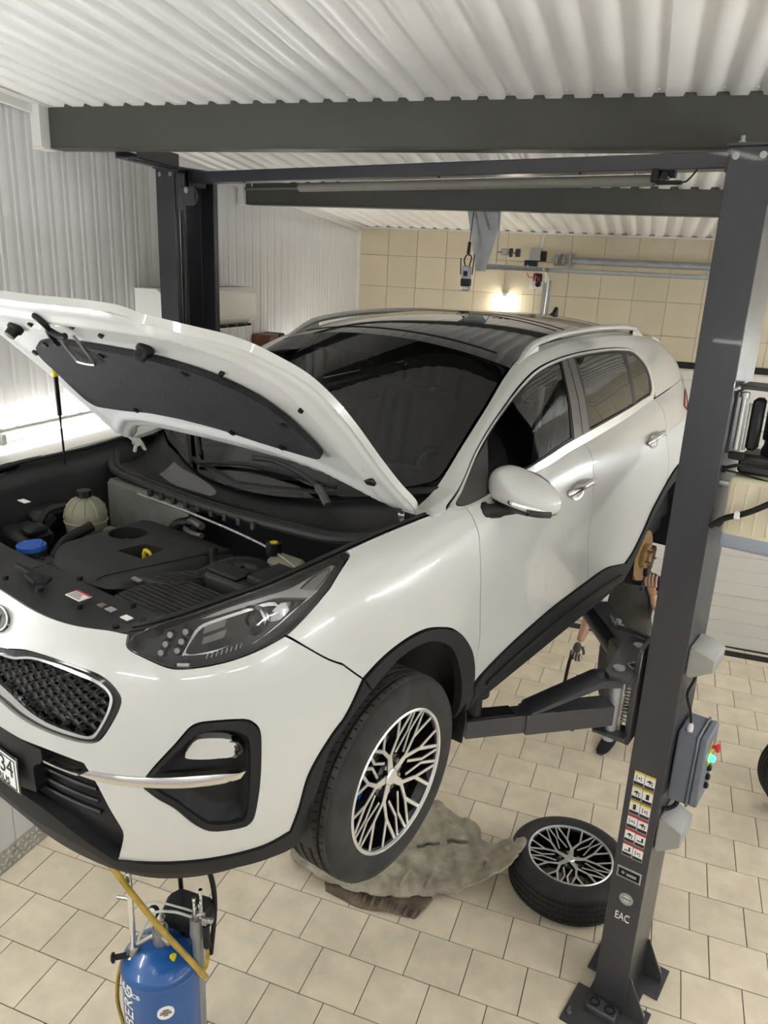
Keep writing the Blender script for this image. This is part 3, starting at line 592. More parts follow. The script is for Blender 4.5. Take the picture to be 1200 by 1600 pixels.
B=newB(); tube(B,[(-1.04,YB-.012,3.845),(-1.06,YB-.012,3.68)],.006,6); tube(B,[(-.985,7.5,3.50),(-.955,7.52,3.46),(-.945,7.55,3.36),(-.955,7.56,3.05)],.007,6,4)
tag(obj('power_cable',B,WPLAST),'white cable coming down the tiled wall beside the door opener','cable')
# ------------------------------------------------------------ two-post lift (local x across, y along the car)
LA=math.radians(-17.0)
lift=empty('car_lift',(.1992,3.1853,0),(0,0,LA)); tag(lift,'graphite two-post car lift with overhead crossbar, carrying the white car','car lift')
def csec(w=.155,d=.33,t=.008,lip=.035,fl=1):
    p=[(0,0),(w,0),(w,d),(0,d),(0,d-lip),(t,d-lip),(t,d-t),(w-t,d-t),(w-t,t),(t,t),(t,lip),(0,lip)]
    return p if fl>0 else [(-x,y) for x,y in p][::-1]
def post(fl,x0,h,lean):
    r=B=newB(); prism(B,csec(fl=fl),.012,h,bev=.0025)
    o=obj('lift_post',B,LIFTP,lift,sm=30); o.matrix_local=T4(x0,0,0)@R4(lean,'Y'); s=fl
    B=newB(); box(B,(min(-.01*s,.165*s),-.012,h),(max(-.01*s,.165*s),.342,h+.012),.002)
    if fl>0: box(B,(-.02,.06,h-.075),(-.002,.25,h+.0))
    obj('cap_plate',B,LIFTP,o)
    for xx in (.025,.115):
        B=newB(); cyl(B,(xx*s,-.004,h-.03),(xx*s,0,h-.03),.0125,n=12); obj('bolt',B,GALV,o)
    B=newB(); cyl(B,(.03*s,.04,h+.012),(.03*s,.04,h+.04),.008,n=6); cyl(B,(.03*s,.04,h+.012),(.03*s,.04,h+.022),.014,n=6); obj('bolt',B,GALV,o)
    B=newB(); P=[(-.09,-.2),(.27,-.2),(.27,.10),(.20,.10),(.20,.20),(.27,.20),(.27,.41),(-.09,.41),(-.09,.17),(-.03,.17),(-.03,.05),(-.09,.05)]
    prism(B,P if fl>0 else [(-a,b) for a,b in P][::-1],.0,.014,bev=.002); obj('base_plate',B,LIFTD,o)
    for yy in (.012,.30):
        B=newB(); prism(B,[(.155,0.012),(.255,.012),(.255,.05),(.165,.24),(.155,.24)],yy,yy+.010,Matrix(((s,0,0,0),(0,0,1,0),(0,1,0,0),(0,0,0,1)))); obj('gusset',B,LIFTD,o)
    B=newB(); box(B,(min(-.012*s,.142*s),-.085,.012),(max(-.012*s,.142*s),-.004,.052),.008); obj('socket_block',B,LIFTD,o)
    for xx in (.028,.104):
        B=newB(); lathe(B,[(.026,.052),(.026,.056),(.018,.056),(.017,.030),(0,.030)],20,T4(xx*s,-.045,0)); obj('socket',B,BLK,o)
    for (xx,yy) in ((-.06,-.15),(.22,-.14),(.235,.06),(.225,.36),(-.06,.36)):
        B=newB(); cyl(B,(xx*s,yy,.012),(xx*s,yy,.026),.014,n=6); cyl(B,(xx*s,yy,.02),(xx*s,yy,.05),.0075,n=8); obj('anchor_bolt',B,STEEL,o)
    return o
pr_=post(1,0,3.945,-.0053); pl_=post(-1,-2.975,3.955,0)
# post sleeve inside left post: hoses, pulley, cable
B=newB(); tube(B,[(.02,.03,3.80),(.03,.05,3.5),(.012,.05,3.1),(.03,.05,2.4),(.02,.06,1.8)],.007,6,6); obj('hydraulic_hose',B,BLK,pl_)
B=newB(); cyl(B,(-.05,.10,1.75),(-.05,.10,3.80),.022,n=12); obj('lift_cylinder',B,LIFTD,pl_)
B=newB(); tube(B,[(-.02,.05,1.8),(-.018,.05,3.75)],.004,6); obj('steel_cable',B,STEEL,pl_)
B=newB(); box(B,(.0,.01,3.74),(.05,.04,3.93),.004); box(B,(.045,.015,3.76),(.15,.02,3.86),.008); cyl(B,(.10,.03,3.81),(.10,.05,3.81),.045,n=20); obj('pulley_bracket',B,LIFTD,pl_)
B=newB(); cyl(B,(.09,.009,3.84),(.09,.014,3.84),.016,n=12); obj('pulley_pin',B,GALV,pl_)
# stickers on the front of the right post
def fpl(x,z,y=-.0008): return T4(x,y,z)@R4(math.pi/2,'X')
for r in range(6):
    for c in range(2):
        x0=.028+c*.0485; z0=1.384-r*.0775-c*.002
        B=newB(); box(B,(x0,-.0008,z0-.072),(x0+.046,0,z0)); box(B,(x0,-.0011,z0-.010),(x0+.046,-.0004,z0)); box(B,(x0+.001,-.0011,z0-.070),(x0+.045,-.0004,z0-.053))
        random.seed(r*2+c)
        # pictogram: vehicle-on-posts scribble
        cx=x0+.023; cz=z0-.032; kind=(r+c)%3
        if kind==0:
            box(B,(cx-.013,-.0013,cz-.013),(cx-.010,-.0004,cz+.013)); box(B,(cx+.008,-.0013,cz-.013),(cx+.011,-.0004,cz+.008)); box(B,(cx-.004,-.0013,cz-.004),(cx+.004,-.0004,cz+.003))
        elif kind==1:
            box(B,(cx-.014,-.0013,cz-.002),(cx+.014,-.0004,cz+.003)); box(B,(cx-.008,-.0013,cz+.003),(cx+.006,-.0004,cz+.009)); box(B,(cx-.003,-.0013,cz-.013),(cx+.001,-.0004,cz-.002)); box(B,(cx+.007,-.0013,cz-.015),(cx+.012,-.0004,cz-.006))
        else:
            box(B,(cx-.007,-.0013,cz-.014),(cx+.007,-.0004,cz+.014)) if r<3 else (box(B,(cx-.014,-.0013,cz-.012),(cx+.004,-.0004,cz-.006)),box(B,(cx+.005,-.0013,cz-.013),(cx+.013,-.0004,cz+.012)))
        fs=list(B.faces)
        for i,f in enumerate(fs): f.material_index=0 if i<6 else (1 if i<12 else 2)
        obj('warning_sticker',B,[WHITEINK,YEL if r<3 else RED,BLKINK],pr_,sm=0)
B=newB(); box(B,(.02,-.003,.80),(.134,0,.862),.001); obj('slot_frame',B,GALV,pr_)
B=newB(); box(B,(.027,-.0036,.808),(.127,-.002,.852)); obj('slot_opening',B,VOID,pr_)
B=newB(); box(B,(.065,-.0055,.822),(.112,-.0030,.836),.001); cyl(B,(.05,-.005,.832),(.05,-.003,.832),.008,n=10); obj('lock_part',B,STEEL,pr_)
B=newB(); cyl(B,(.083,-.0015,.690),(.083,0,.690),.033,n=32); s_=obj('round_sticker',B,GREYP,pr_)
for k,zz in enumerate((.706,.699,.692,.684,.676)):
    B=newB(); w=(.010,.016,.022,.014,.012)[k]; box(B,(.083-w,-.0022,zz-.0012),(.083+w,-.001,zz+.0012)); obj('printed_line',B,WHITEINK if k!=2 else BLKINK,pr_)
text('eac_mark','EAC',.062,fpl(.078,.580),WHITEINK,pr_,sx=.62)
# outer side of the right post: light grey covers, control box, cables
W=.155
for zz,hh in ((1.90,.13),(1.00,.17)):
    B=newB(); t=bmesh.new(); prism(t,[(W,zz),(W,zz+hh),(W+.035,zz+hh),(W+.11,zz+hh*.80),(W+.11,zz+hh*.35),(W+.02,zz-.01)],.03,.21,bev=.006); merge(B,t,Matrix(((1,0,0,0),(0,0,1,0),(0,1,0,0),(0,0,0,1)))); obj('lock_cover',B,GREYP,pr_,label='light grey plastic cover')
cb=newB(); box(cb,(W+.006,.085,1.25),(W+.088,.285,1.60),.006); control=obj('control_box',cb,BOXM,pr_,label='blue-grey plastic control box with buttons')
B=newB(); box(B,(W+.086,.078,1.243),(W+.098,.292,1.607),.004); box(B,(W+.098,.085,1.25),(W+.135,.285,1.60),.008); obj('box_lid',B,BOXM,control)
B=newB(); cyl(B,(W+.045,.12,1.60),(W+.045,.12,1.628),.014,n=12); cyl(B,(W+.045,.12,1.628),(W+.045,.12,1.640),.009,n=12); obj('cable_gland',B,WPLAST,control)
B=newB(); tube(B,[(W+.045,.12,1.635),(W+.035,.11,1.70),(W+.012,.10,1.78),(W+.03,.10,1.86),(W+.02,.10,1.90)],.006,8,6); obj('cable',B,BLK,control)
B=newB(); tube(B,[(W+.05,.12,1.252),(W+.045,.11,1.215),(W+.02,.09,1.195),(W+.0,.07,1.20)],.010,8,6); obj('cable_sleeve',B,BLK,control)
XF=W+.1355
def sidepl(y,z,off=0): return T4(XF+off,y,z)@R4(math.pi/2,'Z')@R4(math.pi/2,'X')
B=newB(); t=bmesh.new(); prism(t,[(.0,-.075),(.058,0),(.0,.075),(-.058,0)],0,.0015); merge(B,t,sidepl(.185,1.485)); obj('warning_diamond',B,YEL,control,label='yellow diamond warning sticker')
B=newB(); t=bmesh.new(); prism(t,[(.0,.03),(.008,.0),(.002,.0),(.006,-.025),(-.008,.005),(-.002,.005)],0,.001); merge(B,t,sidepl(.185,1.515,.0015)); obj('lightning_mark',B,BLKINK,control)
B=newB(); cyl(B,(XF,.185,1.525),(XF+.02,.185,1.525),.010,n=14); lathe(B,[(0,.034),(.018,.034),(.021,.028),(.021,.020),(.010,.016)],20,T4(XF,.185,1.525)@R4(math.pi/2,'Y')); obj('stop_button',B,RED,control,label='red mushroom stop button')
B=newB(); lathe(B,[(0,.026),(.012,.022),(.017,.010),(.017,0)],20,T4(XF,.185,1.465)@R4(math.pi/2,'Y')); obj('signal_lamp',B,GREENL,control,label='lit green signal lamp')
for k in range(3):
    B=newB(); lathe(B,[(0,.018),(.010,.018),(.012,.014),(.015,.012),(.015,0)],18,T4(XF,.185,1.415-.046*k)@R4(math.pi/2,'Y')); bt=obj('push_button',B,BLK,control)
    B=newB(); cyl(B,(XF+.018,.185,1.415-.046*k),(XF+.020,.185,1.415-.046*k),.009,n=14); obj('button_cap',B,GREYP,bt) if False else obj('button_cap',B,GREYP,control)
B=newB(); cyl(B,(W,.07,2.72),(W+.002,.07,2.72),.006,n=8); cyl(B,(W,.07,2.79),(W+.002,.07,2.79),.006,n=8); obj('rivet',B,GALV,pr_)
# hydraulic power unit on the outer side
pu=newB(); box(pu,(W+.04,.10,2.78),(W+.36,.26,2.86),.012); cyl(pu,(W+.08,.095,2.82),(W+.08,.11,2.82),.024,n=16); power=obj('power_unit',pu,LIFTD,pr_,label='hydraulic power unit with black motor above a translucent oil tank')
B=newB(); lathe(B,[(0,2.86),(.085,2.86),(.085,2.88),(.078,2.90),(.078,3.18),(.07,3.20),(0,3.20)],28,T4(W+.19,.16,0)); obj('motor',B,BLK,power)
for k in range(14):
    a=2*math.pi*k/14; B=newB(); box(B,(.077,-.002,2.92),(.088,.002,3.16),0,T4(W+.19,.16,0)@R4(a,'Z')); obj('cooling_fin',B,BLK,power)
B=newB(); box(B,(W+.035,.02,2.50),(W+.27,.25,2.78),.02,seg=3); obj('oil_tank',B,OILT,power,label='cream translucent oil tank')
B=newB(); box(B,(W+.033,.018,2.49),(W+.272,.252,2.565),.02,seg=3); obj('tank_lower',B,OILB,power,label='lower part of the tank filled with blue-grey oil')
for k in range(5):
    B=newB(); box(B,(W+.06+k*.045,.0165,2.568),(W+.066+k*.045,.0215,2.76),.002); obj('tank_rib',B,OILT,power)
B=newB(); box(B,(W,.05,2.86),(W+.01,.20,3.10),.002); box(B,(W+.01,.06,3.11),(W+.13,.21,3.125),.002); obj('mounting_bracket',B,LIFTD,power)
B=newB(); cyl(B,(W+.03,.06,2.88),(W+.03,.06,3.08),.010,n=10); cyl(B,(W+.055,.075,2.88),(W+.055,.075,3.06),.006,n=8); cyl(B,(W+.03,.06,3.08),(W+.03,.06,3.10),.018,n=10); obj('clamp_rod',B,STEEL,power)
B=newB(); box(B,(W+.01,.05,2.84),(W+.07,.08,2.87),.004); box(B,(W+.06,.07,2.88),(W+.10,.13,3.08),.01); obj('black_mount',B,BLK,power)
B=newB(); tube(B,[(W,.045,2.80),(W+.06,.04,2.825),(W+.15,.05,2.83),(W+.3,.05,2.84)],.007,8,5); tube(B,[(W,.05,2.795),(W+.08,.05,2.79),(W+.2,.04,2.775)],.004,8,5); cyl(B,(W,.045,2.80),(W+.014,.045,2.80),.014,n=10); obj('power_cable',B,BLK,power)
B=newB(); cyl(B,(W,.045,2.745),(W+.04,.045,2.745),.012,n=8); tube(B,[(W+.03,.045,2.745),(W+.06,.043,2.735),(W+.068,.042,2.70),(W+.062,.04,2.66)],.006,8,5); obj('hose_elbow',B,GALV,power)
B=newB(); tube(B,[(W+.062,.04,2.68),(W+.06,.035,2.64),(W+.04,.03,2.60),(W+.02,.03,2.575)],.010,8,5); obj('pressure_hose',B,BLK,power)
B=newB(); tube(B,[(W+.004,.0,2.575),(W+.05,-.01,2.62),(W+.14,-.02,2.67),(W+.26,.0,2.76)],.012,10,5); obj('release_lever',B,BLK,power)
B=newB(); box(B,(W+.085,-.036,2.632),(W+.105,-.005,2.66),.003,None); obj('lever_band',B,WHITEINK,power)
# crossbar, limit bar, brace
B=newB(); box(B,(-2.975,.115,3.890),(-.005,.215,3.948),.003); xb=obj('crossbar',B,LIFTP,lift)
for x in (-2.55,-1.3,-.62):
    B=newB(); cyl(B,(x,.13,3.884),(x,.13,3.891),.006,n=8); obj('bolt',B,BLK,xb)
B=newB(); box(B,(-2.99,.10,3.87),(-2.965,.23,3.955),.003); obj('end_plate',B,BLK,xb); B=newB(); box(B,(-.02,.10,3.865),(.0,.23,3.96),.003); obj('end_plate',B,BLK,xb)
B=newB(); cyl(B,(-2.57,.16,3.858),(-.30,.16,3.858),.0085,n=10); lb=obj('limit_bar',B,GREYDK,lift)
B=newB(); cyl(B,(-2.17,.16,3.858),(-.32,.16,3.858),.0215,n=20); obj('foam_sleeve',B,mat('grey_foam_sleeve',(.19,.18,.155),.75,bump=.3,bscale=60),lb,label='grey foam sleeve')
B=newB(); box(B,(-.32,.10,3.845),(-.29,.20,3.895),.004); box(B,(-.30,.11,3.838),(-.205,.14,3.852),.003); cyl(B,(-.27,.11,3.87),(-.27,.15,3.87),.014,n=12); box(B,(-.29,.13,3.865),(-.24,.17,3.895),.004); obj('limit_switch',B,BLK,lb)
B=newB(); tube(B,[(-.205,.12,3.845),(-.185,.12,3.85),(-.165,.125,3.875),(-.155,.13,3.893)],.0035,6,5); obj('switch_cable',B,BLK,lb)
B=newB(); cyl(B,(-2.52,.16,3.86),(-2.52,.16,3.89),.003,n=6); cyl(B,(-.4,.16,3.86),(-.4,.16,3.89),.003,n=6); obj('hanger',B,STEEL,lb)
B=newB(); t=bmesh.new(); box(t,(-.07,-.40,3.955),(.06,.10,3.963)); box(t,(-.07,-.40,3.955),(-.064,.10,4.0)); box(t,(.054,-.40,3.955),(.06,.02,4.03)); box(t,(-.01,-.38,3.948),(.02,.0,3.956)); merge(B,t,T4(-3.02,0,0)@R4(.36,'Z')); obj('top_brace',B,LIFTP,lift)
# carriages and swing arms
def arm(parent,px,py,tx,ty,z0,z1,fl):
    B=newB(); dx,dy=tx-px,ty-py; L_=math.hypot(dx,dy); a=math.atan2(dy,dx); M=T4(px,py,0)@R4(a,'Z')
    box(B,(.02,-.05,z0),(L_*.62,.05,z1),.004,M); box(B,(L_*.55,-.043,z0+.008),(L_,.043,z1-.006),.003,M); box(B,(L_*.44,-.053,z1-.006),(L_*.60,.053,z1+.006),.003,M)
    o=obj('swing_arm',B,LIFTP,parent)
    B=newB(); t=bmesh.new()
    prism(t,[(.0,1.815),(.03,1.835),(.10,1.835),(.42,z1+.012),(.42,z1-.004),(.10,1.800),(.0,1.790)],-.055,.055,bev=.002); merge(B,t,M@Matrix(((1,0,0,0),(0,0,-1,0),(0,1,0,0),(0,0,0,1)))); obj('arm_brace',B,LIFTP,o)
    B=newB(); tube(B,[(.05,-.062,1.79),(.11,-.066,1.78),(.145,-.066,1.72),(.15,-.066,1.60),(.15,-.066,1.52)],.012,8,5); 
    obj('arm_guard',B,LIFTP,o) ; o.children[-1].matrix_local=M
    B=newB(); box(B,(L_-.22,-.038,z1-.004),(L_-.02,.038,z1+.003),.002,M); obj('rubber_strip',B,BLK,o)
    B=newB(); cyl(B,(tx-dx/L_*.05,ty-dy/L_*.05,z1-.02),(tx-dx/L_*.05,ty-dy/L_*.05,z1+.10),.028,n=16); cyl(B,(tx-dx/L_*.05,ty-dy/L_*.05,z1+.10),(tx-dx/L_*.05,ty-dy/L_*.05,z1+.125),.055,n=20); obj('lift_pad',B,BLK,o,label='black rubber lifting pad')
    return o
def carriage(s,x0):
    B=newB(); X=lambda v:x0+s*v
    def bx(x1,x2,y1,y2,z1,z2,bv=.004): box(B,(min(X(x1),X(x2)),y1,z1),(max(X(x1),X(x2)),y2,z2),bv)
    bx(-.05,-.025,-.02,.36,1.50,1.97); bx(.0,.10,.04,.29,1.45,2.2); bx(-.18,-.03,-.07,.05,1.535,1.555); bx(-.18,-.03,.20,.34,1.535,1.555)
    c=obj('lift_carriage',B,LIFTP,lift)
    B=newB(); prism(B,[(X(-.03),-.10),(X(-.03),.36),(X(-.185),.33),(X(-.20),.25),(X(-.165),.02),(X(-.16),-.07),(X(-.13),-.105)],1.838,1.858,bev=.002); obj('pivot_plate',B,LIFTP,c)
    for py in (-.02,.25):
        B=newB(); cyl(B,(X(-.115),py,1.50),(X(-.115),py,1.866),.026,n=20); obj('pivot_pin',B,GALV,c)
        B=newB(); tube(B,[(X(-.07)+.022*math.cos(a),py+.055+.03*math.sin(a),1.868+.004*math.sin(2*a)) for a in [2*math.pi*k/16 for k in range(16)]],.004,6,closed=True); obj('pull_ring',B,GALV,c)
        B=newB(); cyl(B,(X(-.085),py+.02,1.54),(X(-.085),py+.02,1.83),.014,n=12); tube(B,[(X(-.062)+.014*math.cos(k*.9),py+.01+.014*math.sin(k*.9),1.60+k*.0024) for k in range(90)],.003,5); obj('lock_spring',B,STEEL,c)
    B=newB(); tube(B,[(X(-.04),.31,1.875),(X(-.10),.32,1.88),(X(-.17),.36,1.87),(X(-.26),.38,1.86)],.012,8,5,rs=None); obj('release_handle',B,GREYDK,c)
    return c
c1=carriage(1,0); c2=carriage(-1,-2.975)
arm(c1,-.115,-.02,-.575,-.56,1.60,1.70,1)
ra=newB(); M=T4(-.115,.25,0)@R4(math.atan2(.50,-.44),'Z'); LR=.70
cyl(ra,(-.115-.44*.04,.25+.5*.04,1.70),(-.115-.44*.98,.25+.5*.98,1.74),.045,n=20); o=obj('swing_arm',ra,LIFTP,c1)
B=newB(); box(B,(.22,-.115,1.775),(.66,-.0,1.785),.002,M); box(B,(.05,-.06,1.66),(.20,.06,1.80),.006,M); obj('arm_plate',B,LIFTD,o)
for k,(a_,b_) in enumerate(((.40,-.07),(.34,-.06))):
    B=newB(); cyl(B,M@Vector((a_,b_,1.785)),M@Vector((a_,b_,1.80)),.016,n=12); cyl(B,M@Vector((a_+.02,b_+.02,1.79)),M@Vector((a_+.06,b_+.02,1.79)),.008,n=8); obj('plate_bolt',B,GALV,o)
B=newB(); p=M@Vector((.66,0,0)); cyl(B,(p.x,p.y,1.74),(p.x,p.y,1.84),.03,n=16); cyl(B,(p.x,p.y,1.84),(p.x,p.y,1.862),.06,n=20); obj('lift_pad',B,BLK,o,label='black rubber lifting pad')
arm(c2,-2.86,-.02,-2.38,-.60,1.60,1.70,1); arm(c2,-2.86,.25,-2.36,.80,1.60,1.70,1)
# ------------------------------------------------------------ tyres and wheels (axis = local +X outward)
def tyre_profile(R=.352,w=.225,rr=.232):
    h=w/2
    P=[(rr,-h*.80),(rr+.012,-h*.90),(rr+.05,-h*1.0),(R-.045,-h*.98),(R-.015,-h*.86),(R-.004,-h*.74)]
    gr=[-.50,-.17,.17,.50]
    for gx in gr: P+=[(R,(gx-.055)*h),(R-.008,(gx-.045)*h),(R-.008,(gx+.045)*h),(R,(gx+.055)*h)]
    P+=[(R-.004,h*.74),(R-.015,h*.86),(R-.045,h*.98),(R-.06,h*1.0),(rr+.05,h*1.0),(rr+.012,h*.90),(rr,h*.80)]
    return P
AX=Matrix(((0,0,1,0),(0,1,0,0),(-1,0,0,0),(0,0,0,1)))   # z -> x
def tread_blocks(R,w,n=72):
    B=newB(); h=w/2
    for k in range(n):
        a=2*math.pi*k/n
        for (x0,x1,sk) in ((-.70,-.57,.0),(-.44,-.28,.25),(-.10,.10,.0),(.28,.44,-.25),(.57,.70,.0)):
            rr=R+.0005
            for sgn,(xa,ya) in ((0,(x0,0)),(1,(x1,sk))): pass
            r_out=lambda x:R-.0002
            # thin sipe bar standing as dark groove edge
            w_=.0022
            p=[(r_out(x0)+.0006,a-w_/R+sk*0,x0*h),(r_out(x0)+.0006,a+w_/R,x0*h),(r_out(x1)+.0006,a+w_/R+sk*.1,x1*h),(r_out(x1)+.0006,a-w_/R+sk*.1,x1*h)]
            vv=[B.verts.new((r*math.cos(t),r*math.sin(t),x)) for r,t,x in p]; B.faces.new(vv)
    return B
def wheel(parent,name,R=.352,w=.225,dusty=True,spokes=True):
    root=empty(name,parent=parent)
    B=newB(); pf=tyre_profile(R,w); lathe(B,pf,96,AX,mi=[1 if (pf[i][0]>R-.016 and pf[i+1][0]>R-.016 and min(pf[i][0],pf[i+1][0])>R-.006) else 0 for i in range(len(pf)-1)]); ty=obj('tyre',B,[RUBBER_D,RUBBER_T] if dusty else [RUBBER,RUBBER],root,sm=35)
    B=tread_blocks(R,w); bmesh.ops.transform(B,matrix=AX,verts=B.verts); obj('tread_sipes',B,VOID,root if parent is None else root,sm=0,kind='stuff')
    h=w/2
    B=newB(); lathe(B,[(.242,h*.80),(.248,h*.86),(.249,h*.92),(.244,h*.95),(.238,h*.93),(.236,h*.86)],96,AX,closed=True); obj('rim_lip',B,SILVER,root)
    B=newB(); lathe(B,[(.237,h*.86),(.232,h*.70),(.222,h*.45),(.215,0),(.222,-h*.6),(.236,-h*.84)],72,AX); obj('rim_barrel',B,GLOSSBLK,root)
    # hub
    fx=h*.66
    B=newB(); lathe(B,[(0,fx+.004),(.024,fx+.004),(.027,fx),(.030,fx-.002)],28,AX); obj('centre_cap',B,SILVER,root)
    B=newB(); lathe(B,[(.0,fx-.012),(.075,fx-.014),(.078,fx-.03),(.06,-.01),(0,-.01)],40,AX); obj('hub_disc',B,GLOSSBLK,root)
    for k in range(5):
        a=2*math.pi*(k+.5)/5; B=newB(); cyl(B,(fx-.02,.055*math.cos(a),.055*math.sin(a)),(fx-.006,.055*math.cos(a),.055*math.sin(a)),.010,n=6); obj('wheel_nut',B,STEEL,root)
    # ten double-branch spokes: silver faces over black webs
    def bar(B,mi,p,q,w0,w1,x0p,x0q,x1p,x1q):
        d=Vector((0,q[0]-p[0],q[1]-p[1])); d.normalize(); n=Vector((0,-d.z,d.y))
        P=Vector((0,*p)); Q=Vector((0,*q)); vs=[]
        for (c,ww,xa,xb) in ((P,w0,x0p,x1p),(Q,w1,x0q,x1q)):
            for sg in (1,-1):
                for xx in (xa,xb): vs.append(B.verts.new(c+n*ww*sg+Vector((xx,0,0))))
        a,b,c,d2,e,f,g_,h_=vs
        for q4 in ((a,b,d2,c),(e,g_,h_,f),(a,e,f,b),(c,d2,h_,g_),(b,f,h_,d2),(a,c,g_,e)):
            fc=B.faces.new(q4); fc.material_index=mi
    def pol(r,a): return (r*math.sin(a),r*math.cos(a))
    B=newB()
    xf=lambda r:fx-.004+ (h*.90-fx)*max(0,(r-.04)/.20)**1.5
    A1=math.radians(18)
    def seg(r0,a0,r1,a1,w0,w1):
        p=pol(r0,a0);q=pol(r1,a1)
        bar(B,1,p,q,w0+.0035,w1+.003,xf(r0)-.034,xf(r1)-.026,xf(r0)-.002,xf(r1)-.002)
        bar(B,0,p,q,w0,w1,xf(r0)-.003,xf(r1)-.003,xf(r0),xf(r1))
    # pattern of one fifth: stem, fork, outer forks
    seg(.026,0,.088,0,.0145,.0100)
    for s in (1,-1):
        seg(.084,s*.02,.150,s*math.radians(15),.0068,.0060)
        seg(.150,s*math.radians(15),.240,s*math.radians(9.5),.0058,.0052)
        seg(.150,s*math.radians(15),.240,s*math.radians(27),.0052,.0052)
        seg(.165,s*math.radians(33.5),.240,s*math.radians(30.5),.0042,.0045)
        seg(.090,s*math.radians(36)*.55,.165,s*math.radians(33.5),.0040,.0040)
    sp=obj('spoke',B,[SILVER,GLOSSBLK],root,sm=0)
    for k in range(1,5): dupo(sp,root,R4(2*math.pi*k/5,'X'))
    return root
# ------------------------------------------------------------ car: panels cut out of the body surfaces
def S_bodyM(U,V):
    U=np.asarray(U,float); s=np.where(U<0,-1.,1.); P=S_body(np.abs(U),V); P[:,0]*=s; return P
YT=1.95
def W_surf(U,V):   # windscreen, u -1..1, v 0..1
    U=np.asarray(U,float);V=np.asarray(V,float)
    y=1.33+.61*V; E=S_house(y,np.full(len(y),5*HV)); Ex=E[:,0]-.012; cy=1.04+.87*V; cz=1.045+.525*V-.03*V*(1-V)*0+.012*np.sin(np.pi*V)
    a=np.abs(U)**2.2
    return np.c_[U*Ex, cy+(E[:,1]-cy)*a, cz+(E[:,2]+.004-cz)*a]
def R_surf(U,V):   # roof
    U=np.asarray(U,float);V=np.asarray(V,float)
    y=YT+(4.18-YT)*V; E=S_house(y,np.full(len(y),5*HV)); a=np.abs(U)**2.2; cr_=np.interp(V,[0,.3,.7,1],[.078,.068,.055,.04])
    cy=E[:,1]-.05*(1-V)*1.0+.03*V
    return np.c_[U*E[:,0], cy+(E[:,1]-cy)*a, E[:,2]+cr_*(1-a)]
def hood_edge(y):  # half width and height of the hood edge when closed, from the body's top row
    return np.interp(y,HEy,HEx),np.interp(y,HEy,HEz)
_U=np.linspace(0,1.80,80); _P=S_body(_U,np.full(80,8*VS)); _k=np.where(_U>.44)[0]; HEy,HEx,HEz=_P[_k,1],_P[_k,0],_P[_k,2]
def H_surf(U,V):   # hood closed: U = x, V = y
    U=np.asarray(U,float);V=np.asarray(V,float)
    ex,ez=hood_edge(V); c0=np.interp(V,[.08,.3,.6,1.15],[.940,1.015,1.065,1.10]); t=np.clip(np.abs(U)/np.maximum(ex,.3),0,1.05)
    return np.c_[U,V,c0+(ez-c0)*t**2.5+.0]
def resample(loop,step):
    """loop of (u,v[,1=corner]); catmull between corners"""
    n=len(loop); out=[]
    for i in range(n):
        a,b,c,d=loop[i-1],loop[i],loop[(i+1)%n],loop[(i+2)%n]
        cb=len(b)>2; cc=len(c)>2
        b2=np.array(b[:2]);c2=np.array(c[:2]); a2=2*b2-c2 if cb else np.array(a[:2]); d2=2*c2-b2 if cc else np.array(d[:2])
        L_=np.hypot(*(c2-b2)); m=max(1,int(round(L_/step)))
        # limit tangents so short segments next to long ones do not overshoot
        t1=(c2-a2)/2; t2=(d2-b2)/2
        for tt in (t1,t2):
            l=np.hypot(*tt)
            if l>L_: tt*=L_/l
        for k in range(m):
            t=k/m; out.append((2*t**3-3*t*t+1)*b2+(t**3-2*t*t+t)*t1+(-2*t**3+3*t*t)*c2+(t**3-t*t)*t2)
    return np.array(out)
def area(P): x,y=P[:,0],P[:,1]; return .5*np.sum(x*np.roll(y,-1)-np.roll(x,-1)*y)
def inset(P,g):
    if area(P)<0: P=P[::-1]
    d=np.roll(P,-1,0)-np.roll(P,1,0); d/=np.linalg.norm(d,axis=1)[:,None]+1e-9
    return P+np.c_[-d[:,1],d[:,0]]*g
def inside(poly,Q):
    x,y=Q[:,0],Q[:,1]; r=np.zeros(len(Q),bool); j=len(poly)-1
    for i in range(len(poly)):
        xi,yi=poly[i];xj,yj=poly[j]
        c=((yi>y)!=(yj>y)); 
        with np.errstate(all='ignore'): xx=(xj-xi)*(y-yi)/(yj-yi)+xi
        r^=c&(x<xx); j=i
    return r
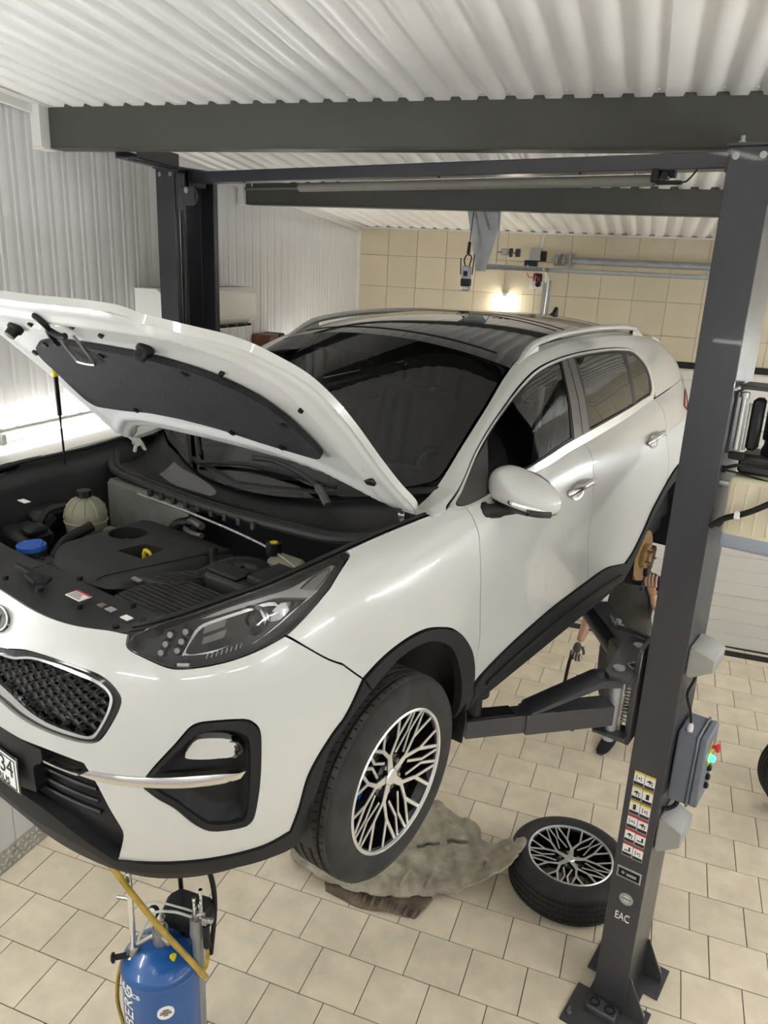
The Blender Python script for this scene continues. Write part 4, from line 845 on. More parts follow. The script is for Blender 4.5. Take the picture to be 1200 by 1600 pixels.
def panel(name,S,outer,m,parent,holes=(),step=.03,thick=.014,off=0,gap=.0024,mirror=False,flip=False,offfn=None,post=None,label=None,rs=.018,scale=(1,1),kind=None):
    sc_=np.array(scale)
    loops=[inset(resample([(p[0]*sc_[0],p[1]*sc_[1])+tuple(p[2:]) for p in outer],rs),gap)]+[inset(resample([(p[0]*sc_[0],p[1]*sc_[1])+tuple(p[2:]) for p in h],rs),-gap) for h in holes]
    pts=[];edges=[];b=0
    for L_ in loops:
        n=len(L_); pts+=[tuple(p) for p in L_]; edges+=[(b+i,b+(i+1)%n) for i in range(n)]; b+=n
    lo=loops[0].min(0);hi=loops[0].max(0)
    gx=np.arange(lo[0]+step/2,hi[0],step);gy=np.arange(lo[1]+step/2,hi[1],step)
    G=np.array([(x+(step/2 if j%2 else 0),y) for j,y in enumerate(gy) for x in gx])
    if len(G):
        ok=inside(loops[0],G)
        for L_ in loops[1:]: ok&=~inside(L_,G)
        G=G[ok]
        if len(G):
            allb=np.concatenate(loops); dm=np.full(len(G),9.)
            for p in allb: dm=np.minimum(dm,np.hypot(G[:,0]-p[0],G[:,1]-p[1]))
            G=G[dm>step*.45]; pts+=[tuple(p) for p in G]
    vo,eo,fo,_,_,_=delaunay_2d_cdt([Vector(p) for p in pts],edges,[],0,1e-7)
    Q=np.array([tuple(v) for v in vo]); Fc=np.array([tuple(f) for f in fo if len(f)==3])
    c=Q[Fc].mean(1); ok=inside(loops[0],c)
    for L_ in loops[1:]: ok&=~inside(L_,c)
    Fc=Fc[ok]; ar=(Q[Fc[:,1]]-Q[Fc[:,0]]); br=(Q[Fc[:,2]]-Q[Fc[:,0]]); cr_=ar[:,0]*br[:,1]-ar[:,1]*br[:,0]; Fc=np.where(cr_[:,None]<0,Fc[:,::-1],Fc); Fc=Fc[np.abs(cr_)>1e-9]
    u=Q[:,0]/sc_[0];v=Q[:,1]/sc_[1]
    P=S(u,v); N_=S_norm(S,u,v)*(-1 if flip else 1)
    o_=off if offfn is None else offfn(u,v)
    P=P+N_*(np.asarray(o_).reshape(-1,1) if offfn is not None else off)
    if flip: Fc=Fc[:,::-1]
    cnt={}
    for f in Fc:
        for i in range(3):
            e=(f[i],f[(i+1)%3]); cnt[e]=cnt.get(e,0)+1
    bd=[e for e in cnt if (e[1],e[0]) not in cnt]
    outs=[]
    for mi in ((1,-1) if mirror else (1,)):
        V3=[(p[0]*mi,p[1],p[2]) for p in P]; faces=[tuple(int(i) for i in (f if mi==1 else f[::-1])) for f in Fc]
        nb=len(V3); idx={}
        for a,b2 in bd:
            for k in (a,b2):
                if k not in idx:
                    idx[k]=len(V3); V3.append((P[k][0]*mi,P[k][1],P[k][2])); q=P[k]-N_[k]*thick; V3.append((q[0]*mi,q[1],q[2]))
            f=(idx[a],idx[a]+1,idx[b2]+1,idx[b2]); faces.append(f if mi==1 else f[::-1])
        if post: V3=[post(p) for p in V3]
        me=bpy.data.meshes.new(name); me.from_pydata(V3,[],faces); me.update(); me.materials.append(m)
        for p in me.polygons: p.use_smooth=True
        o=bpy.data.objects.new(name,me); link(o,parent); outs.append(o)
        if label: o['label']=label
        if kind: o['kind']=kind
    return outs if mirror else outs[0]
def P_(k): return [tuple(p) for p in OUT[k][1]]
def mir(ch): return [(-p[0],)+tuple(p[1:]) for p in ch]
def both(ch): return ch+mir(ch)[::-1]       # chain from centre outwards -> closed symmetric loop
def at_body(u,v,off=0):
    p=S_bodyM([u],[v])[0]; n=S_norm(S_bodyM,np.array([u]),np.array([v]))[0]; return Vector(p+n*off),Vector(n)
car=empty('car',(-1.7115,1.48246,1.62437),(.00348,0,-.31521))
tag(car,'white compact SUV with its hood open, raised on the two-post lift','car')
CT=.918
# --- front bumper
gr_out=[(0,.672),(.06,.668),(.12,.678)]+[(.16,.690),(.251,.731),(.353,.750),(.465,.747),(.530,.730),(.575,.694),(.605,.646),(.599,.598),(.570,.534),(.543,.493),(.515,.478),(.465,.470),(.362,.467),(.276,.472),(.20,.487),(.13,.503),(.06,.512),(0,.514)]
ch_out=[(0,.652),(.06,.650),(.12,.658),(.16,.670),(.218,.684),(.289,.720),(.36,.734),(.445,.733),(.522,.714),(.566,.682),(.586,.644),(.578,.590),(.548,.522),(.525,.494),(.468,.486),(.363,.486),(.285,.496),(.228,.512),(.165,.522),(.08,.532),(0,.535)]
ch_in=[(0,.638),(.06,.637),(.12,.646),(.16,.657),(.221,.670),(.292,.705),(.36,.717),(.437,.716),(.514,.698),(.556,.672),(.573,.643),(.565,.590),(.536,.525),(.515,.505),(.470,.503),(.371,.506),(.302,.520),(.237,.545),(.17,.562),(.08,.575),(0,.578)]
fog_o=P_('fog_out'); fog_i=P_('fog_in')
hl=P_('headlight')
low=P_('bumper_low')
bump=[(0,CT),(.15,CT),(.35,CT),(.52,CT),(.600,.90,1),(.606,.849)]+[(.67,.799),(.741,.748),(.812,.731),(.891,.724),(.969,.726),(1.057,.735,1)]+[(1.123,.665),(1.202,.586),(1.318,.496,1)]+[(1.261,.431),(1.191,.372),(1.117,.284),(1.091,.18),(1.074,.11,1)]+[(1.004,.103),(.917,.111),(.832,.117),(.727,.121),(.640,.119),(.547,.103,1)]+[(.584,.195),(.588,.226),(.553,.292),(.523,.354),(.492,.404,1),(.43,.406),(.348,.404),(.2,.392),(0,.388)]
bumper=panel('front_bumper',S_bodyM,both(bump),W_PAINT,car,holes=[both(gr_out),fog_o,mir(fog_o)[::-1]],step=.022,thick=.02,rs=.014,label='white front bumper')
# grille: black surround, chrome ring, honeycomb
panel('grille_surround',S_bodyM,both(gr_out),GLOSSBLK,bumper,holes=[both(ch_in)],off=-.006,thick=.02,step=.03,rs=.014)
rb=lambda u,v:np.full(len(u),.003)
panel('chrome_ring',S_bodyM,both(ch_out),CHROME,bumper,holes=[both(ch_in)],off=.004,thick=.02,step=.03,rs=.012)
panel('grille_back',S_bodyM,both(gr_out),VOID,bumper,off=-.045,thick=.0,step=.04)
gi=np.array([p[:2] for p in both(ch_in)])
B=newB(); t=bmesh.new()
# one honeycomb cell: hollow hexagonal cup with a bright drooping lip
hx=[(.029,0),(.013,.0135),(-.013,.0135),(-.029,0),(-.013,-.0135),(.013,-.0135)]
fr=[t.verts.new((x,z,0)) for x,z in hx]; bk=[t.verts.new((x*.78,z*.72,-.018)) for x,z in hx]; ft=[t.verts.new((x*1.17,z*1.30,-.006)) for x,z in hx]
for k in range(6):
    t.faces.new((fr[k],fr[(k+1)%6],bk[(k+1)%6],bk[k])); t.faces.new((ft[k],ft[(k+1)%6],fr[(k+1)%6],fr[k]))
cellm=None
for r in range(13):
    v=.495+r*.0195
    for c in range(-12,13):
        u=c*.052+(.026 if r%2 else 0)
        q=np.array([(u+dx,v+dv) for dx,dv in ((-.014,0),(.014,0),(0,.006),(0,-.006))])
        if not inside(gi,q).all(): continue
        p,n=at_body(u,v,-.014); zax=n; xax=Vector((1,0,0)); xax=(xax-n*xax.dot(n)).normalized(); yax=zax.cross(xax)
        M=Matrix(((xax.x,yax.x,zax.x,p.x),(xax.y,yax.y,zax.y,p.y),(xax.z,yax.z,zax.z,p.z),(0,0,0,1)))
        if cellm is None:
            merge(B,t); cellm=obj('grille_cell',B,mat('grille_gloss_plastic',(.045,.045,.048),.16,coat=.6),bumper,sm=20); cellm.matrix_local=M
        else: dupo(cellm,bumper,M)
# badge
p,n=at_body(0.07,.803,.002); yax=Vector((0,0,1)); yax=(yax-n*yax.dot(n)).normalized(); xax=yax.cross(n); MB_=Matrix(((xax.x,yax.x,n.x,p.x),(xax.y,yax.y,n.y,p.y),(xax.z,yax.z,n.z,p.z),(0,0,0,1)))
B=newB(); lathe(B,[(0,.004),(.058,.004),(.060,.006),(.066,.006),(.068,0),(.0,0)],48,MB_@Matrix.Diagonal((1,.53,1,1)))
bd_=obj('badge',B,GLOSSBLK,bumper,label='black oval badge with chrome letters')
B=newB(); tube(B,[MB_@Vector((.0645*math.cos(a),.0345*math.sin(a),.006)) for a in [2*math.pi*k/48 for k in range(48)]],.0028,6,closed=True); obj('badge_ring',B,CHROME,bumper)
# oval badge lettering built from strokes
B=newB()
def stroke(x0,y0,x1,y1,w=.0055):
    d=math.atan2(y1-y0,x1-x0); L_=math.hypot(x1-x0,y1-y0); box(B,(0,-w/2,0),(L_,w/2,.0025),0,MB_@T4(x0,y0,.0045)@R4(d,'Z'))
for a_ in ((-.040,-.016,-.040,.016),(-.040,-.003,-.020,.016),(-.033,.003,-.018,-.016),(-.010,-.016,-.010,.016),(.002,-.016,.016,.016),(.030,-.016,.016,.016)): stroke(*a_)
obj('badge_letters',B,CHROME,bumper)
# fog lamp housings
panel('fog_lamp_frame',S_bodyM,fog_o,CLAD,bumper,holes=[fog_i],off=.004,thick=.022,mirror=True,step=.03)
fi=np.array([p[:2] for p in fog_i])
def fogdepth(u,v):
    d=np.full(len(u),9.); uu=np.abs(u)
    for i in range(len(fi)):
        a=fi[i];b=fi[(i+1)%len(fi)];ab=b-a; t_=np.clip(((uu-a[0])*ab[0]+(v-a[1])*ab[1])/(ab@ab),0,1); d=np.minimum(d,np.hypot(uu-a[0]-ab[0]*t_,v-a[1]-ab[1]*t_))
    top=np.clip((v-.385)/.02,0,1); k=np.clip((uu-.70)/.24,0,1)
    return -.004-np.clip(d/.022,0,1)*(.018+.032*k*(1-top)+.030*top*(.4+.6*k))
panel('fog_lamp_recess',S_bodyM,fog_i,CLAD,bumper,offfn=fogdepth,thick=0,mirror=True,step=.012,gap=-.001)
panel('fog_lamp_bezel',S_bodyM,P_('bezel'),mat('silver_painted_plastic',(.62,.62,.61),.35,.4),bumper,off=-.012,thick=.03,mirror=True,step=.015,label='silver fog lamp bezel')
for s in (1,-1):
    p,n=at_body(.893*s,.446,-.013); n2=(n+Vector((0,-.6,0))).normalized(); u_,v_=frame(n2); M=Matrix(((u_.x,v_.x,n2.x,p.x),(u_.y,v_.y,n2.y,p.y),(u_.z,v_.z,n2.z,p.z),(0,0,0,1)))
    B=newB(); lathe(B,[(.016,-.004),(.024,.004),(.026,.002),(.026,-.02)],24,M); lathe(B,[(0,-.002),(.010,.0),(.017,-.004),(.018,-.015)],20,M); obj('fog_lamp',B,GLOSSBLK,bumper)
st=[(.478,.368,1),(.506,.390,1),(.56,.394),(.62,.398),(.70,.402),(.775,.402),(.85,.397),(.905,.389),(.925,.388,1),(.910,.368),(.867,.363),(.800,.366),(.71,.367),(.62,.361),(.54,.358)]
stf=lambda u,v:.010-.5*np.clip(np.abs(v-np.interp(np.abs(u),[.48,.7,.92],[.377,.385,.378]))-.004,0,1)
panel('chrome_strip',S_bodyM,st,SATIN,bumper,offfn=stf,thick=.02,mirror=True,step=.012,label='chrome bumper strip')
panel('chrome_strip_thin',S_bodyM,[(.350,.372,1),(.420,.371),(.480,.372,1),(.476,.361),(.418,.360),(.350,.361,1)],SATIN,bumper,off=.006,thick=.02,mirror=True,step=.012)
# lower intake, lip and plate
itk=[(0,.388),(.2,.392),(.348,.404),(.433,.403),(.474,.366),(.496,.391,1),(.523,.354),(.553,.292),(.588,.226),(.584,.195),(.547,.103,1),(.48,.13),(.40,.165),(.3,.195),(.15,.205),(0,.205)]
panel('lower_intake',S_bodyM,both(itk),BLK,bumper,offfn=lambda u,v:-.030-.02*np.clip((v-.22)/.06,0,1)*np.clip((.40-v)/.02,0,1),thick=-.02,step=.02)
for k in range(4):
    B=newB(); pts=[at_body(u,.235+k*.035,-.030)[0] for u in np.linspace(-.50,.50,21)]; tube(B,pts,.006,6); obj('intake_bar',B,BLK,bumper)
lip=P_('lip_low')
lp=[(0,.212),(.15,.212),(.3,.203),(.40,.172),(.48,.138),(.547,.108,1),(.60,.119),(.727,.121),(.832,.117),(.917,.111),(1.004,.103),(1.074,.11,1),(1.091,.18),(1.117,.284),(1.191,.372),(1.261,.431),(1.318,.496,1),(1.352,.452,1),(1.262,.398),(1.193,.332),(1.153,.207),(1.135,.10),(1.12,.015,1),(1.067,.018),(1.015,.030),(.921,.048),(.80,.066),(.709,.074),(.627,.074),(.542,.068),(.505,.084),(.439,.105),(.372,.115),(.3,.120),(.15,.122),(0,.124)]
panel('bumper_lip',S_bodyM,both(lp),CLAD,bumper,off=.007,thick=.03,step=.028,rs=.014,label='black unpainted lower lip and arch trim')
panel('underbody_lip',S_bodyM,both([(0,.13),(.3,.13),(.5,.09),(.7,.08),(1.0,.03),(1.12,.02,1),(1.12,.0,1),(.9,.0),(.5,.0),(0,.0)]),BLK,bumper,off=-.02,thick=.05,step=.04)
hold=[(0,.400),(.165,.400),(.345,.400,1),(.347,.37),(.335,.35),(.305,.33),(.290,.245,1),(.20,.228),(0,.224)]
panel('plate_holder',S_bodyM,both(hold),BLK,bumper,offfn=lambda u,v:.004+0*u,thick=.05,step=.03,gap=.001)
p,n=at_body(0,.288,.010); n=Vector((0,-1,-.0)).normalized(); MP=Matrix(((1,0,0,0),(0,0,-1,p.y-.004),(0,1,0,p.z),(0,0,0,1)))
B=newB(); box(B,(-.262,-.058,-.004),(.262,.058,.0015),.006,MP); obj('plate_frame',B,GLOSSBLK,bumper)
B=newB(); box(B,(-.256,-.052,.0),(.256,.052,.003),.004,MP); pl=obj('number_plate',B,WHITEINK,bumper)
B=newB()
for x0,x1,y0,y1 in ((-.250,.250,.045,.048),(-.250,.250,-.048,-.045),(-.250,-.247,-.048,.048),(.247,.250,-.048,.048),(.118,.121,-.048,.048)): box(B,(x0,y0,.003),(x1,y1,.0042),0,MP)
obj('plate_border',B,BLKINK,bumper)
text('plate_digits','134',.078,MP@T4(.184,.012,.0035),BLKINK,bumper,depth=.0008,sx=.95)
text('plate_country','RUS',.032,MP@T4(.184,-.033,.0035),BLKINK,bumper,depth=.0008,sx=1.1)
# --- fenders, doors, quarter, rear bumper
def side(name,chain,m=W_PAINT,**k): return panel(name,S_body,chain,m,car,mirror=True,**k)
ao=[(1.318,.496),(1.385,.519),(1.448,.532),(1.53,.537),(1.61,.530),(1.691,.507),(1.774,.475),(1.842,.434),(1.897,.390),(1.949,.337),(1.980,.279),(1.999,.219),(2.009,.158)]
gapf=[(1.943,CT,1),(1.945,.86),(1.947,.803),(1.954,.744),(1.950,.653),(1.963,.535),(1.990,.44),(2.010,.357),(2.006,.281),(2.004,.20,1)]
fend=[(1.318,.496,1),(1.202,.586),(1.123,.665),(1.062,.735,1),(1.117,.755),(1.184,.784),(1.271,.833),(1.345,.874),(1.372,.890),(1.376,.905),(1.372,CT,1),(1.5,CT),(1.65,CT),(1.80,CT),(1.943,CT,1)]+[g for g in gapf[1:-1]]+[(2.004,.20,1)]+[(1.999,.219)][:0]+ao[::-1][2:-1]
side('front_fender',fend,step=.024)
stp=[(2.068,.201),(2.174,.220),(2.321,.241),(2.498,.256),(2.680,.265),(2.903,.267),(3.043,.268)]
bg=[(2.907,CT,1),(2.925,.85),(2.934,.80),(2.915,.70),(2.925,.60),(2.935,.505),(2.985,.40),(3.020,.33),(3.043,.269,1)]
fd=[(1.943,CT,1)]+gapf[1:-1]+[(2.004,.175,1)]+stp[:-1]+[(3.043,.269,1)]+bg[1:-1][::-1]+[(2.907,CT,1),(2.6,CT),(2.3,CT)]
DF=side('front_door',fd,step=.028)
ra_=[(3.530,.213),(3.595,.255),(3.688,.333),(3.778,.418),(3.866,.470),(3.952,.508)]
rg=[(3.935,CT,1),(3.975,.84),(3.985,.79),(3.935,.70),(3.94,.65),(3.965,.59),(3.958,.510,1)]
rd=[(2.907,CT,1)]+bg[1:-1]+[(3.043,.269,1),(3.145,.270),(3.280,.262),(3.435,.229),(3.51,.208,1)]+ra_[1:-1]+rg[::-1][:-1]+[(3.935,CT,1),(3.6,CT),(3.2,CT)]
DR=side('rear_door',rd,step=.028)
UE=BS[-1]
ra2=[(3.958,.512),(4.069,.541),(4.20,.555),(4.33,.548),(4.46,.518),(4.56,.470),(4.64,.40),(4.69,.31),(4.71,.20)]
qt=[(3.935,CT,1)]+rg[1:-1]+[(3.958,.512,1)]+ra2[1:6]+[(4.60,.44,1),(4.75,.47),(4.95,.50),(5.05,.52,1),(5.05,.66),(4.60,.70),(4.42,.765,1),(4.62,.84,1),(4.66,CT,1),(4.4,CT),(4.15,CT)]
side('rear_quarter',qt,step=.03)
side('rear_bumper',[(4.60,.44,1),(4.64,.40),(4.69,.31),(4.71,.20),(4.72,.05,1),(5.1,.05),(UE,.05,1),(UE,.52,1),(5.05,.52),(4.95,.50),(4.75,.47)],step=.035)
side('tail_lamp',[(4.42,.765,1),(4.60,.70),(5.05,.66,1),(5.30,.68,1),(5.25,.86),(4.9,.85),(4.62,.84,1)],m=REDL,off=.008,thick=.03,step=.03,label='red tail lamp')
side('tailgate_lower',[(5.05,.52,1),(UE,.52,1),(UE,CT,1),(5.0,CT),(4.66,CT,1),(4.62,.84,1),(4.9,.85),(5.25,.86),(5.30,.68),(5.05,.66,1)],step=.04)
# --- cladding of sills and arches
rsi=[(1.352,.452),(1.433,.489),(1.494,.501),(1.556,.502),(1.62,.492),(1.68,.470),(1.75,.431),(1.803,.382),(1.842,.323),(1.88,.24),(1.905,.15),(1.92,.04)]
side('front_arch_trim',[(1.318,.496,1)]+ao[1:]+[(2.03,.12),(2.045,.02,1),(1.92,.02,1)]+rsi[::-1][1:-1]+[(1.352,.452,1)],m=CLAD,off=.008,thick=.03,label='black wheel arch trim')
side('sill_trim',[(2.009,.158,1)]+stp+[(3.145,.270),(3.280,.262),(3.435,.229),(3.530,.211,1),(3.58,.12),(3.62,.04,1),(3.41,.060),(3.20,.09),(2.972,.115),(2.545,.132),(2.257,.115),(2.12,.06),(2.045,.02,1),(2.03,.12)],m=CLAD,off=.010,thick=.03,label='black sill trim')
side('sill_step',[(2.10,.15),(2.5,.185),(3.0,.19),(3.45,.165),(3.5,.150),(3.45,.135),(3.0,.160),(2.5,.155),(2.10,.12)],m=CLAD,off=.020,thick=.012)
ri=[(3.62,.10),(3.66,.20),(3.72,.29),(3.80,.37),(3.90,.435),(4.02,.48),(4.18,.498),(4.32,.487),(4.44,.455),(4.54,.40),(4.60,.33),(4.64,.24),(4.66,.10)]
side('rear_arch_trim',[(3.530,.213,1)]+ra_[1:]+ra2[1:]+[(4.72,.03,1),(4.66,.03,1)]+ri[::-1][1:]+[(3.62,.03,1)],m=CLAD,off=.008,thick=.03)
# --- wheel-arch liners and dark structure inside
def liner(y,r,z,u0):
    for s in (1,-1):
        B=newB(); pr=[]
        for k in range(25):
            a=math.radians(-20+220*k/24); pr.append((y+r*math.cos(a),z+r*math.sin(a)))
        rows=[[B.verts.new((xx*s,a_,b_)) for a_,b_ in pr] for xx in (.885,.80,.60,.52)]
        for i in range(3):
            for k in range(24): B.faces.new((rows[i][k],rows[i][k+1],rows[i+1][k+1],rows[i+1][k]))
        B.faces.new(rows[3]); obj('wheel_arch_liner',B,BLK,car,sm=30)
liner(.91,.415,.37,0); liner(3.56,.42,.37,0)
B=newB(); box(B,(-.83,1.35,.20),(.83,3.05,.30),.02); box(B,(-.52,.25,.24),(.52,1.4,.40),.02); box(B,(-.52,3.0,.26),(.52,4.25,.50),.02); box(B,(-.5,.14,.20),(.5,.40,.26),.01); obj('underbody',B,VOID,car)
for s in (1,-1):     # mud flap visible behind the front wheel
    B=newB(); t=bmesh.new(); prism(t,[(-.11,.0),(.09,.0),(.10,.10),(.09,.30),(-.02,.36),(-.11,.30)],0,.008,bev=.002); merge(B,t,T4(.80*s,1.345,.165)@R4(math.radians(90),'X')); 
    for q in ((.0,.05),(.02,.2),(.03,.3)): cyl(B,(.80*s+q[0],1.33,.165+q[1]),(.80*s+q[0],1.345,.165+q[1]),.006,n=8)
    obj('mud_flap',B,BLK,car)
# dark inner skin behind the painted panels
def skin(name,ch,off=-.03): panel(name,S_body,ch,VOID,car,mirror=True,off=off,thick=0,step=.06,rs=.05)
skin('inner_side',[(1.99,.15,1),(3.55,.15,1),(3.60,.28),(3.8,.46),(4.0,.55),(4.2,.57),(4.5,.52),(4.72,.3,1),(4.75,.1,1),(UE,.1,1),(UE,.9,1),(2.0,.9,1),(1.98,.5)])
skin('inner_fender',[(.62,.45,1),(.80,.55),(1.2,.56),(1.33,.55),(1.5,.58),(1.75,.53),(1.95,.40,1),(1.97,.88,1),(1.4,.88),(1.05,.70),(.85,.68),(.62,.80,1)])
# --- headlights
BROW=mat('light_silver_lamp_trim',(.55,.55,.55),.25,.2,coat=.5)
def hl_depth(u,v): return -.040-.03*np.clip(np.sin((u-.6)*4.1),0,1)
hlm=[(.606,.849),(.670,.798),(.741,.748),(.812,.731),(.891,.724),(.969,.726),(1.057,.735),(1.117,.755),(1.184,.784),(1.271,.833),(1.345,.874),(1.372,.890),(1.371,.907),(1.355,CT,1),(1.25,CT+.001),(1.10,CT+.002),(.95,CT+.002),(.80,CT+.001),(.68,.917),(.612,.895,1)]
HLs=panel('headlight',S_body,hlm,LHOUS,car,mirror=True,off=-.036,thick=0,step=.03,label='dark housed headlight with clear lens')
for s_i,s in enumerate((1,-1)):
    par=HLs[s_i]
    SS=S_bodyM
    def mm(ch): return ch if s>0 else mir(ch)[::-1]
    panel('headlight_edge',SS,mm(hlm),GLOSSBLK,par,holes=[mm([(p[0]+(.975-p[0])*.035,p[1]+(.83-p[1])*.10)+tuple(p[2:]) for p in hlm])],off=-.001,thick=.055,step=.03)
    panel('headlight_lens',SS,mm(hlm),CLEAR,par,off=.002,thick=.004,step=.025,gap=.003)
    # chrome brow running to a light triangle at the rear
    panel('chrome_brow',SS,mm([(.80,.892,1),(.86,.898),(.95,.898),(1.05,.893),(1.14,.887),(1.24,.900),(1.31,.905,1),(1.322,.893),(1.29,.876),(1.21,.830),(1.175,.815,1),(1.13,.845),(1.07,.870),(.95,.880),(.86,.884)]),BROW,par,holes=[mm([(1.165,.868,1),(1.23,.893),(1.298,.896),(1.285,.880),(1.205,.838,1)])],off=-.022,thick=.02,step=.02)
    panel('turn_signal',SS,mm([(1.165,.866,1),(1.23,.892),(1.298,.895),(1.285,.881),(1.205,.838,1)]),GREYP,par,off=-.026,thick=.01,step=.02)
    panel('chrome_blade',SS,mm([(1.175,.815,1),(1.21,.830),(1.13,.800),(1.02,.765),(.96,.752,1),(1.03,.776),(1.10,.800)]),SATIN,par,off=-.020,thick=.02,step=.015)
    panel('reflector_bowl',SS,mm([(.845,.775,1),(.84,.80),(.862,.855),(.885,.868),(.96,.868),(1.00,.86,1),(.98,.83),(.965,.79),(.93,.775)]),GLOSSBLK,par,off=-.030,thick=.02,step=.02)
    panel('reflector_frame',SS,mm([(.762,.790,1),(.80,.862),(.83,.876),(1.02,.872),(1.06,.860),(1.07,.84,1),(1.02,.86),(.84,.866),(.81,.855),(.775,.795),(.84,.780),(.90,.778,1),(.84,.772)]),REFL,par,off=-.018,thick=.02,step=.012,gap=.0005)
    for uu,vv in ((.86,.856),(.855,.822)):
        panel('reflector_pad',SS,mm([(uu-.035,vv-.012,1),(uu-.03,vv+.010,1),(uu+.04,vv+.012,1),(uu+.03,vv-.011,1)]),GREYP,par,off=-.020,thick=.01,step=.02,gap=0)
    for (uu,vv,rr) in ((.985,.832,.034),):
        p,n=at_body(uu*s,vv,-.030); n=(n*.35+Vector((0,-1,.0))*.65).normalized(); a_,b_=frame(n); M=Matrix(((a_.x,b_.x,n.x,p.x),(a_.y,b_.y,n.y,p.y),(a_.z,b_.z,n.z,p.z),(0,0,0,1)))
        B=newB(); lathe(B,[(.0,.022),(.012,.020),(.020,.012),(.024,.0),(.024,-.02)],24,M); obj('projector_lens',B,CLEAR,par)
        B=newB(); lathe(B,[(.024,.0),(.034,.012),(.040,.010),(.038,-.012)],28,M); obj('projector_ring',B,REFL,par)
        B=newB(); lathe(B,[(.0,-.005),(.02,-.01),(.026,-.02)],20,M); obj('projector_bowl',B,STEEL,par)
    panel('reflector_mirror',SS,mm([(1.03,.800,1),(1.045,.838),(1.08,.850,1),(1.14,.83),(1.10,.806,1),(1.06,.79)]),REFL,par,offfn=lambda u,v:-.034+.016*np.sin((np.abs(u)-1.03)*28),thick=.01,step=.01)
    for k in range(6):
        i,j=k%3,k//3; uu=.700+i*.022+j*.048-.01*i; vv=.815+i*.028-j*.004+.0
        p,n=at_body(uu*s,vv,-.026); a_,b_=frame(n); M=Matrix(((a_.x,b_.x,n.x,p.x),(a_.y,b_.y,n.y,p.y),(a_.z,b_.z,n.z,p.z),(0,0,0,1)))
        B=newB(); lathe(B,[(0,.014),(.008,.011),(.012,.002),(.013,-.004),(.0,-.006)],14,M); obj('led_element',B,STEEL,par)
    B=newB(); p,n=at_body(.765*s,.752,-.022); u_,v_=frame(n); M=Matrix(((u_.x,v_.x,n.x,p.x),(u_.y,v_.y,n.y,p.y),(u_.z,v_.z,n.z,p.z),(0,0,0,1))); box(B,(-.022,-.010,-.01),(.018,.012,.006),.005,M); obj('marker_reflector',B,REFL,par)
    B=newB()
    for k in range(8):
        p,n=at_body((.83+k*.014)*s,.755,-.03); p2,_=at_body((.836+k*.014)*s,.772,-.03); tube(B,[p,p2],.002,5)
    obj('lens_ribs',B,STEEL,par)
# --- greenhouse
def hs(name,chain,m,**k):
    kw=dict(mirror=True); kw.update(k); return panel(name,S_house,chain,m,car,**kw)
dlo=[(1.215,.04),(1.235,.105),(1.30,.165),(1.365,.205),(1.46,.250),(1.60,.282),(1.75,.292),(1.95,.294),(2.12,.294),(2.338,.293),(2.801,.284),(3.03,.268),(3.193,.240),(3.285,.175),(3.325,.10),(3.320,.03),(3.268,.001,1),(2.279,.001),(1.855,.001),(1.45,.001),(1.27,.001)]
HEND=4.17; top5=5*HV-.001
hs('side_frame',[(1.135,.0,1),(1.14,top5,1),(1.3,top5),(1.6,top5),(1.95,top5),(2.4,top5),(3.0,top5),(3.6,top5),(HEND,top5,1),(HEND,.0,1),(3.9,.0),(3.4,.0,1),(3.33,.0,1)][:10]+[(3.9,.0),(3.34,.0,1),(3.332,.03),(3.337,.10),(3.295,.18),(3.20,.250),(3.03,.278),(2.801,.294),(2.338,.303),(2.12,.304),(1.95,.304),(1.75,.302),(1.60,.292),(1.46,.260),(1.36,.214),(1.29,.172),(1.222,.108),(1.20,.04),(1.20,.0,1)],W_PAINT,step=.03,thick=.02,label='white pillars and roof side')
gfr=[(1.250,.048),(1.262,.10),(1.315,.152),(1.375,.192),(1.47,.236),(1.60,.267),(1.75,.277),(1.95,.279),(2.12,.279),(2.338,.278),(2.801,.269),(3.015,.253),(3.165,.227),(3.25,.167),(3.288,.10),(3.286,.045),(3.24,.020,1),(2.279,.020),(1.855,.020),(1.45,.020),(1.29,.020)]
hs('window_chrome',dlo,mat('brushed_chrome_trim',(.78,.77,.75),.30,.9),holes=[gfr],off=.006,thick=.02,step=.02,rs=.012,gap=0,label='chrome window surround')
gf=[(1.558,.243,1),(1.65,.262),(1.80,.272),(1.949,.274),(2.12,.276),(2.285,.274,1),(2.235,.16),(2.155,.024,1),(1.825,.022),(1.433,.022,1)]
hs('window_seal',gfr,BLK,holes=[[(p[0],p[1]+(.002 if p[1]<.1 else 0))+tuple(p[2:]) for p in gf],[(2.437,.264,1),(2.706,.258),(3.005,.242,1),(2.949,.024,1),(2.355,.024,1)],[(3.055,.230,1),(3.16,.210),(3.245,.16),(3.280,.10),(3.240,.026,1),(2.990,.024,1)]],off=.0,thick=.015,gap=.0005,step=.03)
hs('front_side_glass',gf,GLASS,off=-.004,thick=.004,step=.05)
hs('rear_side_glass',[(2.437,.264,1),(2.706,.258),(3.005,.242,1),(2.949,.024,1),(2.355,.024,1)],TINT,off=-.001,thick=.004,step=.05)
hs('quarter_glass',[(3.055,.230,1),(3.16,.210),(3.245,.16),(3.280,.10),(3.240,.026,1),(2.990,.024,1)],TINT,off=-.001,thick=.004,step=.04)
hs('pillar_trim',[(2.300,.282,1),(2.415,.280,1),(2.340,.018,1),(2.170,.018,1)],BPIL,off=.003,thick=.01,step=.03,label='satin dark pillar trim')
hs('pillar_joint',[(2.352,.282,1),(2.358,.282,1),(2.270,.018,1),(2.264,.018,1)],VOID,off=.0036,thick=.002,step=.03,gap=0)
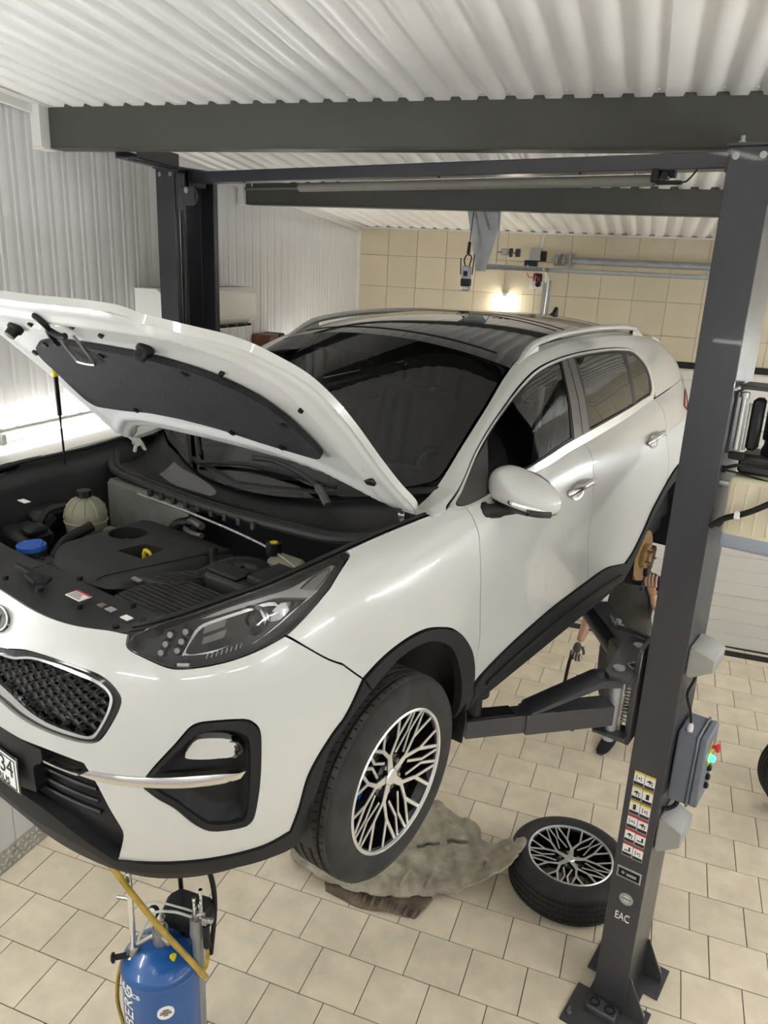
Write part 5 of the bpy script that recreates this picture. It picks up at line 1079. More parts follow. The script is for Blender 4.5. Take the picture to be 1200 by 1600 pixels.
hs('mirror_triangle',[(1.262,.10),(1.32,.155),(1.40,.205),(1.553,.243,1),(1.428,.020,1),(1.30,.018),(1.262,.05)],mat('dark_grey_mirror_base',(.035,.034,.034),.5),off=.004,thick=.01,step=.03)
# windscreen, roof, rails
panel('windscreen',W_surf,[(-.995,.02),(-1,.5),(-.992,.98),(-.9,1.0),(0,1.0),(.9,1.0),(.992,.98),(1,.5),(.995,.02),(.9,.0),(0,.0),(-.9,0)],GLASS,car,scale=(.68,.95),step=.05,thick=.005,gap=0)
panel('windscreen_frit',W_surf,[(-.998,.01,1),(-1,.5),(-.998,.99,1),(0,1.0),(.998,.99,1),(1,.5),(.998,.01,1),(0,0)],GLOSSBLK,car,holes=[[(-.90,.14),(-.925,.5),(-.91,.84),(-.80,.87),(-.35,.88),(0,.865),(.35,.88),(.80,.87),(.91,.84),(.925,.5),(.90,.14),(.8,.10),(0,.085),(-.8,.10)]],scale=(.68,.95),off=-.006,thick=.001,step=.05,gap=0,label='black printed border of the windscreen')
roof=panel('roof_glass',R_surf,[(-1,.003,1),(1,.003,1),(1,.5),(1,.9,1),(0,.93),(-1,.9,1),(-1,.5)],ROOFG,car,scale=(.6,2.2),step=.06,thick=.02,gap=.002,label='black glass roof')
for v0 in (.035,.30,.34,.62):
    panel('roof_joint',R_surf,[(-.86,v0,1),(.86,v0,1),(.86,v0+.004,1),(-.86,v0+.004,1)],VOID,roof,scale=(.6,2.2),step=.05,off=.0015,thick=.001,gap=0)
panel('roof_spoiler',R_surf,[(-1,.9,1),(0,.93),(1,.9,1),(.98,1.03),(0,1.06),(-.98,1.03)],W_PAINT,car,scale=(.6,2.2),step=.05,thick=.03,off=.004)
# rear window and tailgate top: loft from roof end to body
def G_surf(U,V):
    U=np.asarray(U,float);V=np.asarray(V,float); A=R_surf(U,np.full(len(U),1.0)); ub=UE-(UE-4.66)*np.abs(U)
    Bp=S_body(ub,np.full(len(U),8*VS)); Bp[:,0]*=np.sign(U)+(U==0)*0
    Bp[:,0]=np.abs(Bp[:,0])*np.sign(U); return A*(1-V[:,None])+Bp*V[:,None]
panel('rear_window',G_surf,[(-.95,.12),(-.93,.85),(0,.88),(.93,.85),(.95,.12),(0,.08)],ROOFG,car,scale=(.6,.4),step=.05,flip=True,thick=.004)
panel('tailgate_frame',G_surf,[(-1,0,1),(1,0,1),(1,1,1),(-1,1,1)],W_PAINT,car,holes=[[(-.95,.12),(-.93,.85),(0,.88),(.93,.85),(.95,.12),(0,.08)]],scale=(.6,.4),step=.05,flip=True,thick=.004)
for s in (1,-1):
    pts=[];rs_=[]
    for k in range(41):
        f=k/40; y=1.99+1.64*f; q=S_house([y],[4.75*HV])[0]; up=.036*min(1,math.sin(math.pi*f)*3.0)
        pts.append(Vector((q[0]*s,y,q[2]-.004+up))); rs_.append(.009+.006*min(1,math.sin(math.pi*min(max(f,.02),.98))*4))
    B=newB(); tube(B,pts,.02,8,rs=rs_)
    for f in (.0,1.0): pass
    B2=newB()
    for i in range(40):
        a,b=pts[i],pts[i+1]; za=S_house([a.y],[4.75*HV])[0][2]-.004; zb=S_house([b.y],[4.75*HV])[0][2]-.004
        if i<5 or i>34:
            for sg in (.011,-.011): B.faces.new([B.verts.new(p) for p in ((a.x+sg,a.y,za),(b.x+sg,b.y,zb),(b.x+sg*.8,b.y,b.z),(a.x+sg*.8,a.y,a.z))])
    B2.free(); bmesh.ops.remove_doubles(B,verts=B.verts,dist=1e-5)
    obj('roof_rail',B,mat('silver_roof_rail',(.55,.54,.52),.35,.35),car,sm=60)
B=newB(); t=bmesh.new(); prism(t,[(-.09,0),(.075,0),(.065,.062),(.05,.066),(.02,.035)],-.012,.012,bev=.006); merge(B,t,T4(0,3.66,R_surf([0.],[.76])[0][2]-.004)@Matrix(((0,0,1,0),(1,0,0,0),(0,1,0,0),(0,0,0,1)))); obj('shark_fin_antenna',B,BLK,car)
# door handles and mirrors
for i,(u,v) in enumerate(((2.767,.731),(3.737,.738))):
    for s in (1,-1):
        par=(DF if i==0 else DR)[0 if s>0 else 1]
        B=newB(); p,n=at_body((u-.02)*s,v-.018,0); a_=(at_body((u+.05)*s,v-.018,0)[0]-p).normalized(); up=n.cross(a_)*(1 if s>0 else -1)
        M=Matrix(((a_.x,up.x,n.x,p.x),(a_.y,up.y,n.y,p.y),(a_.z,up.z,n.z,p.z),(0,0,0,1)))
        if up.z<0: M=M@Matrix.Diagonal((1,-1,1,1))
        t=bmesh.new(); lathe(t,[(.062,.0015),(.050,.001),(.030,-.006),(0,-.010)],28); bmesh.ops.transform(t,matrix=Matrix.Diagonal((1.1,.56,1,1)),verts=t.verts); merge(B,t,M@T4(0,-.006,.0015))
        o=obj('handle_cup',B,SATIN,par)
        B=newB(); tube(B,[M@Vector(q) for q in ((-.10,.004,.002),(-.08,.012,.020),(-.035,.018,.034),(.045,.020,.036),(.092,.016,.028),(.108,.010,.004))],.0145,10,4,rs=None); obj('door_handle',B,CHROME if False else SATIN,par,label='chrome door handle')
        B=newB(); box(B,(.070,.000,.034),(.104,.032,.046),.006,M); obj('handle_cap',B,W_PAINT,par)
for s in (1,-1):
    mr_=newB(); M=T4(.975*s,1.49,1.140)@R4(-.20*s,'Z')@R4(.12*s,'Y')
    # mirror shell: superellipsoid, flattened at the rear face
    def shell(B,lo,hi,grow=0):
        nu,nv=36,20; rows=[]
        for j in range(nv+1):
            ph=-math.pi/2+math.pi*j/nv; row=[]
            for i in range(nu):
                th=2*math.pi*i/nu; cs=lambda a,e:math.copysign(abs(math.cos(a))**e,math.cos(a)); sn=lambda a,e:math.copysign(abs(math.sin(a))**e,math.sin(a))
                x=cs(ph,.8)*cs(th,.75)*(.148+grow); y=cs(ph,.8)*sn(th,.85)*(.088+grow); z=sn(ph,.85)*(.074+grow)
                if y>0: y*=.35
                z*=1-.22*(x/.148)*(1 if z<0 else .55); 
                row.append((x*s,y,z))
            rows.append(row)
        vv=[[B.verts.new(M@Vector(p)) for p in r_] for r_ in rows]
        for j in range(nv):
            if not(lo<=j<hi): continue
            for i in range(nu):
                B.faces.new((vv[j][i],vv[j][(i+1)%nu],vv[j+1][(i+1)%nu],vv[j+1][i]))
        bmesh.ops.remove_doubles(B,verts=B.verts,dist=1e-6)
        for v_ in [v_ for v_ in B.verts if not v_.link_faces]: B.verts.remove(v_)
    shell(mr_,7,20); mo=obj('side_mirror',mr_,W_PAINT,car,sm=60,label='white door mirror')
    B=newB(); shell(B,0,7,.0015); obj('mirror_lower',B,BLK,mo,sm=60)
    B=newB(); tube(B,[(.845*s,1.395,1.065),(.87*s,1.40,1.068),(.91*s,1.43,1.072),(.96*s,1.46,1.085)],.03,10,4,rs=[.034]*5+[.026]*4+[.020]*4); obj('mirror_arm',B,BLK,mo)
    B=newB(); pts=[M@Vector((x*s,-math.sqrt(max(0,1-(x/.137)**2.6))*.088-.002,-.022+.010*(x/.13))) for x in np.linspace(-.03,.130,16)]; tube(B,pts,.006,6,rs=[.002+.007*min(1,k/5) for k in range(16)]); obj('mirror_indicator',B,CHROME,mo)
    B=newB(); pts=[M@Vector((x*s,-math.sqrt(max(0,1-(x/.137)**2.6))*.088-.000,-.036+.012*(x/.13))) for x in np.linspace(.075,.131,8)]; tube(B,pts,.016,8); obj('mirror_indicator_lens',B,GLOSSBLK,mo)
    B=newB(); t=bmesh.new(); lathe(t,[(.0,0),(.9,0),(1,-.002)],32); bmesh.ops.transform(t,matrix=Matrix.Diagonal((.115,.068,1,1)),verts=t.verts); merge(B,t,M@T4(0,.032,.0)@R4(math.pi/2,'X')@Matrix.Diagonal((1,1,-1,1))); obj('mirror_glass',B,REFL,mo)
# ------------------------------------------------------------ hood (open), engine bay
HTH=math.radians(46.5)
def hopen(p):
    y=p[1]-1.14; z=p[2]-1.10; c,s=math.cos(HTH),math.sin(HTH); return (p[0],1.14+c*y+s*z,1.10-s*y+c*z)
hx_=lambda y:float(hood_edge(y)[0])
def half(o): 
    r=[]
    for y in (.112,.15,.20,.26,.33,.42,.53,.65,.80,.95,1.05): r.append((hx_(y)-o+(.015 if y<.3 else 0),y+(o if y<.2 else 0)))
    return r
def hoodchain(o,front=.098):
    return both([(0,front+o),(.15,front-.004+o),(.28,front-.002+o),(.40,front+.012+o)]+half(o)[2:]+[(.775-o,1.115-o*.6,1),(.69,1.10-o),(.60,1.03-o),(.50,.965-o),(.35,.925-o),(.18,.915-o),(0,.912-o)])
hood_skin=panel('hood',H_surf,hoodchain(0),W_PAINT,car,step=.035,thick=.024,post=hopen,label='white open hood, underside facing the viewer')
def hz(u,v):
    """inner frame relief: thick at rim, pressed ribs"""
    ex=np.array([hx_(y) for y in v]); d=np.minimum(np.minimum(ex-np.abs(u),v-.09),(np.interp(np.abs(u),[0,.2,.35,.5,.6,.69],[.912,.915,.925,.965,1.03,1.10])-v))
    rim=np.clip((d-.006)/.014,0,1); 
    padin=np.clip((.035-np.abs(np.hypot((u)/.60,(v-.53)/.25)-1.0)*.25)/.035,0,1)
    return -.010-.022*rim-.016*np.exp(-((d-.085)/.022)**2)
inner=panel('hood_inner_frame',H_surf,hoodchain(.006),W_INNER,hood_skin,offfn=hz,step=.014,thick=-.01,post=hopen,gap=0)
padc=[(0,.325),(.18,.330),(.31,.350),(.43,.395),(.53,.480),(.575,.58),(.600,.70),(.603,.77),(.575,.80),(.50,.795),(.35,.775),(.18,.745),(0,.735)]
ip=panel('insulation_pad',H_surf,both(padc),PAD,hood_skin,off=-.056,step=.04,thick=-.02,post=hopen,label='black insulation pad')
def hp(x,y,off=-.045):
    P=H_surf([x],[y])[0]; return Vector(hopen((P[0],P[1],P[2]+off)))
def hpM(x,y,off=-.045):
    o=hp(x,y,off); n=(hp(x,y,off-.05)-o).normalized(); a=(hp(x+.05,y,off)-o); a=(a-n*a.dot(n)).normalized(); b=n.cross(a); return Matrix(((a.x,b.x,n.x,o.x),(a.y,b.y,n.y,o.y),(a.z,b.z,n.z,o.z),(0,0,0,1)))
for x,y in ((.26,.31),(-.42,.31)):
    B=newB(); lathe(B,[(.026,-.01),(.026,.006),(.020,.012),(.018,.032),(.0,.034)],16,hpM(x,y,-.045)); obj('bump_stop',B,BLK,hood_skin)
B=newB(); M=hpM(-.045,.20,-.045)@Matrix.Diagonal((.85,-.85,.9,1)); tube(B,[M@Vector(q) for q in ((-.02,-.035,.004),(.0,-.045,.016),(.022,-.03,.020),(.018,.0,.018),(-.008,.025,.016),(-.03,.06,.014),(-.05,.10,.010))],.009,8,5); tube(B,[M@Vector(q) for q in ((0,.015,.016),(.03,.045,.014),(.055,.05,.008))],.010,8,4); box(B,(-.03,-.05,0),(.03,.0,.006),.002,M); obj('hood_latch',B,BLK,hood_skin,label='black safety latch')
B=newB(); M=hpM(-.11,.36,-.055)@Matrix.Diagonal((1,-1,1,1)); tube(B,[M@Vector(q) for q in ((-.05,-.07,0),(-.05,.03,.012),(-.035,.045,.014),(.035,.045,.014),(.05,.03,.012),(.05,-.07,0))],.005,8,4); obj('striker_loop',B,STEEL,hood_skin)
for x,y in ((.04,.22),(.12,.26),(-.25,.26),(.48,.40),(.66,.55),(.70,.82)):
    B=newB(); cyl(B,hp(x,y,-.030),hp(x,y,-.044),.008,n=10); obj('hood_plug',B,BLK,hood_skin)
for x,y in ((.0,.365),(.35,.395),(.56,.62),(.45,.765),(.25,.74),(-.25,.74),(-.5,.45),(-.3,.36)):
    B=newB(); cyl(B,hp(x,y,-.055),hp(x,y,-.064),.011,n=12); obj('pad_clip',B,BLK,hood_skin)
B=newB(); box(B,(-.018,-.015,-.002),(.018,.015,.014),.004,hpM(.715,.90,-.035)); obj('hood_bumper',B,BLK,hood_skin)
# hinges
for s in (1,-1):
    B=newB(); a=hp(.715*s,1.00,-.03); b=Vector((.715*s,1.13,1.085)); c=Vector((.715*s,1.10,1.00)); d=Vector((.715*s,1.19,1.00)); e=hp(.715*s,.83,-.03)
    def strap(p,q,w=.016): 
        tube(B,[p,q],w,6)
    strap(e,b,.010); strap(b,c,.009); strap(b+Vector((0,.02,-.005)),d,.009); cyl(B,b-Vector((.012,0,0)),b+Vector((.012,0,0)),.018,n=14); box(B,(.70*s-.02,1.07,.985),(.70*s+.03,1.21,1.0),.003)
    obj('hood_hinge',B,W_INNER if s<0 else STEEL,car,label='bare metal hood hinge')
# prop rod on the right-hand side
B=newB(); p0=Vector((-.735,.80,1.0)); p1=hp(-.60,.60,-.05); tube(B,[p0,p0.lerp(p1,.62)],.0045,8); tube(B,[p0.lerp(p1,.60),p0.lerp(p1,.97)],.009,10); obj('prop_rod',B,BLK,car,label='black hood prop rod')
B=newB(); q=p0.lerp(p1,.985); t=bmesh.new(); bmesh.ops.create_icosphere(t,subdivisions=2,radius=.015); merge(B,t,T4(*q)); obj('rod_clip',B,YEL,car,label='yellow rod clip')
# bay tub
B=newB(); box(B,(-.60,.30,.40),(.60,1.05,.44)); box(B,(-.62,.98,.40),(.62,1.0,1.00)); obj('engine_bay_floor',B,VOID,car)
def bay_side(s):
    # black apron strip running back inside the fender edge, from the radiator cover to the cowl
    B=newB(); U=np.linspace(.60,1.85,40); P=S_body(U,np.full(40,8*VS)); rows=[]
    for dx,dz in ((.0,-.006),(-.02,-.030),(-.07,-.040),(-.12,-.07),(-.17,-.20),(-.20,-.50)):
        rows.append([B.verts.new(((p[0]+dx*min(1,(u-.50)/.3))*s,p[1]+(.02 if u<.9 else 0)*(-dx/.1),p[2]+dz)) for p,u in zip(P,U)])
    for i in range(5):
        for k in range(39): B.faces.new((rows[i][k],rows[i][k+1],rows[i+1][k+1],rows[i+1][k]))
    return obj('bay_side_apron',B,BLK,car,sm=50)
bay_side(1); bay_side(-1)
U=np.linspace(.62,1.80,40); P=S_body(U,np.full(40,8*VS))
for s in (1,-1):
    B=newB(); tube(B,[((p[0]-.022)*s,p[1]+.01,p[2]-.004) for p in P],.008,8); obj('rubber_seal',B,BLK,car)
# radiator cover panel across the front
def C_surf(U,V): # U x, V 0 front .. 1 rear
    U=np.asarray(U,float);V=np.asarray(V,float); fy=np.interp(np.abs(U),HCx,HCy); fz=np.interp(np.abs(U),HCx,HCz)
    return np.c_[U,fy+(.335-.02*np.abs(U)-fy)*V,fz-.010-.012*V]
_m=_U<.72; HCx,HCy,HCz=_P[:,0][:0],None,None
_pp=S_body(_U[_m],np.full(_m.sum(),8*VS)); HCx,HCy,HCz=_pp[:,0],_pp[:,1],_pp[:,2]
rc=panel('radiator_cover',C_surf,both([(0,.0),(.2,.0),(.4,.0),(.60,.02,1),(.60,.45),(.58,.98,1),(.3,1.0),(.0,1.0)]),BLK_D,car,scale=(1,.2),step=.03,thick=.02,gap=0)
for x,y,w,h,m_ in ((.235,.230,.034,.020,WHITEINK),(.335,.238,.012,.009,DIRT),(.375,.238,.014,.010,GREYP),(.45,.235,.016,.010,WHITEINK),(-.06,.27,.02,.02,BLK)):
    B=newB(); box(B,(x-w,y-h,.943),(x+w,y+h,.9455),0,None)
    o=obj('cover_label',B,m_,rc,sm=0)
B=newB(); box(B,(.202,.243,.9455),(.268,.250,.9462)); obj('red_print',B,RED,rc); B=newB()
for k in range(4): box(B,(.206,.214+k*.007,.9455),(.262-.006*k,.2165+k*.007,.9462))
obj('label_print',B,GREYDK,rc)
B=newB(); prism(B,[(.0,.20),(.07,.19),(.10,.215),(.08,.245),(.02,.235),(-.10,.235),(-.10,.225),(0,.22)],.942,.954,bev=.002); box(B,(.05,.205,.95),(.075,.225,.956),.002); obj('latch_cover',B,VOID,rc)
for x,y in ((-.03,.16),(.12,.18),(.30,.19),(.48,.18),(.13,.30),(.40,.29),(.50,.25)):
    B=newB(); cyl(B,(x,y,.94),(x,y,.953),.010,n=10); obj('push_clip',B,BLK,rc)
# engine cover: top surface slopes toward the back, with two openings
def E_surf(U,V):
    U=np.asarray(U,float);V=np.asarray(V,float)
    e=np.clip(np.minimum(np.minimum(U+.31,.23-U),np.minimum(V-.36,.87-V))/.06,0,1); return np.c_[U,V,.86+.045*np.sin(e*math.pi/2)**.7+.02*(V-.4)]
ec=[(-.13,.375,1),(.05,.372),(.17,.385),(.215,.43),(.225,.60),(.225,.83,1),(.10,.86),(-.12,.86),(-.27,.80),(-.30,.70),(-.295,.58),(-.25,.47),(-.18,.40)]
oil=[(-.24,.66),(-.20,.63),(-.15,.64),(-.115,.68),(-.125,.73),(-.18,.745),(-.235,.72)]; dip=[(-.065,.565,1),(.055,.575,1),(.04,.675,1),(-.045,.66,1)]
ecv=panel('engine_cover',E_surf,ec,BLK_D,car,holes=[oil,dip],step=.02,thick=.05,label='dusty black plastic engine cover')
panel('cover_crease',E_surf,[(.070,.39,1),(.078,.39,1),(.215,.84,1),(.205,.84,1)],BLK,ecv,off=.003,thick=.004,step=.02,gap=0)
B=newB(); box(B,(-.29,.40,.60),(.22,.84,.83),.02); obj('engine_block',B,VOID,car)
B=newB(); tube(B,[(.005,.62,.86),(.003,.62,.90),(.010,.622,.915)],.007,8); tube(B,[(.010,.622,.915),(.03,.625,.905),(.028,.625,.885)],.006,6,3); obj('dipstick',B,YEL,ecv,label='yellow dipstick handle')
B=newB(); cyl(B,(-.175,.69,.84),(-.175,.69,.872),.034,n=20); box(B,(-.205,.682,.872),(-.145,.698,.885),.004); obj('oil_cap',B,BLK,ecv)
B=newB(); tube(B,[(-.20,.43,.86),(-.14,.37,.83),(-.10,.36,.78),(-.05,.37,.70)],.028,10,5); tube(B,[(-.02,.37,.80),(.06,.36,.80),(.12,.37,.78)],.030,10,5); obj('coolant_hose',B,BLK_D,car)
B=newB(); tube(B,[(-.235,.335,.88),(-.17,.335,.885),(-.13,.36,.86),(-.12,.38,.80)],.022,10,5); obj('upper_hose',B,BLK_D,car)
B=newB(); cyl(B,(-.135,.352,.872),(-.128,.362,.850),.027,n=18); cyl(B,(-.15,.335,.89),(-.14,.345,.89),.006,n=8); obj('hose_clamp',B,STEEL,car)
B=newB()
for (x,y,z,r) in ((-.02,.36,.83,.035),(.06,.355,.82,.03),(.13,.36,.80,.035),(-.08,.40,.80,.03)): lathe(B,[(0,.03),(r*.7,.028),(r,.01),(r,-.04)],14,T4(x,y,z)@R4(.5,'X'))
obj('intake_parts',B,BLK_D,car)
# ribbed air box and snorkel
AB=[(.235,.33),(.49,.30),(.575,.40),(.555,.545),(.43,.565),(.27,.545),(.225,.44)]
B=newB(); prism(B,AB,.78,.915,bev=.012); ab=obj('air_box',B,BLK_D,car,label='dusty black ribbed air filter box')
for k in range(11):
    B=newB(); y=.345+k*.019; x0=.25; x1=.50+.05*min(1,k/5)-.004*max(0,k-7); box(B,(x0,y,.914),(x1,y+.008,.920),.002); obj('box_rib',B,BLK_D,ab)
B=newB(); prism(B,[(.20,.44),(.225,.53),(.30,.63),(.36,.60),(.33,.52),(.29,.465)],.85,.925,bev=.008); sk=obj('air_snorkel',B,BLK_D,car)
for k in range(6):
    B=newB(); box(B,(0,0,0),(.09,.006,.005),.001,T4(.225+k*.012,.455+k*.022,.924)@R4(.35,'Z')); obj('snorkel_rib',B,BLK_D,sk)
B=newB(); box(B,(.195,.43,.918),(.235,.445,.926),.001,None); obj('snorkel_clip',B,STEEL,sk)
B=newB(); tube(B,[(.33,.60,.90),(.38,.68,.93),(.45,.72,.93),(.50,.70,.90)],.040,12,6); obj('intake_duct',B,BLK,car)
B=newB(); box(B,(.36,.57,.74),(.60,.75,.95),.012); bt_=obj('battery_box',B,BLK_D,car)
B=newB(); box(B,(.37,.58,.95),(.50,.65,.965),.006); box(B,(.52,.60,.95),(.585,.74,.975),.006)
for k in range(4): cyl(B,(.40+k*.03,.66+.01*(k%2),.95),(.40+k*.03,.66+.01*(k%2),.958),.006,n=8)
obj('battery_cover',B,BLK,bt_)
# brake reservoir
B=newB(); box(B,(.39,.80,.88),(.53,.88,.945),.02); br=obj('brake_reservoir',B,TANKP,car)
B=newB(); cyl(B,(.405,.835,.945),(.405,.835,.985),.026,n=20); obj('reservoir_cap',B,BLK,br)
B=newB(); cyl(B,(.405,.835,.985),(.405,.835,.9865),.013,n=16); obj('cap_print',B,YEL,br)
# coolant tank at the right rear
CTM=T4(-.465,.705,.895)@Matrix.Diagonal((.80,.80,.66,1))
B=newB(); lathe(B,[(0,.13),(.03,.128),(.06,.112),(.088,.075),(.098,.03),(.096,.0),(.102,-.006),(.096,-.012),(.092,-.07),(.07,-.10),(0,-.105)],36,CTM); ct=obj('coolant_tank',B,TANKP,car,label='yellowed translucent coolant tank')
for k in range(10):
    a=k*math.pi/5; B=newB(); tube(B,[CTM@Vector((r*math.cos(a),r*math.sin(a),z)) for r,z in ((.035,.127),(.062,.111),(.090,.073),(.100,.02))],.0035,6); obj('tank_rib',B,TANKP,ct)
B=newB(); cyl(B,(-.465,.705,.97),(-.465,.705,.985),.018,n=16); cyl(B,(-.465,.705,.985),(-.465,.705,1.008),.028,.026,20)
for k in range(8): box(B,(.024,-.003,.988),(.031,.003,1.006),.0015,T4(-.465,.705,0)@R4(k*math.pi/4,'Z'))
obj('tank_cap',B,BLK,ct)
B=newB(); box(B,(-.41,.72,.855),(-.33,.77,.865),.004); obj('tank_foot',B,TANKP,ct)
B=newB(); tube(B,[(-.505,.65,.95),(-.53,.60,.94),(-.53,.56,.90),(-.52,.53,.85),(-.46,.45,.80)],.012,8,5); tube(B,[(-.55,.62,.90),(-.50,.52,.84),(-.40,.45,.82),(-.33,.42,.82)],.020,10,5); tube(B,[(-.36,.66,.90),(-.36,.55,.87),(-.33,.48,.83)],.020,10,5); obj('rubber_hose',B,BLK,car)
B=newB(); tube(B,[(-.49,.665,.945),(-.515,.64,.95)],.009,8); obj('tank_nozzle',B,GREYP,ct)
B=newB(); cyl(B,(-.315,.40,.80),(-.315,.40,.895),.045,.05,20); wr=obj('washer_neck',B,BLK_D,car); 
B=newB(); cyl(B,(-.315,.40,.895),(-.315,.40,.91),.048,n=24); tube(B,[(-.36,.40,.905),(-.315,.435,.912),(-.27,.40,.905)],.008,6,4); obj('washer_cap',B,BLUECAP,wr,label='blue washer fluid cap')
B=newB(); box(B,(-.28,.36,.74),(-.19,.45,.86),.015); box(B,(-.27,.37,.86),(-.20,.44,.875),.01); cyl(B,(-.25,.40,.875),(-.25,.40,.88),.008,n=10); obj('fluid_bottle',B,BLK_D,car)
B=newB(); box(B,(-.60,.42,.78),(-.43,.56,.90),.02); box(B,(-.66,.55,.84),(-.55,.70,.93),.02); box(B,(-.47,.44,.90),(-.40,.52,.93),.01); obj('fuse_box',B,BLK,car)
B=newB(); box(B,(-.565,.498,.990),(-.515,.522,.992),0,None); o=obj('bay_label',B,WHITEINK,car,sm=0)
B=newB(); box(B,(-.62,.90,.70),(-.12,.965,.985),.015); box(B,(-.33,.93,.80),(-.22,.97,1.0),.01); obj('strut_housing',B,mat('grey_primer_metal',(.20,.20,.185),.6,var=.15,vscale=9),car)
B=newB(); tube(B,[(-.10,.90,.92),(-.05,.88,.94),(.02,.86,.94)],.014,8,4); tube(B,[(-.10,.88,.90),(-.04,.86,.90),(.03,.85,.91)],.010,8,4); obj('heater_pipe',B,STEEL,car)
B=newB(); tube(B,[(-.10,.90,.92),(-.15,.88,.90),(-.14,.83,.86)],.020,8,4); obj('heater_hose',B,BLK,car); B=newB(); tube(B,[(.16,.80,.90),(.20,.75,.92),(.26,.70,.90)],.012,8,5); obj('heater_hose',B,BLK,car)
# cowl: rubber strip, grille, channel
B=newB(); cw_=[(-.74,1.02,1.045),(-.60,.93,1.02),(-.40,.905,1.012),(0,.885,1.008),(.40,.905,1.012),(.60,.93,1.02),(.74,1.0,1.045)]
tube(B,cw_,.016,8,6); tube(B,[(x,y+.028,z+.004) for x,y,z in cw_],.012,8,6); obj('cowl_seal',B,BLK_D,car)
def K_surf(U,V): # cowl tray between seal and windscreen base, U -1..1, V 0..1
    U=np.asarray(U,float);V=np.asarray(V,float); A=np.abs(U)
    y0=np.interp(A,[0,.5,.8,1],[.90,.925,.95,1.03]); y1=np.interp(A,[0,.5,.8,1],[1.06,1.14,1.23,1.32]); z0=np.interp(A,[0,.8,1],[1.005,1.015,1.04]); z1=np.interp(A,[0,.5,.8,1],[1.05,1.075,1.11,1.135])
    return np.c_[U*(.735+.01*V),y0+(y1-y0)*V,z0+(z1-z0)*V-.045*np.sin(np.pi*V)**.8]
cowl=panel('cowl_tray',K_surf,[(-1,0,1),(1,0,1),(1,1,1),(-1,1,1)],BLK,car,scale=(.74,.25),step=.03,thick=.01,gap=0)
B=newB()
E_=[K_surf([u],[.98])[0] for u in np.linspace(-1,1,41)]; tube(B,[(p[0],p[1],p[2]+.004) for p in E_],.018,8); obj('windscreen_seal',B,BLK,cowl)
panel('cowl_insert',K_surf,[(-.62,.45,1),(-.2,.40,1),(-.12,.72),(-.30,.82),(-.62,.80,1)],mat('grey_cowl_insert',(.13,.13,.125),.6),cowl,scale=(.74,.25),step=.03,off=.004,thick=.005)
for k in range(9):
    B=newB(); x=-.30+k*.07; box(B,(x,.865,.985),(x+.02,.885,1.012),.003); obj('cowl_clip',B,BLK_D,cowl)
B=newB(); tube(B,[(-.35,.86,.985),(0,.845,.985),(.35,.84,.96),(.58,.80,.93)],.005,6,6); obj('bonnet_cable',B,STEEL,car)
def Wp(u,v,off=.012):
    p=W_surf([u],[v])[0]; n=S_norm(W_surf,np.array([u]),np.array([v]))[0]; n=n if n[2]>0 else -n; return Vector(p+n*off)
B=newB(); tube(B,[(.435,1.055,1.085),(.38,1.085,1.112),(.28,1.115,1.133),(.12,1.14,1.150),(0,1.135,1.145)],.010,8,5); w1=obj('wiper_arm',B,BLK,car)
B=newB(); tube(B,[(-.27,1.085,1.085),(-.03,1.12,1.115),(.2,1.125,1.120),(.42,1.13,1.115)],.008,6,5); obj('wiper_blade',B,BLK,w1)
B=newB(); tube(B,[(.45,1.05,1.075),(.43,1.06,1.088),(.37,1.09,1.115)],.015,8,4); obj('wiper_root',B,GREYDK,w1)
B=newB(); tube(B,[(-.29,1.07,1.08),(-.36,1.12,1.11),(-.48,1.21,1.155),(-.60,1.30,1.195)],.009,8,5); w2=obj('wiper_arm',B,BLK,car)
B=newB(); tube(B,[Wp(-.42,.06,.010),Wp(-.68,.14,.012),Wp(-.93,.24,.010)],.007,6,5); obj('wiper_blade',B,BLK,w2)
B=newB(); box(B,(.50,1.165,1.118),(.56,1.18,1.121),.001); obj('vin_plate',B,GREYP,car) if False else B.free()
# ------------------------------------------------------------ interior
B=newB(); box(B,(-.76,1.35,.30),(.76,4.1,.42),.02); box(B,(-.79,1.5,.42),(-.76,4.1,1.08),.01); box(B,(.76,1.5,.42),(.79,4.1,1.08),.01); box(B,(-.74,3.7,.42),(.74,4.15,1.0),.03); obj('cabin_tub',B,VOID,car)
B=newB(); prism(B,[(1.30,.55),(1.30,.98),(1.45,1.04),(1.72,1.02),(1.80,.94),(1.80,.70),(1.70,.55)],-.73,.73,Matrix(((0,0,1,0),(1,0,0,0),(0,1,0,0),(0,0,0,1))),bev=.02); ds=obj('dashboard',B,GREYDK,car)
B=newB(); prism(B,[(1.62,1.02),(1.64,1.08),(1.74,1.07),(1.76,1.01)],.22,.56,Matrix(((0,0,1,0),(1,0,0,0),(0,1,0,0),(0,0,0,1))),bev=.01); obj('instrument_hood',B,BLK,ds)
B=newB(); M=T4(.38,1.98,.96)@R4(math.radians(-62),'X'); tube(B,[M@Vector((.185*math.cos(a),.185*math.sin(a),0)) for a in [2*math.pi*k/32 for k in range(32)]],.014,8,closed=True); cyl(B,M@Vector((0,0,-.02)),M@Vector((0,0,.02)),.06,n=20); 
for a in (0,math.pi,-math.pi/2): tube(B,[M@Vector((.05*math.cos(a),.05*math.sin(a),0)),M@Vector((.18*math.cos(a),.18*math.sin(a),0))],.012,6)
obj('steering_wheel',B,BLK,car)
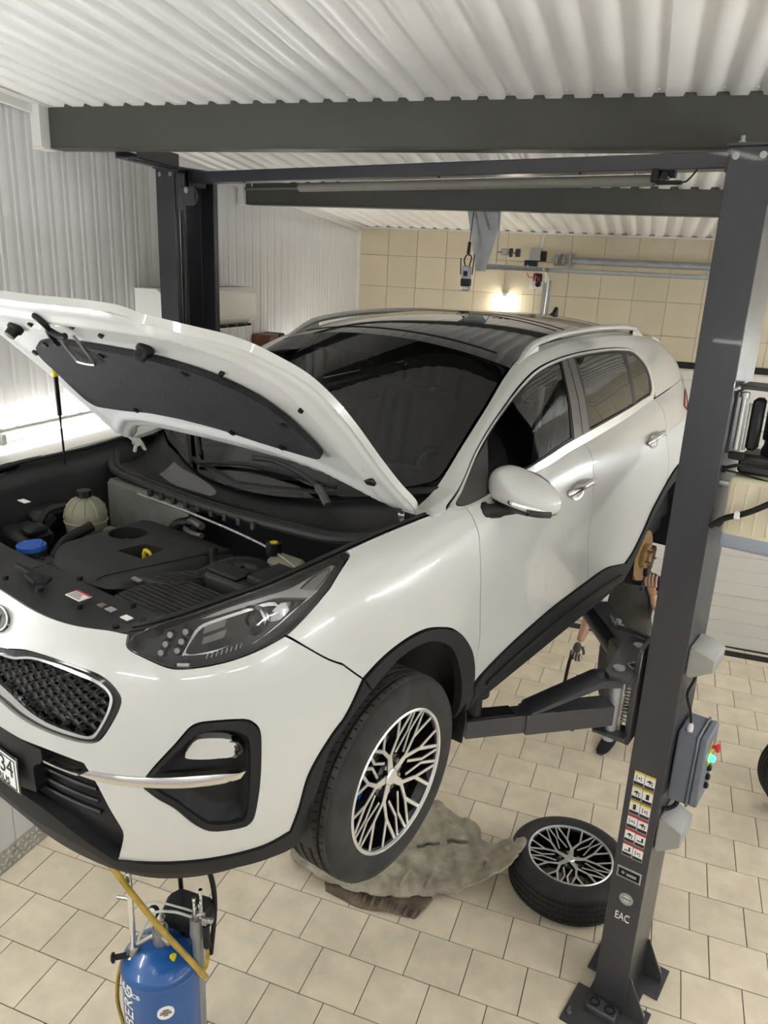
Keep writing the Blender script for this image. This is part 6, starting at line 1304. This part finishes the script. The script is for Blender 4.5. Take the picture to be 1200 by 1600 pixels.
for (x,y) in ((.38,2.42),(-.38,2.42)):
    B=newB(); box(B,(x-.25,y-.25,.50),(x+.25,y+.25,.64),.06,seg=3); t=bmesh.new(); box(t,(-.25,-.07,0),(.25,.07,.62),.06,seg=3); merge(B,t,T4(x,y+.22,.60)@R4(-.30,'X')); se=obj('seat',B,FABR,car)
    B=newB(); box(B,(-.13,-.05,0),(.13,.05,.19),.04,T4(x,y+.44,1.20)@R4(-.2,'X'),seg=3); cyl(B,(x-.05,y+.41,1.1),(x-.05,y+.44,1.25),.006,n=8); cyl(B,(x+.05,y+.41,1.1),(x+.05,y+.44,1.25),.006,n=8); obj('head_restraint',B,FABR,se)
B=newB(); box(B,(-.68,3.10,.50),(.68,3.60,.64),.05,seg=3); box(B,(-.68,-.07,0),(.68,.07,.60),.06,T4(0,3.62,.60)@R4(-.3,'X'),seg=3)
for x in (-.45,0,.45): box(B,(x-.12,-.05,.60),(x+.12,.05,.76),.04,T4(0,3.62,.60)@R4(-.3,'X'),seg=3)
obj('rear_bench',B,FABR,car)
B=newB(); box(B,(-.13,-.015,-.035),(.13,.015,.035),.012,T4(0,1.94,1.42)@R4(.2,'X')); box(B,(-.05,-.05,.0),(.05,.02,.10),.015,T4(0,1.92,1.44)); obj('rear_view_mirror',B,BLK,car)
B=newB(); t=bmesh.new(); bmesh.ops.create_icosphere(t,subdivisions=2,radius=1); bmesh.ops.transform(t,matrix=T4(-.68,2.22,1.205)@Matrix.Diagonal((.03,.06,.04,1)),verts=t.verts); merge(B,t); obj('hi_vis_cloth',B,HIVIS,car,label='bright yellow-green cloth at the far side window')
for s in (1,-1):
    B=newB(); box(B,(.70*s-.01,2.27,.95),(.70*s+.012,2.33,1.45),.005,None); obj('seat_belt_pillar',B,CREAM,car,label='light trim strip behind the side window')
    B=newB(); box(B,(.67*s-.008,2.17,.95),(.67*s+.008,2.205,1.40),.004,None); obj('seat_belt',B,LGREYT,car)
# headliner keeps the cabin dark
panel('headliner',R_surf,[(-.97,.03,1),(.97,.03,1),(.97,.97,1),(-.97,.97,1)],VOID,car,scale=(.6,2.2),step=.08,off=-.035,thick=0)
# ------------------------------------------------------------ wheels on the car
fw=wheel(car,'wheel'); fw.matrix_local=T4(.80,.91,.255)@R4(.0,'Z')@R4(.18,'X'); fw['label']='front wheel with silver and black multi-spoke rim'
f2=duptree(fw,car,T4(-.80,.91,.255)@R4(math.pi,'Z')); f2['label']='right front wheel'
# brake behind the front wheel: disc and blue caliper
def brake(x,y,z,s,cal,rusty):
    B=newB(); M=T4(x,y,z)@AX if s>0 else T4(x,y,z)@R4(math.pi,'Z')@AX
    lathe(B,[(.07,.0),(.155,.0),(.158,-.004),(.158,-.020),(.155,-.024),(.07,-.024)],48,M,closed=True,mi=[0,1,1,1,0,1]); d=obj('brake_disc',B,[RUST if rusty else STEEL,RUSTD],car,label='golden rusty brake disc' if rusty else None)
    B=newB(); lathe(B,[(0,.045),(.03,.045),(.034,.030),(.07,.030),(.075,.024),(.078,.0),(.078,-.01)],36,M); obj('disc_hat',B,RUST if rusty else STEEL,d)
    for k in range(5):
        a=2*math.pi*k/5; B=newB(); cyl(B,M@Vector((.055*math.cos(a),.055*math.sin(a),.03)),M@Vector((.055*math.cos(a),.055*math.sin(a),.062)),.007,n=8); obj('wheel_stud',B,RUSTD,d)
    B=newB(); t=bmesh.new(); prof=[]; 
    for k in range(9):
        a=math.radians(-38+76*k/8); prof.append((.170*math.cos(a),.170*math.sin(a)))
    for k in range(9):
        a=math.radians(38-76*k/8); prof.append((.092*math.cos(a),.092*math.sin(a)))
    prism(t,prof,-.05,.026,bev=.006); merge(B,t,M@R4(math.radians(-75 if cal else 60),'Z')); obj('brake_caliper',B,BLUEC if cal else BLK,d,label='blue brake caliper' if cal else None)
brake(.79,.91,.255,1,True,False); brake(.80,3.58,.26,1,False,True)
B=newB(); cyl(B,(.30,.91,.255),(.74,.91,.255),.03,n=12); cyl(B,(.30,3.58,.26),(.72,3.58,.26),.04,n=12); tube(B,[(.62,3.45,.62),(.66,3.50,.30)],.045,12); tube(B,[(.55,1.0,.70),(.66,.93,.30)],.05,12); box(B,(.60,3.50,.15),(.72,3.70,.32),.02); obj('suspension',B,BLK,car)
B=newB(); box(B,(.52,3.62,.10),(.80,3.66,.60),.01,None); B.free()
# ------------------------------------------------------------ spare wheel lying on the floor
sw=wheel(None,'wheel',dusty=False); sw.matrix_world=T4(-.005,3.935,.1125)@R4(.9,'Z')@R4(-math.pi/2,'Y'); tag(sw,'loose wheel with multi-spoke alloy rim lying flat on the tiles by the lift post','wheel')
# ------------------------------------------------------------ undertray panels on the floor
UTR=[(-1.640,3.56),(-1.60,3.46),(-1.45,3.405),(-1.30,3.37),(-1.10,3.365),(-.90,3.41),(-.70,3.517),(-.50,3.625),(-.373,3.69),(-.303,3.762),(-.262,3.90),(-.275,3.94),(-.374,3.955),(-.477,3.965),(-.548,4.02),(-.58,4.135),(-.633,4.20),(-.716,4.205),(-.809,4.245),(-.907,4.289),(-1.0,4.27),(-1.15,4.22),(-1.35,4.1),(-1.5,3.9),(-1.6,3.72)]
def F_surf(U,V):
    U=np.asarray(U,float);V=np.asarray(V,float)
    z=.055+.19*np.clip((U+.62)/.33,0,1)**1.3+.012*np.clip((-U-.5)*4,0,1)*np.sin(U*9+1)*np.cos(V*8)+.012*(np.abs(((U*6+V*3)%1)-.5)<.16)-.010*(np.hypot(U+1.02,V-3.62)<.09)+.014*(np.hypot(U+1.02,V-3.62)<.055)+.01*(np.hypot(U+.63,V-3.75)<.04)
    return np.c_[U,V,z]
hol=[[(-.93,3.86,1),(-.80,3.93,1),(-.79,3.90,1),(-.91,3.83,1)],[(-.76,3.96,1),(-.64,4.00,1),(-.62,3.97,1),(-.74,3.92,1)],[(-.51,3.78),(-.49,3.80),(-.47,3.78),(-.49,3.76)]]
ut=panel('undertray',F_surf,[(a,b) for a,b in UTR],DUST,None,holes=hol,step=.018,thick=.012,rs=.02)
tag(ut,'dust-covered grey plastic undertray lying on the tiles under the front wheel','undertray')
for x,y in ((-1.45,3.50),(-1.25,3.44),(-.98,3.46),(-.70,3.62),(-.72,4.15),(-.86,4.20),(-.36,3.86),(-.95,4.1),(-.72,3.80),(-.8,3.50)):
    B=newB(); z=F_surf([x],[y])[0][2]; lathe(B,[(.0,z+.002),(.010,z+.002),(.018,z+.005),(.024,z+.003),(.026,z-.002)],14,T4(x,y,0)); obj('clip_hole_boss',B,DUST,ut)
for k in range(6):
    B=newB(); a=-1.48+.14*k; y=3.50+.03*math.sin(k)-.006*k+ (.022*(k-3)**2 if k>3 else 0); z=F_surf([a],[y+.06])[0][2]; tube(B,[(a,y,z),(a+.02,y+.12,z+.006),(a+.06,y+.17,z)],.010,6,4); obj('pressed_rib',B,DUST,ut)
U2=[(-1.37,3.43,1),(-1.33,3.345,1),(-1.10,3.30),(-.78,3.345,1),(-.72,3.50,1),(-.80,3.60),(-1.1,3.6),(-1.35,3.5)]
def F2(U,V):
    U=np.asarray(U,float);V=np.asarray(V,float); return np.c_[U,V,.016+.006*np.sin(U*25)+.004*np.sin(V*60+U*10)]
u2=panel('dirty_cover_panel',F2,U2,DIRT,None,step=.02,thick=.012,rs=.02)
tag(u2,'brown caked dirty panel lying partly beneath the larger undertray','undertray')
for k in range(9):
    B=newB(); x=-1.20+k*.05; box(B,(x,3.325,.014),(x+.018,3.40,.026),.003,None); obj('panel_rib',B,DIRT,u2)
# ------------------------------------------------------------ blue oil extractor under the front bumper
DX,DY=-1.56,2.10
dr=empty('oil_extractor',(DX,DY,0)); tag(dr,'blue cylindrical oil extractor with yellow hose standing under the front bumper','oil extractor')
B=newB(); lathe(B,[(0,.12),(.14,.12),(.160,.14),(.163,.16),(.163,.70),(.160,.715),(.150,.728),(.10,.765),(.05,.785),(0,.79)],56); lathe(B,[(.163,.695),(.1655,.700),(.163,.706)],56); tank=obj('tank',B,BLUE,dr,sm=50)
B=newB(); lathe(B,[(.19,.09),(.19,.12),(.0,.12)],32); obj('base_tray',B,BLK,dr)
for a in (0.6,2.2,3.8,5.4):
    B=newB(); cyl(B,(.17*math.cos(a)-.012,.17*math.sin(a),.035),(.17*math.cos(a)+.012,.17*math.sin(a),.035),.035,n=20); cyl(B,(.17*math.cos(a),.17*math.sin(a),.04),(.17*math.cos(a),.17*math.sin(a),.10),.010,n=8); obj('caster',B,BLK,dr)
def wrap(deg,z,r=.1645):
    a0=math.radians(deg)
    def f(co): # text x runs down the tank when rotated
        a=a0+co.y/r; return Vector((r*math.cos(a)+0,r*math.sin(a),z+co.x)) 
    return f
def wrapdn(deg,z,r=.1648):   # vertical lettering, reading bottom to top
    a0=math.radians(deg)
    def f(co): a=a0-co.y/r; rr=r+co.z; return Vector((rr*math.cos(a),rr*math.sin(a),z+co.x))
    return f
def wraph(deg,z,r=.1648):
    a0=math.radians(deg)
    def f(co): a=a0+co.x/r; rr=r+co.z; return Vector((rr*math.cos(a),rr*math.sin(a),z+co.y))
    return f
text('tank_lettering','NORDBERG',.086,None,WHITEINK,dr,bend=wrapdn(250,.435),sx=1.15)
text('tank_model','2379-CB',.030,None,WHITEINK,dr,bend=wraph(252,.657),sx=1.1)
B=newB(); lathe(B,[(0,0),(.034,0),(.034,-.004)],28,T4(.1645*math.cos(math.radians(308)),.1645*math.sin(math.radians(308)),.585)@R4(math.radians(308),'Z')@R4(math.pi/2,'Y')); st_=obj('round_sticker',B,WHITEINK,dr)
for k,w in enumerate((.012,.020,.024,.010)):
    B=newB(); a=math.radians(308); box(B,(-.0015,-w,-.002),(.0015,w,.002),0,T4(.1650*math.cos(a),.1650*math.sin(a),.600-k*.009)@R4(a,'Z')); obj('sticker_line',B,RED if k==3 else GREYDK,dr)
rx,ry=-.088,-.062
B=newB(); cyl(B,(rx,ry,.76),(rx,ry,1.16),.0125,n=16); cyl(B,(rx,ry,1.16),(rx,ry,1.5),.010,n=16); rod=obj('funnel_rod',B,CHROME,dr)
B=newB(); lathe(B,[(.0,.725),(.03,.725),(.030,.745),(.022,.75),(.022,.785),(.019,.79),(.0125,.79)],20,T4(rx,ry,0)); obj('rod_collar',B,STEEL,dr)
B=newB(); cyl(B,(rx-.02,ry-.02,.755),(rx-.055,ry-.045,.755),.012,n=10); lathe(B,[(0,0),(.020,.003),(.022,.014),(.012,.02)],10,T4(rx-.055,ry-.045,.755)@R4(-math.pi/2,'Y')@R4(.6,'X')); obj('lock_knob',B,BLK,dr)
B=newB(); cyl(B,(rx-.06,ry,1.02),(rx-.0,ry,1.03),.008,n=10); obj('rod_spigot',B,STEEL,dr)
B=newB(); cyl(B,(-.0,.0,.78),(-.0,.0,.86),.032,n=20); cyl(B,(0,0,.86),(.0,0,.875),.022,n=16); cyl(B,(.02,-.015,.83),(.065,-.035,.835),.011,n=10); cyl(B,(-.02,-.02,.83),(-.075,-.055,.80),.011,n=10); obj('valve_block',B,STEEL,dr)
B=newB(); cyl(B,(-.005,.005,.875),(.002,.03,.90),.008,n=8); box(B,(-.03,.0,.87),(.015,.012,.885),.004); tube(B,[(.0,.02,.89),(.01,.0,.93),(.02,-.005,.95)],.007,8,3); obj('valve_lever',B,STEEL,dr)
B=newB(); cyl(B,(-.055,.045,.76),(-.055,.045,.86),.008,n=10); lathe(B,[(0,.0),(.024,0),(.026,.008),(.024,.02),(0,.02)],24,T4(-.055,.045,.885)@R4(math.radians(70),'X')); ga=obj('pressure_gauge',B,BLK,dr)
B=newB(); lathe(B,[(0,.022),(.020,.022)],20,T4(-.055,.045,.885)@R4(math.radians(70),'X')); obj('gauge_face',B,WHITEINK,dr)
B=newB(); cyl(B,(.085,-.04,.745),(.085,-.04,.78),.008,n=8); cyl(B,(.085,-.04,.78),(.085,-.04,.785),.014,n=8); obj('brass_plug',B,YEL,dr)
# black tool tray with handle, grey suction cylinder with probes
B=newB(); prism(B,[(-.085,-.06),(.085,-.06),(.11,.03),(.08,.08),(-.08,.08),(-.11,.03)],.80,.90,T4(.06,.11,0),bev=.015); cyl(B,(.06,.10,.72),(.06,.10,.80),.03,n=12); tr=obj('tool_holder',B,BLK,dr)
B=newB(); tube(B,[(.0,.17,.60),(-.02,.19,.85),(-.02,.18,1.02),(-.005,.16,1.10),(.05,.15,1.14),(.12,.15,1.10),(.15,.16,1.02),(.15,.18,.85),(.13,.17,.60)],.011,10,5); obj('push_handle',B,BLK,dr)
cxp,cyp=.135,-.005
cxp,cyp=.150,.045
B=newB(); cyl(B,(cxp,cyp,.16),(cxp,cyp,.84),.0235,n=20); cyl(B,(cxp,cyp,.84),(cxp,cyp,.93),.033,.030,20); obj('probe_cylinder',B,mat('grey_cylinder',(.27,.28,.29),.35,.4),dr,label='grey suction cylinder')
for k,(a,b,h) in enumerate(((-.014,.0,1.02),(.012,.010,1.06),(.0,-.016,1.00),(.018,-.008,1.01))):
    B=newB(); cyl(B,(cxp+a,cyp+b,.92),(cxp+a,cyp+b,h),.0065,n=10); cyl(B,(cxp+a,cyp+b,h-.015),(cxp+a,cyp+b,h+.003),.0085,n=10); obj('probe_tube',B,CHROME,dr)
B=newB(); tube(B,[(cxp,cyp-.02,.93),(cxp+.02,cyp-.03,.97),(cxp+.05,cyp-.02,.98)],.007,8,3); box(B,(cxp+.035,cyp-.03,.925),(cxp+.06,cyp-.01,.96),.004); box(B,(cxp+.06,cyp-.03,.945),(cxp+.085,cyp-.01,.965),.004); obj('tap',B,STEEL,dr)
B=newB(); cyl(B,(cxp+.052,cyp-.02,.925),(cxp+.058,cyp-.025,.82),.015,n=12); obj('tap_grip',B,BLK,dr)
B=newB(); tube(B,[(cxp+.058,cyp-.025,.82),(cxp+.06,cyp-.03,.76),(cxp+.045,cyp-.03,.70),(cxp+.01,cyp-.03,.66)],.0085,10,5); obj('yellow_hose_loop',B,YHOSE,dr)
for z in (.22,.66):
    B=newB(); lathe(B,[(.026,-.012),(.028,-.012),(.028,.012),(.026,.012)],20,T4(cxp,cyp,z),closed=True); box(B,(cxp-.03,cyp-.01,z-.01),(cxp-.02,cyp+.01,z+.01)); obj('cylinder_clip',B,BLUE,dr)
B=newB(); tube(B,[(cxp-.02,cyp,.95),(.09,.0,1.0),(.0,-.03,1.02),(-.08,-.055,.98)],.0045,8,6); tube(B,[(cxp-.02,cyp-.01,.93),(.08,-.02,.99),(.0,-.04,.97),(-.055,-.05,.86),(-.075,-.055,.80)],.0055,8,6); obj('clear_hose',B,mat('milky_hose',(.55,.56,.52),.3),dr)
B=newB(); tube(B,[(-.07,.02,.77),(-.13,.0,.74),(-.185,-.03,.62),(-.20,-.05,.45),(-.17,-.06,.33),(-.10,-.10,.30)],.0085,10,6); obj('yellow_hose_side',B,YHOSE,dr)
# yellow hose from under the bumper to the cylinder
B=newB(); tube(B,[(-1.80,2.06,1.40),(-1.765,2.03,1.24),(-1.69,2.02,1.165),(-1.58,2.00,1.08),(-1.46,1.99,.98),(-1.33,1.985,.88),(-1.275,1.985,.83)],.012,10,7)
tag(obj('drain_hose',B,YHOSE),'long yellow hose hanging from under the bumper across the blue extractor','hose')
# ------------------------------------------------------------ things on the floor at the right edge
B=newB(); prism(B,[(0,0),(.5,-.05),(.55,.62),(.10,.70)],.0,.012,T4(1.42,6.48,0)@R4(.0,'Z'),bev=.003)
fm=obj('floor_mat',B,BLK); tag(fm,'dark rubber mat corner on the tiles at the right edge near the door','mat')
bw=empty('tyre'); B=newB(); lathe(B,tyre_profile(.33,.20,.20),72); ty2=obj('casing',B,RUBBER,bw,sm=35); bw.matrix_world=T4(1.47,5.2,.33)@R4(.25,'Z')@R4(math.pi/2,'X')
B=newB(); lathe(B,[(0,.02),(.19,.02),(.2,.07)],40); lathe(B,[(0,-.02),(.19,-.02),(.2,-.07)],40); obj('rim_disc',B,GLOSSBLK,bw)
tag(bw,'dark tyre just entering the frame at the right edge','tyre')
# ------------------------------------------------------------ mechanic
per=empty('person',(.17,5.52,0),(0,0,math.radians(-18))); tag(per,'person in black T-shirt, grey bib overalls and glove, standing behind the rusty brake disc','person')
def skinmesh(name,joints,edges,m,sub=2,root=0):
    me=bpy.data.meshes.new(name); me.from_pydata([j[:3] for j in joints],edges,[]); o=bpy.data.objects.new(name,me); COL.objects.link(o)
    md=o.modifiers.new('skin','SKIN'); md.use_smooth_shade=True
    sv=me.skin_vertices[0].data
    for i,j in enumerate(joints):
        r=j[3]; sv[i].radius=(r if not isinstance(r,tuple) else r[0], r if not isinstance(r,tuple) else r[1])
    sv[root].use_root=True
    s_=o.modifiers.new('sub','SUBSURF'); s_.levels=sub; s_.render_levels=sub
    bpy.context.view_layer.update(); dg=bpy.context.evaluated_depsgraph_get(); me2=bpy.data.meshes.new_from_object(o.evaluated_get(dg)); bpy.data.objects.remove(o)
    me2.materials.clear(); me2.materials.append(m)
    for p in me2.polygons: p.use_smooth=True
    o=bpy.data.objects.new(name,me2); return link(o,per)
# body skin: head, neck, arms, legs as one figure (faces -y, towards the hub)
J=[(0,0,.96,(.145,.10)),(0,0,1.12,(.135,.095)),(0,-.02,1.30,(.165,.105)),(0,-.03,1.43,(.12,.08)),(0,-.05,1.50,.055),(0,-.09,1.57,.058),(0,-.11,1.65,(.075,.09)),(0,-.11,1.72,(.065,.08)),
 (-.19,-.03,1.40,.062),(-.26,-.10,1.16,.048),(-.25,-.26,.98,.034),(-.25,-.31,.93,.027),
 (.19,-.03,1.40,.062),(.29,-.22,1.26,.048),(.26,-.40,1.44,.034),(.25,-.44,1.50,.027),
 (-.10,0,.90,.090),(-.10,.0,.50,.055),(-.02,.10,.09,.042),(-.02,-.02,.05,.035),
 (.10,0,.90,.090),(.19,.03,.50,.055),(.27,.10,.09,.042),(.28,-.02,.05,.035)]
Ed=[(0,1),(1,2),(2,3),(3,4),(4,5),(5,6),(6,7),(3,8),(8,9),(9,10),(10,11),(3,12),(12,13),(13,14),(14,15),(0,16),(16,17),(17,18),(18,19),(0,20),(20,21),(21,22),(22,23)]
skinmesh('body',J,Ed,SKIN)
skinmesh('t_shirt',[(0,0,.98,(.155,.11)),(0,0,1.12,(.15,.11)),(0,-.02,1.30,(.18,.118)),(0,-.03,1.43,(.135,.092)),(-.19,-.03,1.40,.075),(-.235,-.07,1.25,.070),(.19,-.03,1.40,.075),(.25,-.14,1.32,.068)],[(0,1),(1,2),(2,3),(3,4),(4,5),(3,6),(6,7)],TEE)
skinmesh('overalls',[(0,-.0,.95,(.17,.125)),(0,-.005,1.12,(.158,.118)),(0,-.045,1.30,(.125,.122)),(-.10,0,.90,.112),(-.10,.0,.50,.085),(-.02,.10,.13,.072),(.10,0,.90,.112),(.19,.03,.50,.085),(.27,.10,.13,.072)],[(0,1),(1,2),(0,3),(3,4),(4,5),(0,6),(6,7),(7,8)],APRON)
B=newB(); rows=[[B.verts.new((.185*math.sin(math.radians(a))*w_,-.03-.128*math.cos(math.radians(a))-o_,z)) for a in range(-62,63,8)] for z,w_,o_ in ((1.0,1.05,.012),(1.1,1.0,.010),(1.2,.96,.014),(1.3,.88,.018),(1.38,.74,.014),(1.42,.70,.004))]
for i in range(5):
    for k in range(15): B.faces.new((rows[i][k],rows[i][k+1],rows[i+1][k+1],rows[i+1][k]))
obj('bib',B,APRON,per,sm=60)
for s in (-1,1):
    B=newB(); tube(B,[(s*.08,-.150,1.40),(s*.085,-.125,1.41),(s*.085,-.05,1.495),(s*.07,.08,1.40),(s*.03,.10,1.2)],.018,8,5); obj('brace_strap',B,APRON,per)
    B=newB(); 
    x,y=(-.02,.04) if s<0 else (.28,.04)
    rows=[]
    for k in range(13):
        f=k/12; yy=.075-.30*f; w=.036+.014*math.sin(min(1,f*1.15)*math.pi)**.6*(1 if f<1 else 0); w=.030 if k==0 else (.018 if k==12 else .034+.012*math.sin(f*math.pi)); h=.095-.055*min(1,max(0,(f-.25)/.45))-.012*(f>.9)
        rows.append([B.verts.new((x+w*a,y+yy,h*b+.012)) for a,b in ((-1,0),(-1,.55),(-.6,1),(.6,1),(1,.55),(1,0))])
    for i in range(12):
        for j in range(6): B.faces.new((rows[i][j],rows[i][(j+1)%6],rows[i+1][(j+1)%6],rows[i+1][j]))
    B.faces.new(rows[0]); B.faces.new(rows[-1][::-1]); sh=obj('shoe',B,TEE,per,sm=60)
    B=newB(); prism(B,[(x-.036,y+.08),(x-.046,y-.05),(x-.044,y-.15),(x-.02,y-.23),(x+.02,y-.23),(x+.044,y-.15),(x+.046,y-.05),(x+.036,y+.08)],0,.016,bev=.004); obj('sole',B,GREYDK,sh)
def hand(base,dirv,up,s,m):
    d=Vector(dirv).normalized(); u=Vector(up); u=(u-d*u.dot(d)).normalized(); w=d.cross(u)*s; b=Vector(base)
    P=lambda a,c,e:tuple(b+d*a+w*c+u*e)
    j=[P(0,0,0)+(.026,),P(.045,0,0)+((.036,.020),),P(.085,0,-.004)+((.038,.017),)]; e=[(0,1),(1,2)]
    skinmesh('hand',j,e,m,2)
    for k,(c,l) in enumerate(((-.030,.065),(-.010,.075),(.011,.070),(.031,.055))):
        skinmesh('finger',[P(.075,c,-.002)+(.0095,),P(.085+l*.45,c*1.1,-.012)+(.0090,),P(.085+l*.75,c*1.1,-.034)+(.0085,),P(.085+l*.80,c*1.1,-.058)+(.0075,)],[(0,1),(1,2),(2,3)],m,1)
    skinmesh('thumb',[P(.02,-.028,0)+(.012,),P(.05,-.052,-.008)+(.0105,),P(.078,-.056,-.026)+(.0095,)],[(0,1),(1,2)],m,1)
hand((-.25,-.31,.93),(-.1,-.35,-.95),(0,-1,.2),1,GLOVE)
hand((.25,-.44,1.50),(-.15,-.5,.85),(0,-1,-.4),-1,SKIN)
B=newB(); tube(B,[(-.26,-.40,.86),(-.265,-.42,.80),(-.27,-.43,.70),(-.275,-.435,.60)],.013,8,3); cyl(B,(-.275,-.435,.60),(-.28,-.44,.52),.007,n=8)
tl=obj('hand_tool',B,BLK); tl.matrix_world=per.matrix_basis.copy() if False else T4(.17,5.52,0)@R4(math.radians(-18),'Z'); tag(tl,'dark hand tool held pointing down in the lowered gloved hand','tool')
# head details
B=newB(); t=bmesh.new(); bmesh.ops.create_icosphere(t,subdivisions=3,radius=1); bmesh.ops.transform(t,matrix=T4(0,-.095,1.70)@Matrix.Diagonal((.085,.10,.085,1)),verts=t.verts)
bmesh.ops.delete(t,geom=[v for v in t.verts if v.co.y<-.135 and v.co.z<1.735 or v.co.z<1.64],context='VERTS'); merge(B,t); obj('hair',B,TEE,per)
B=newB(); tube(B,[(0,-.195,1.70),(0,-.225,1.665),(0,-.205,1.655)],.012,8,3); 
for s in (-1,1): lathe(B,[(0,.012),(.015,.010),(.026,0),(.02,-.006)],12,T4(s*.078,-.10,1.675)@R4(s*math.pi/2,'Y')@Matrix.Diagonal((1.2,.7,1,1)))
obj('nose_and_ears',B,SKIN,per)
for s in (-1,1):
    B=newB(); t=bmesh.new(); bmesh.ops.create_icosphere(t,subdivisions=2,radius=.011); merge(B,t,T4(s*.030,-.192,1.695)); obj('eye',B,WHITEINK,per)
B=newB(); tube(B,[(-.024,-.196,1.628),(0,-.203,1.626),(.024,-.196,1.628)],.005,6,3); obj('mouth',B,mat('lips',(.40,.17,.14),.5),per)
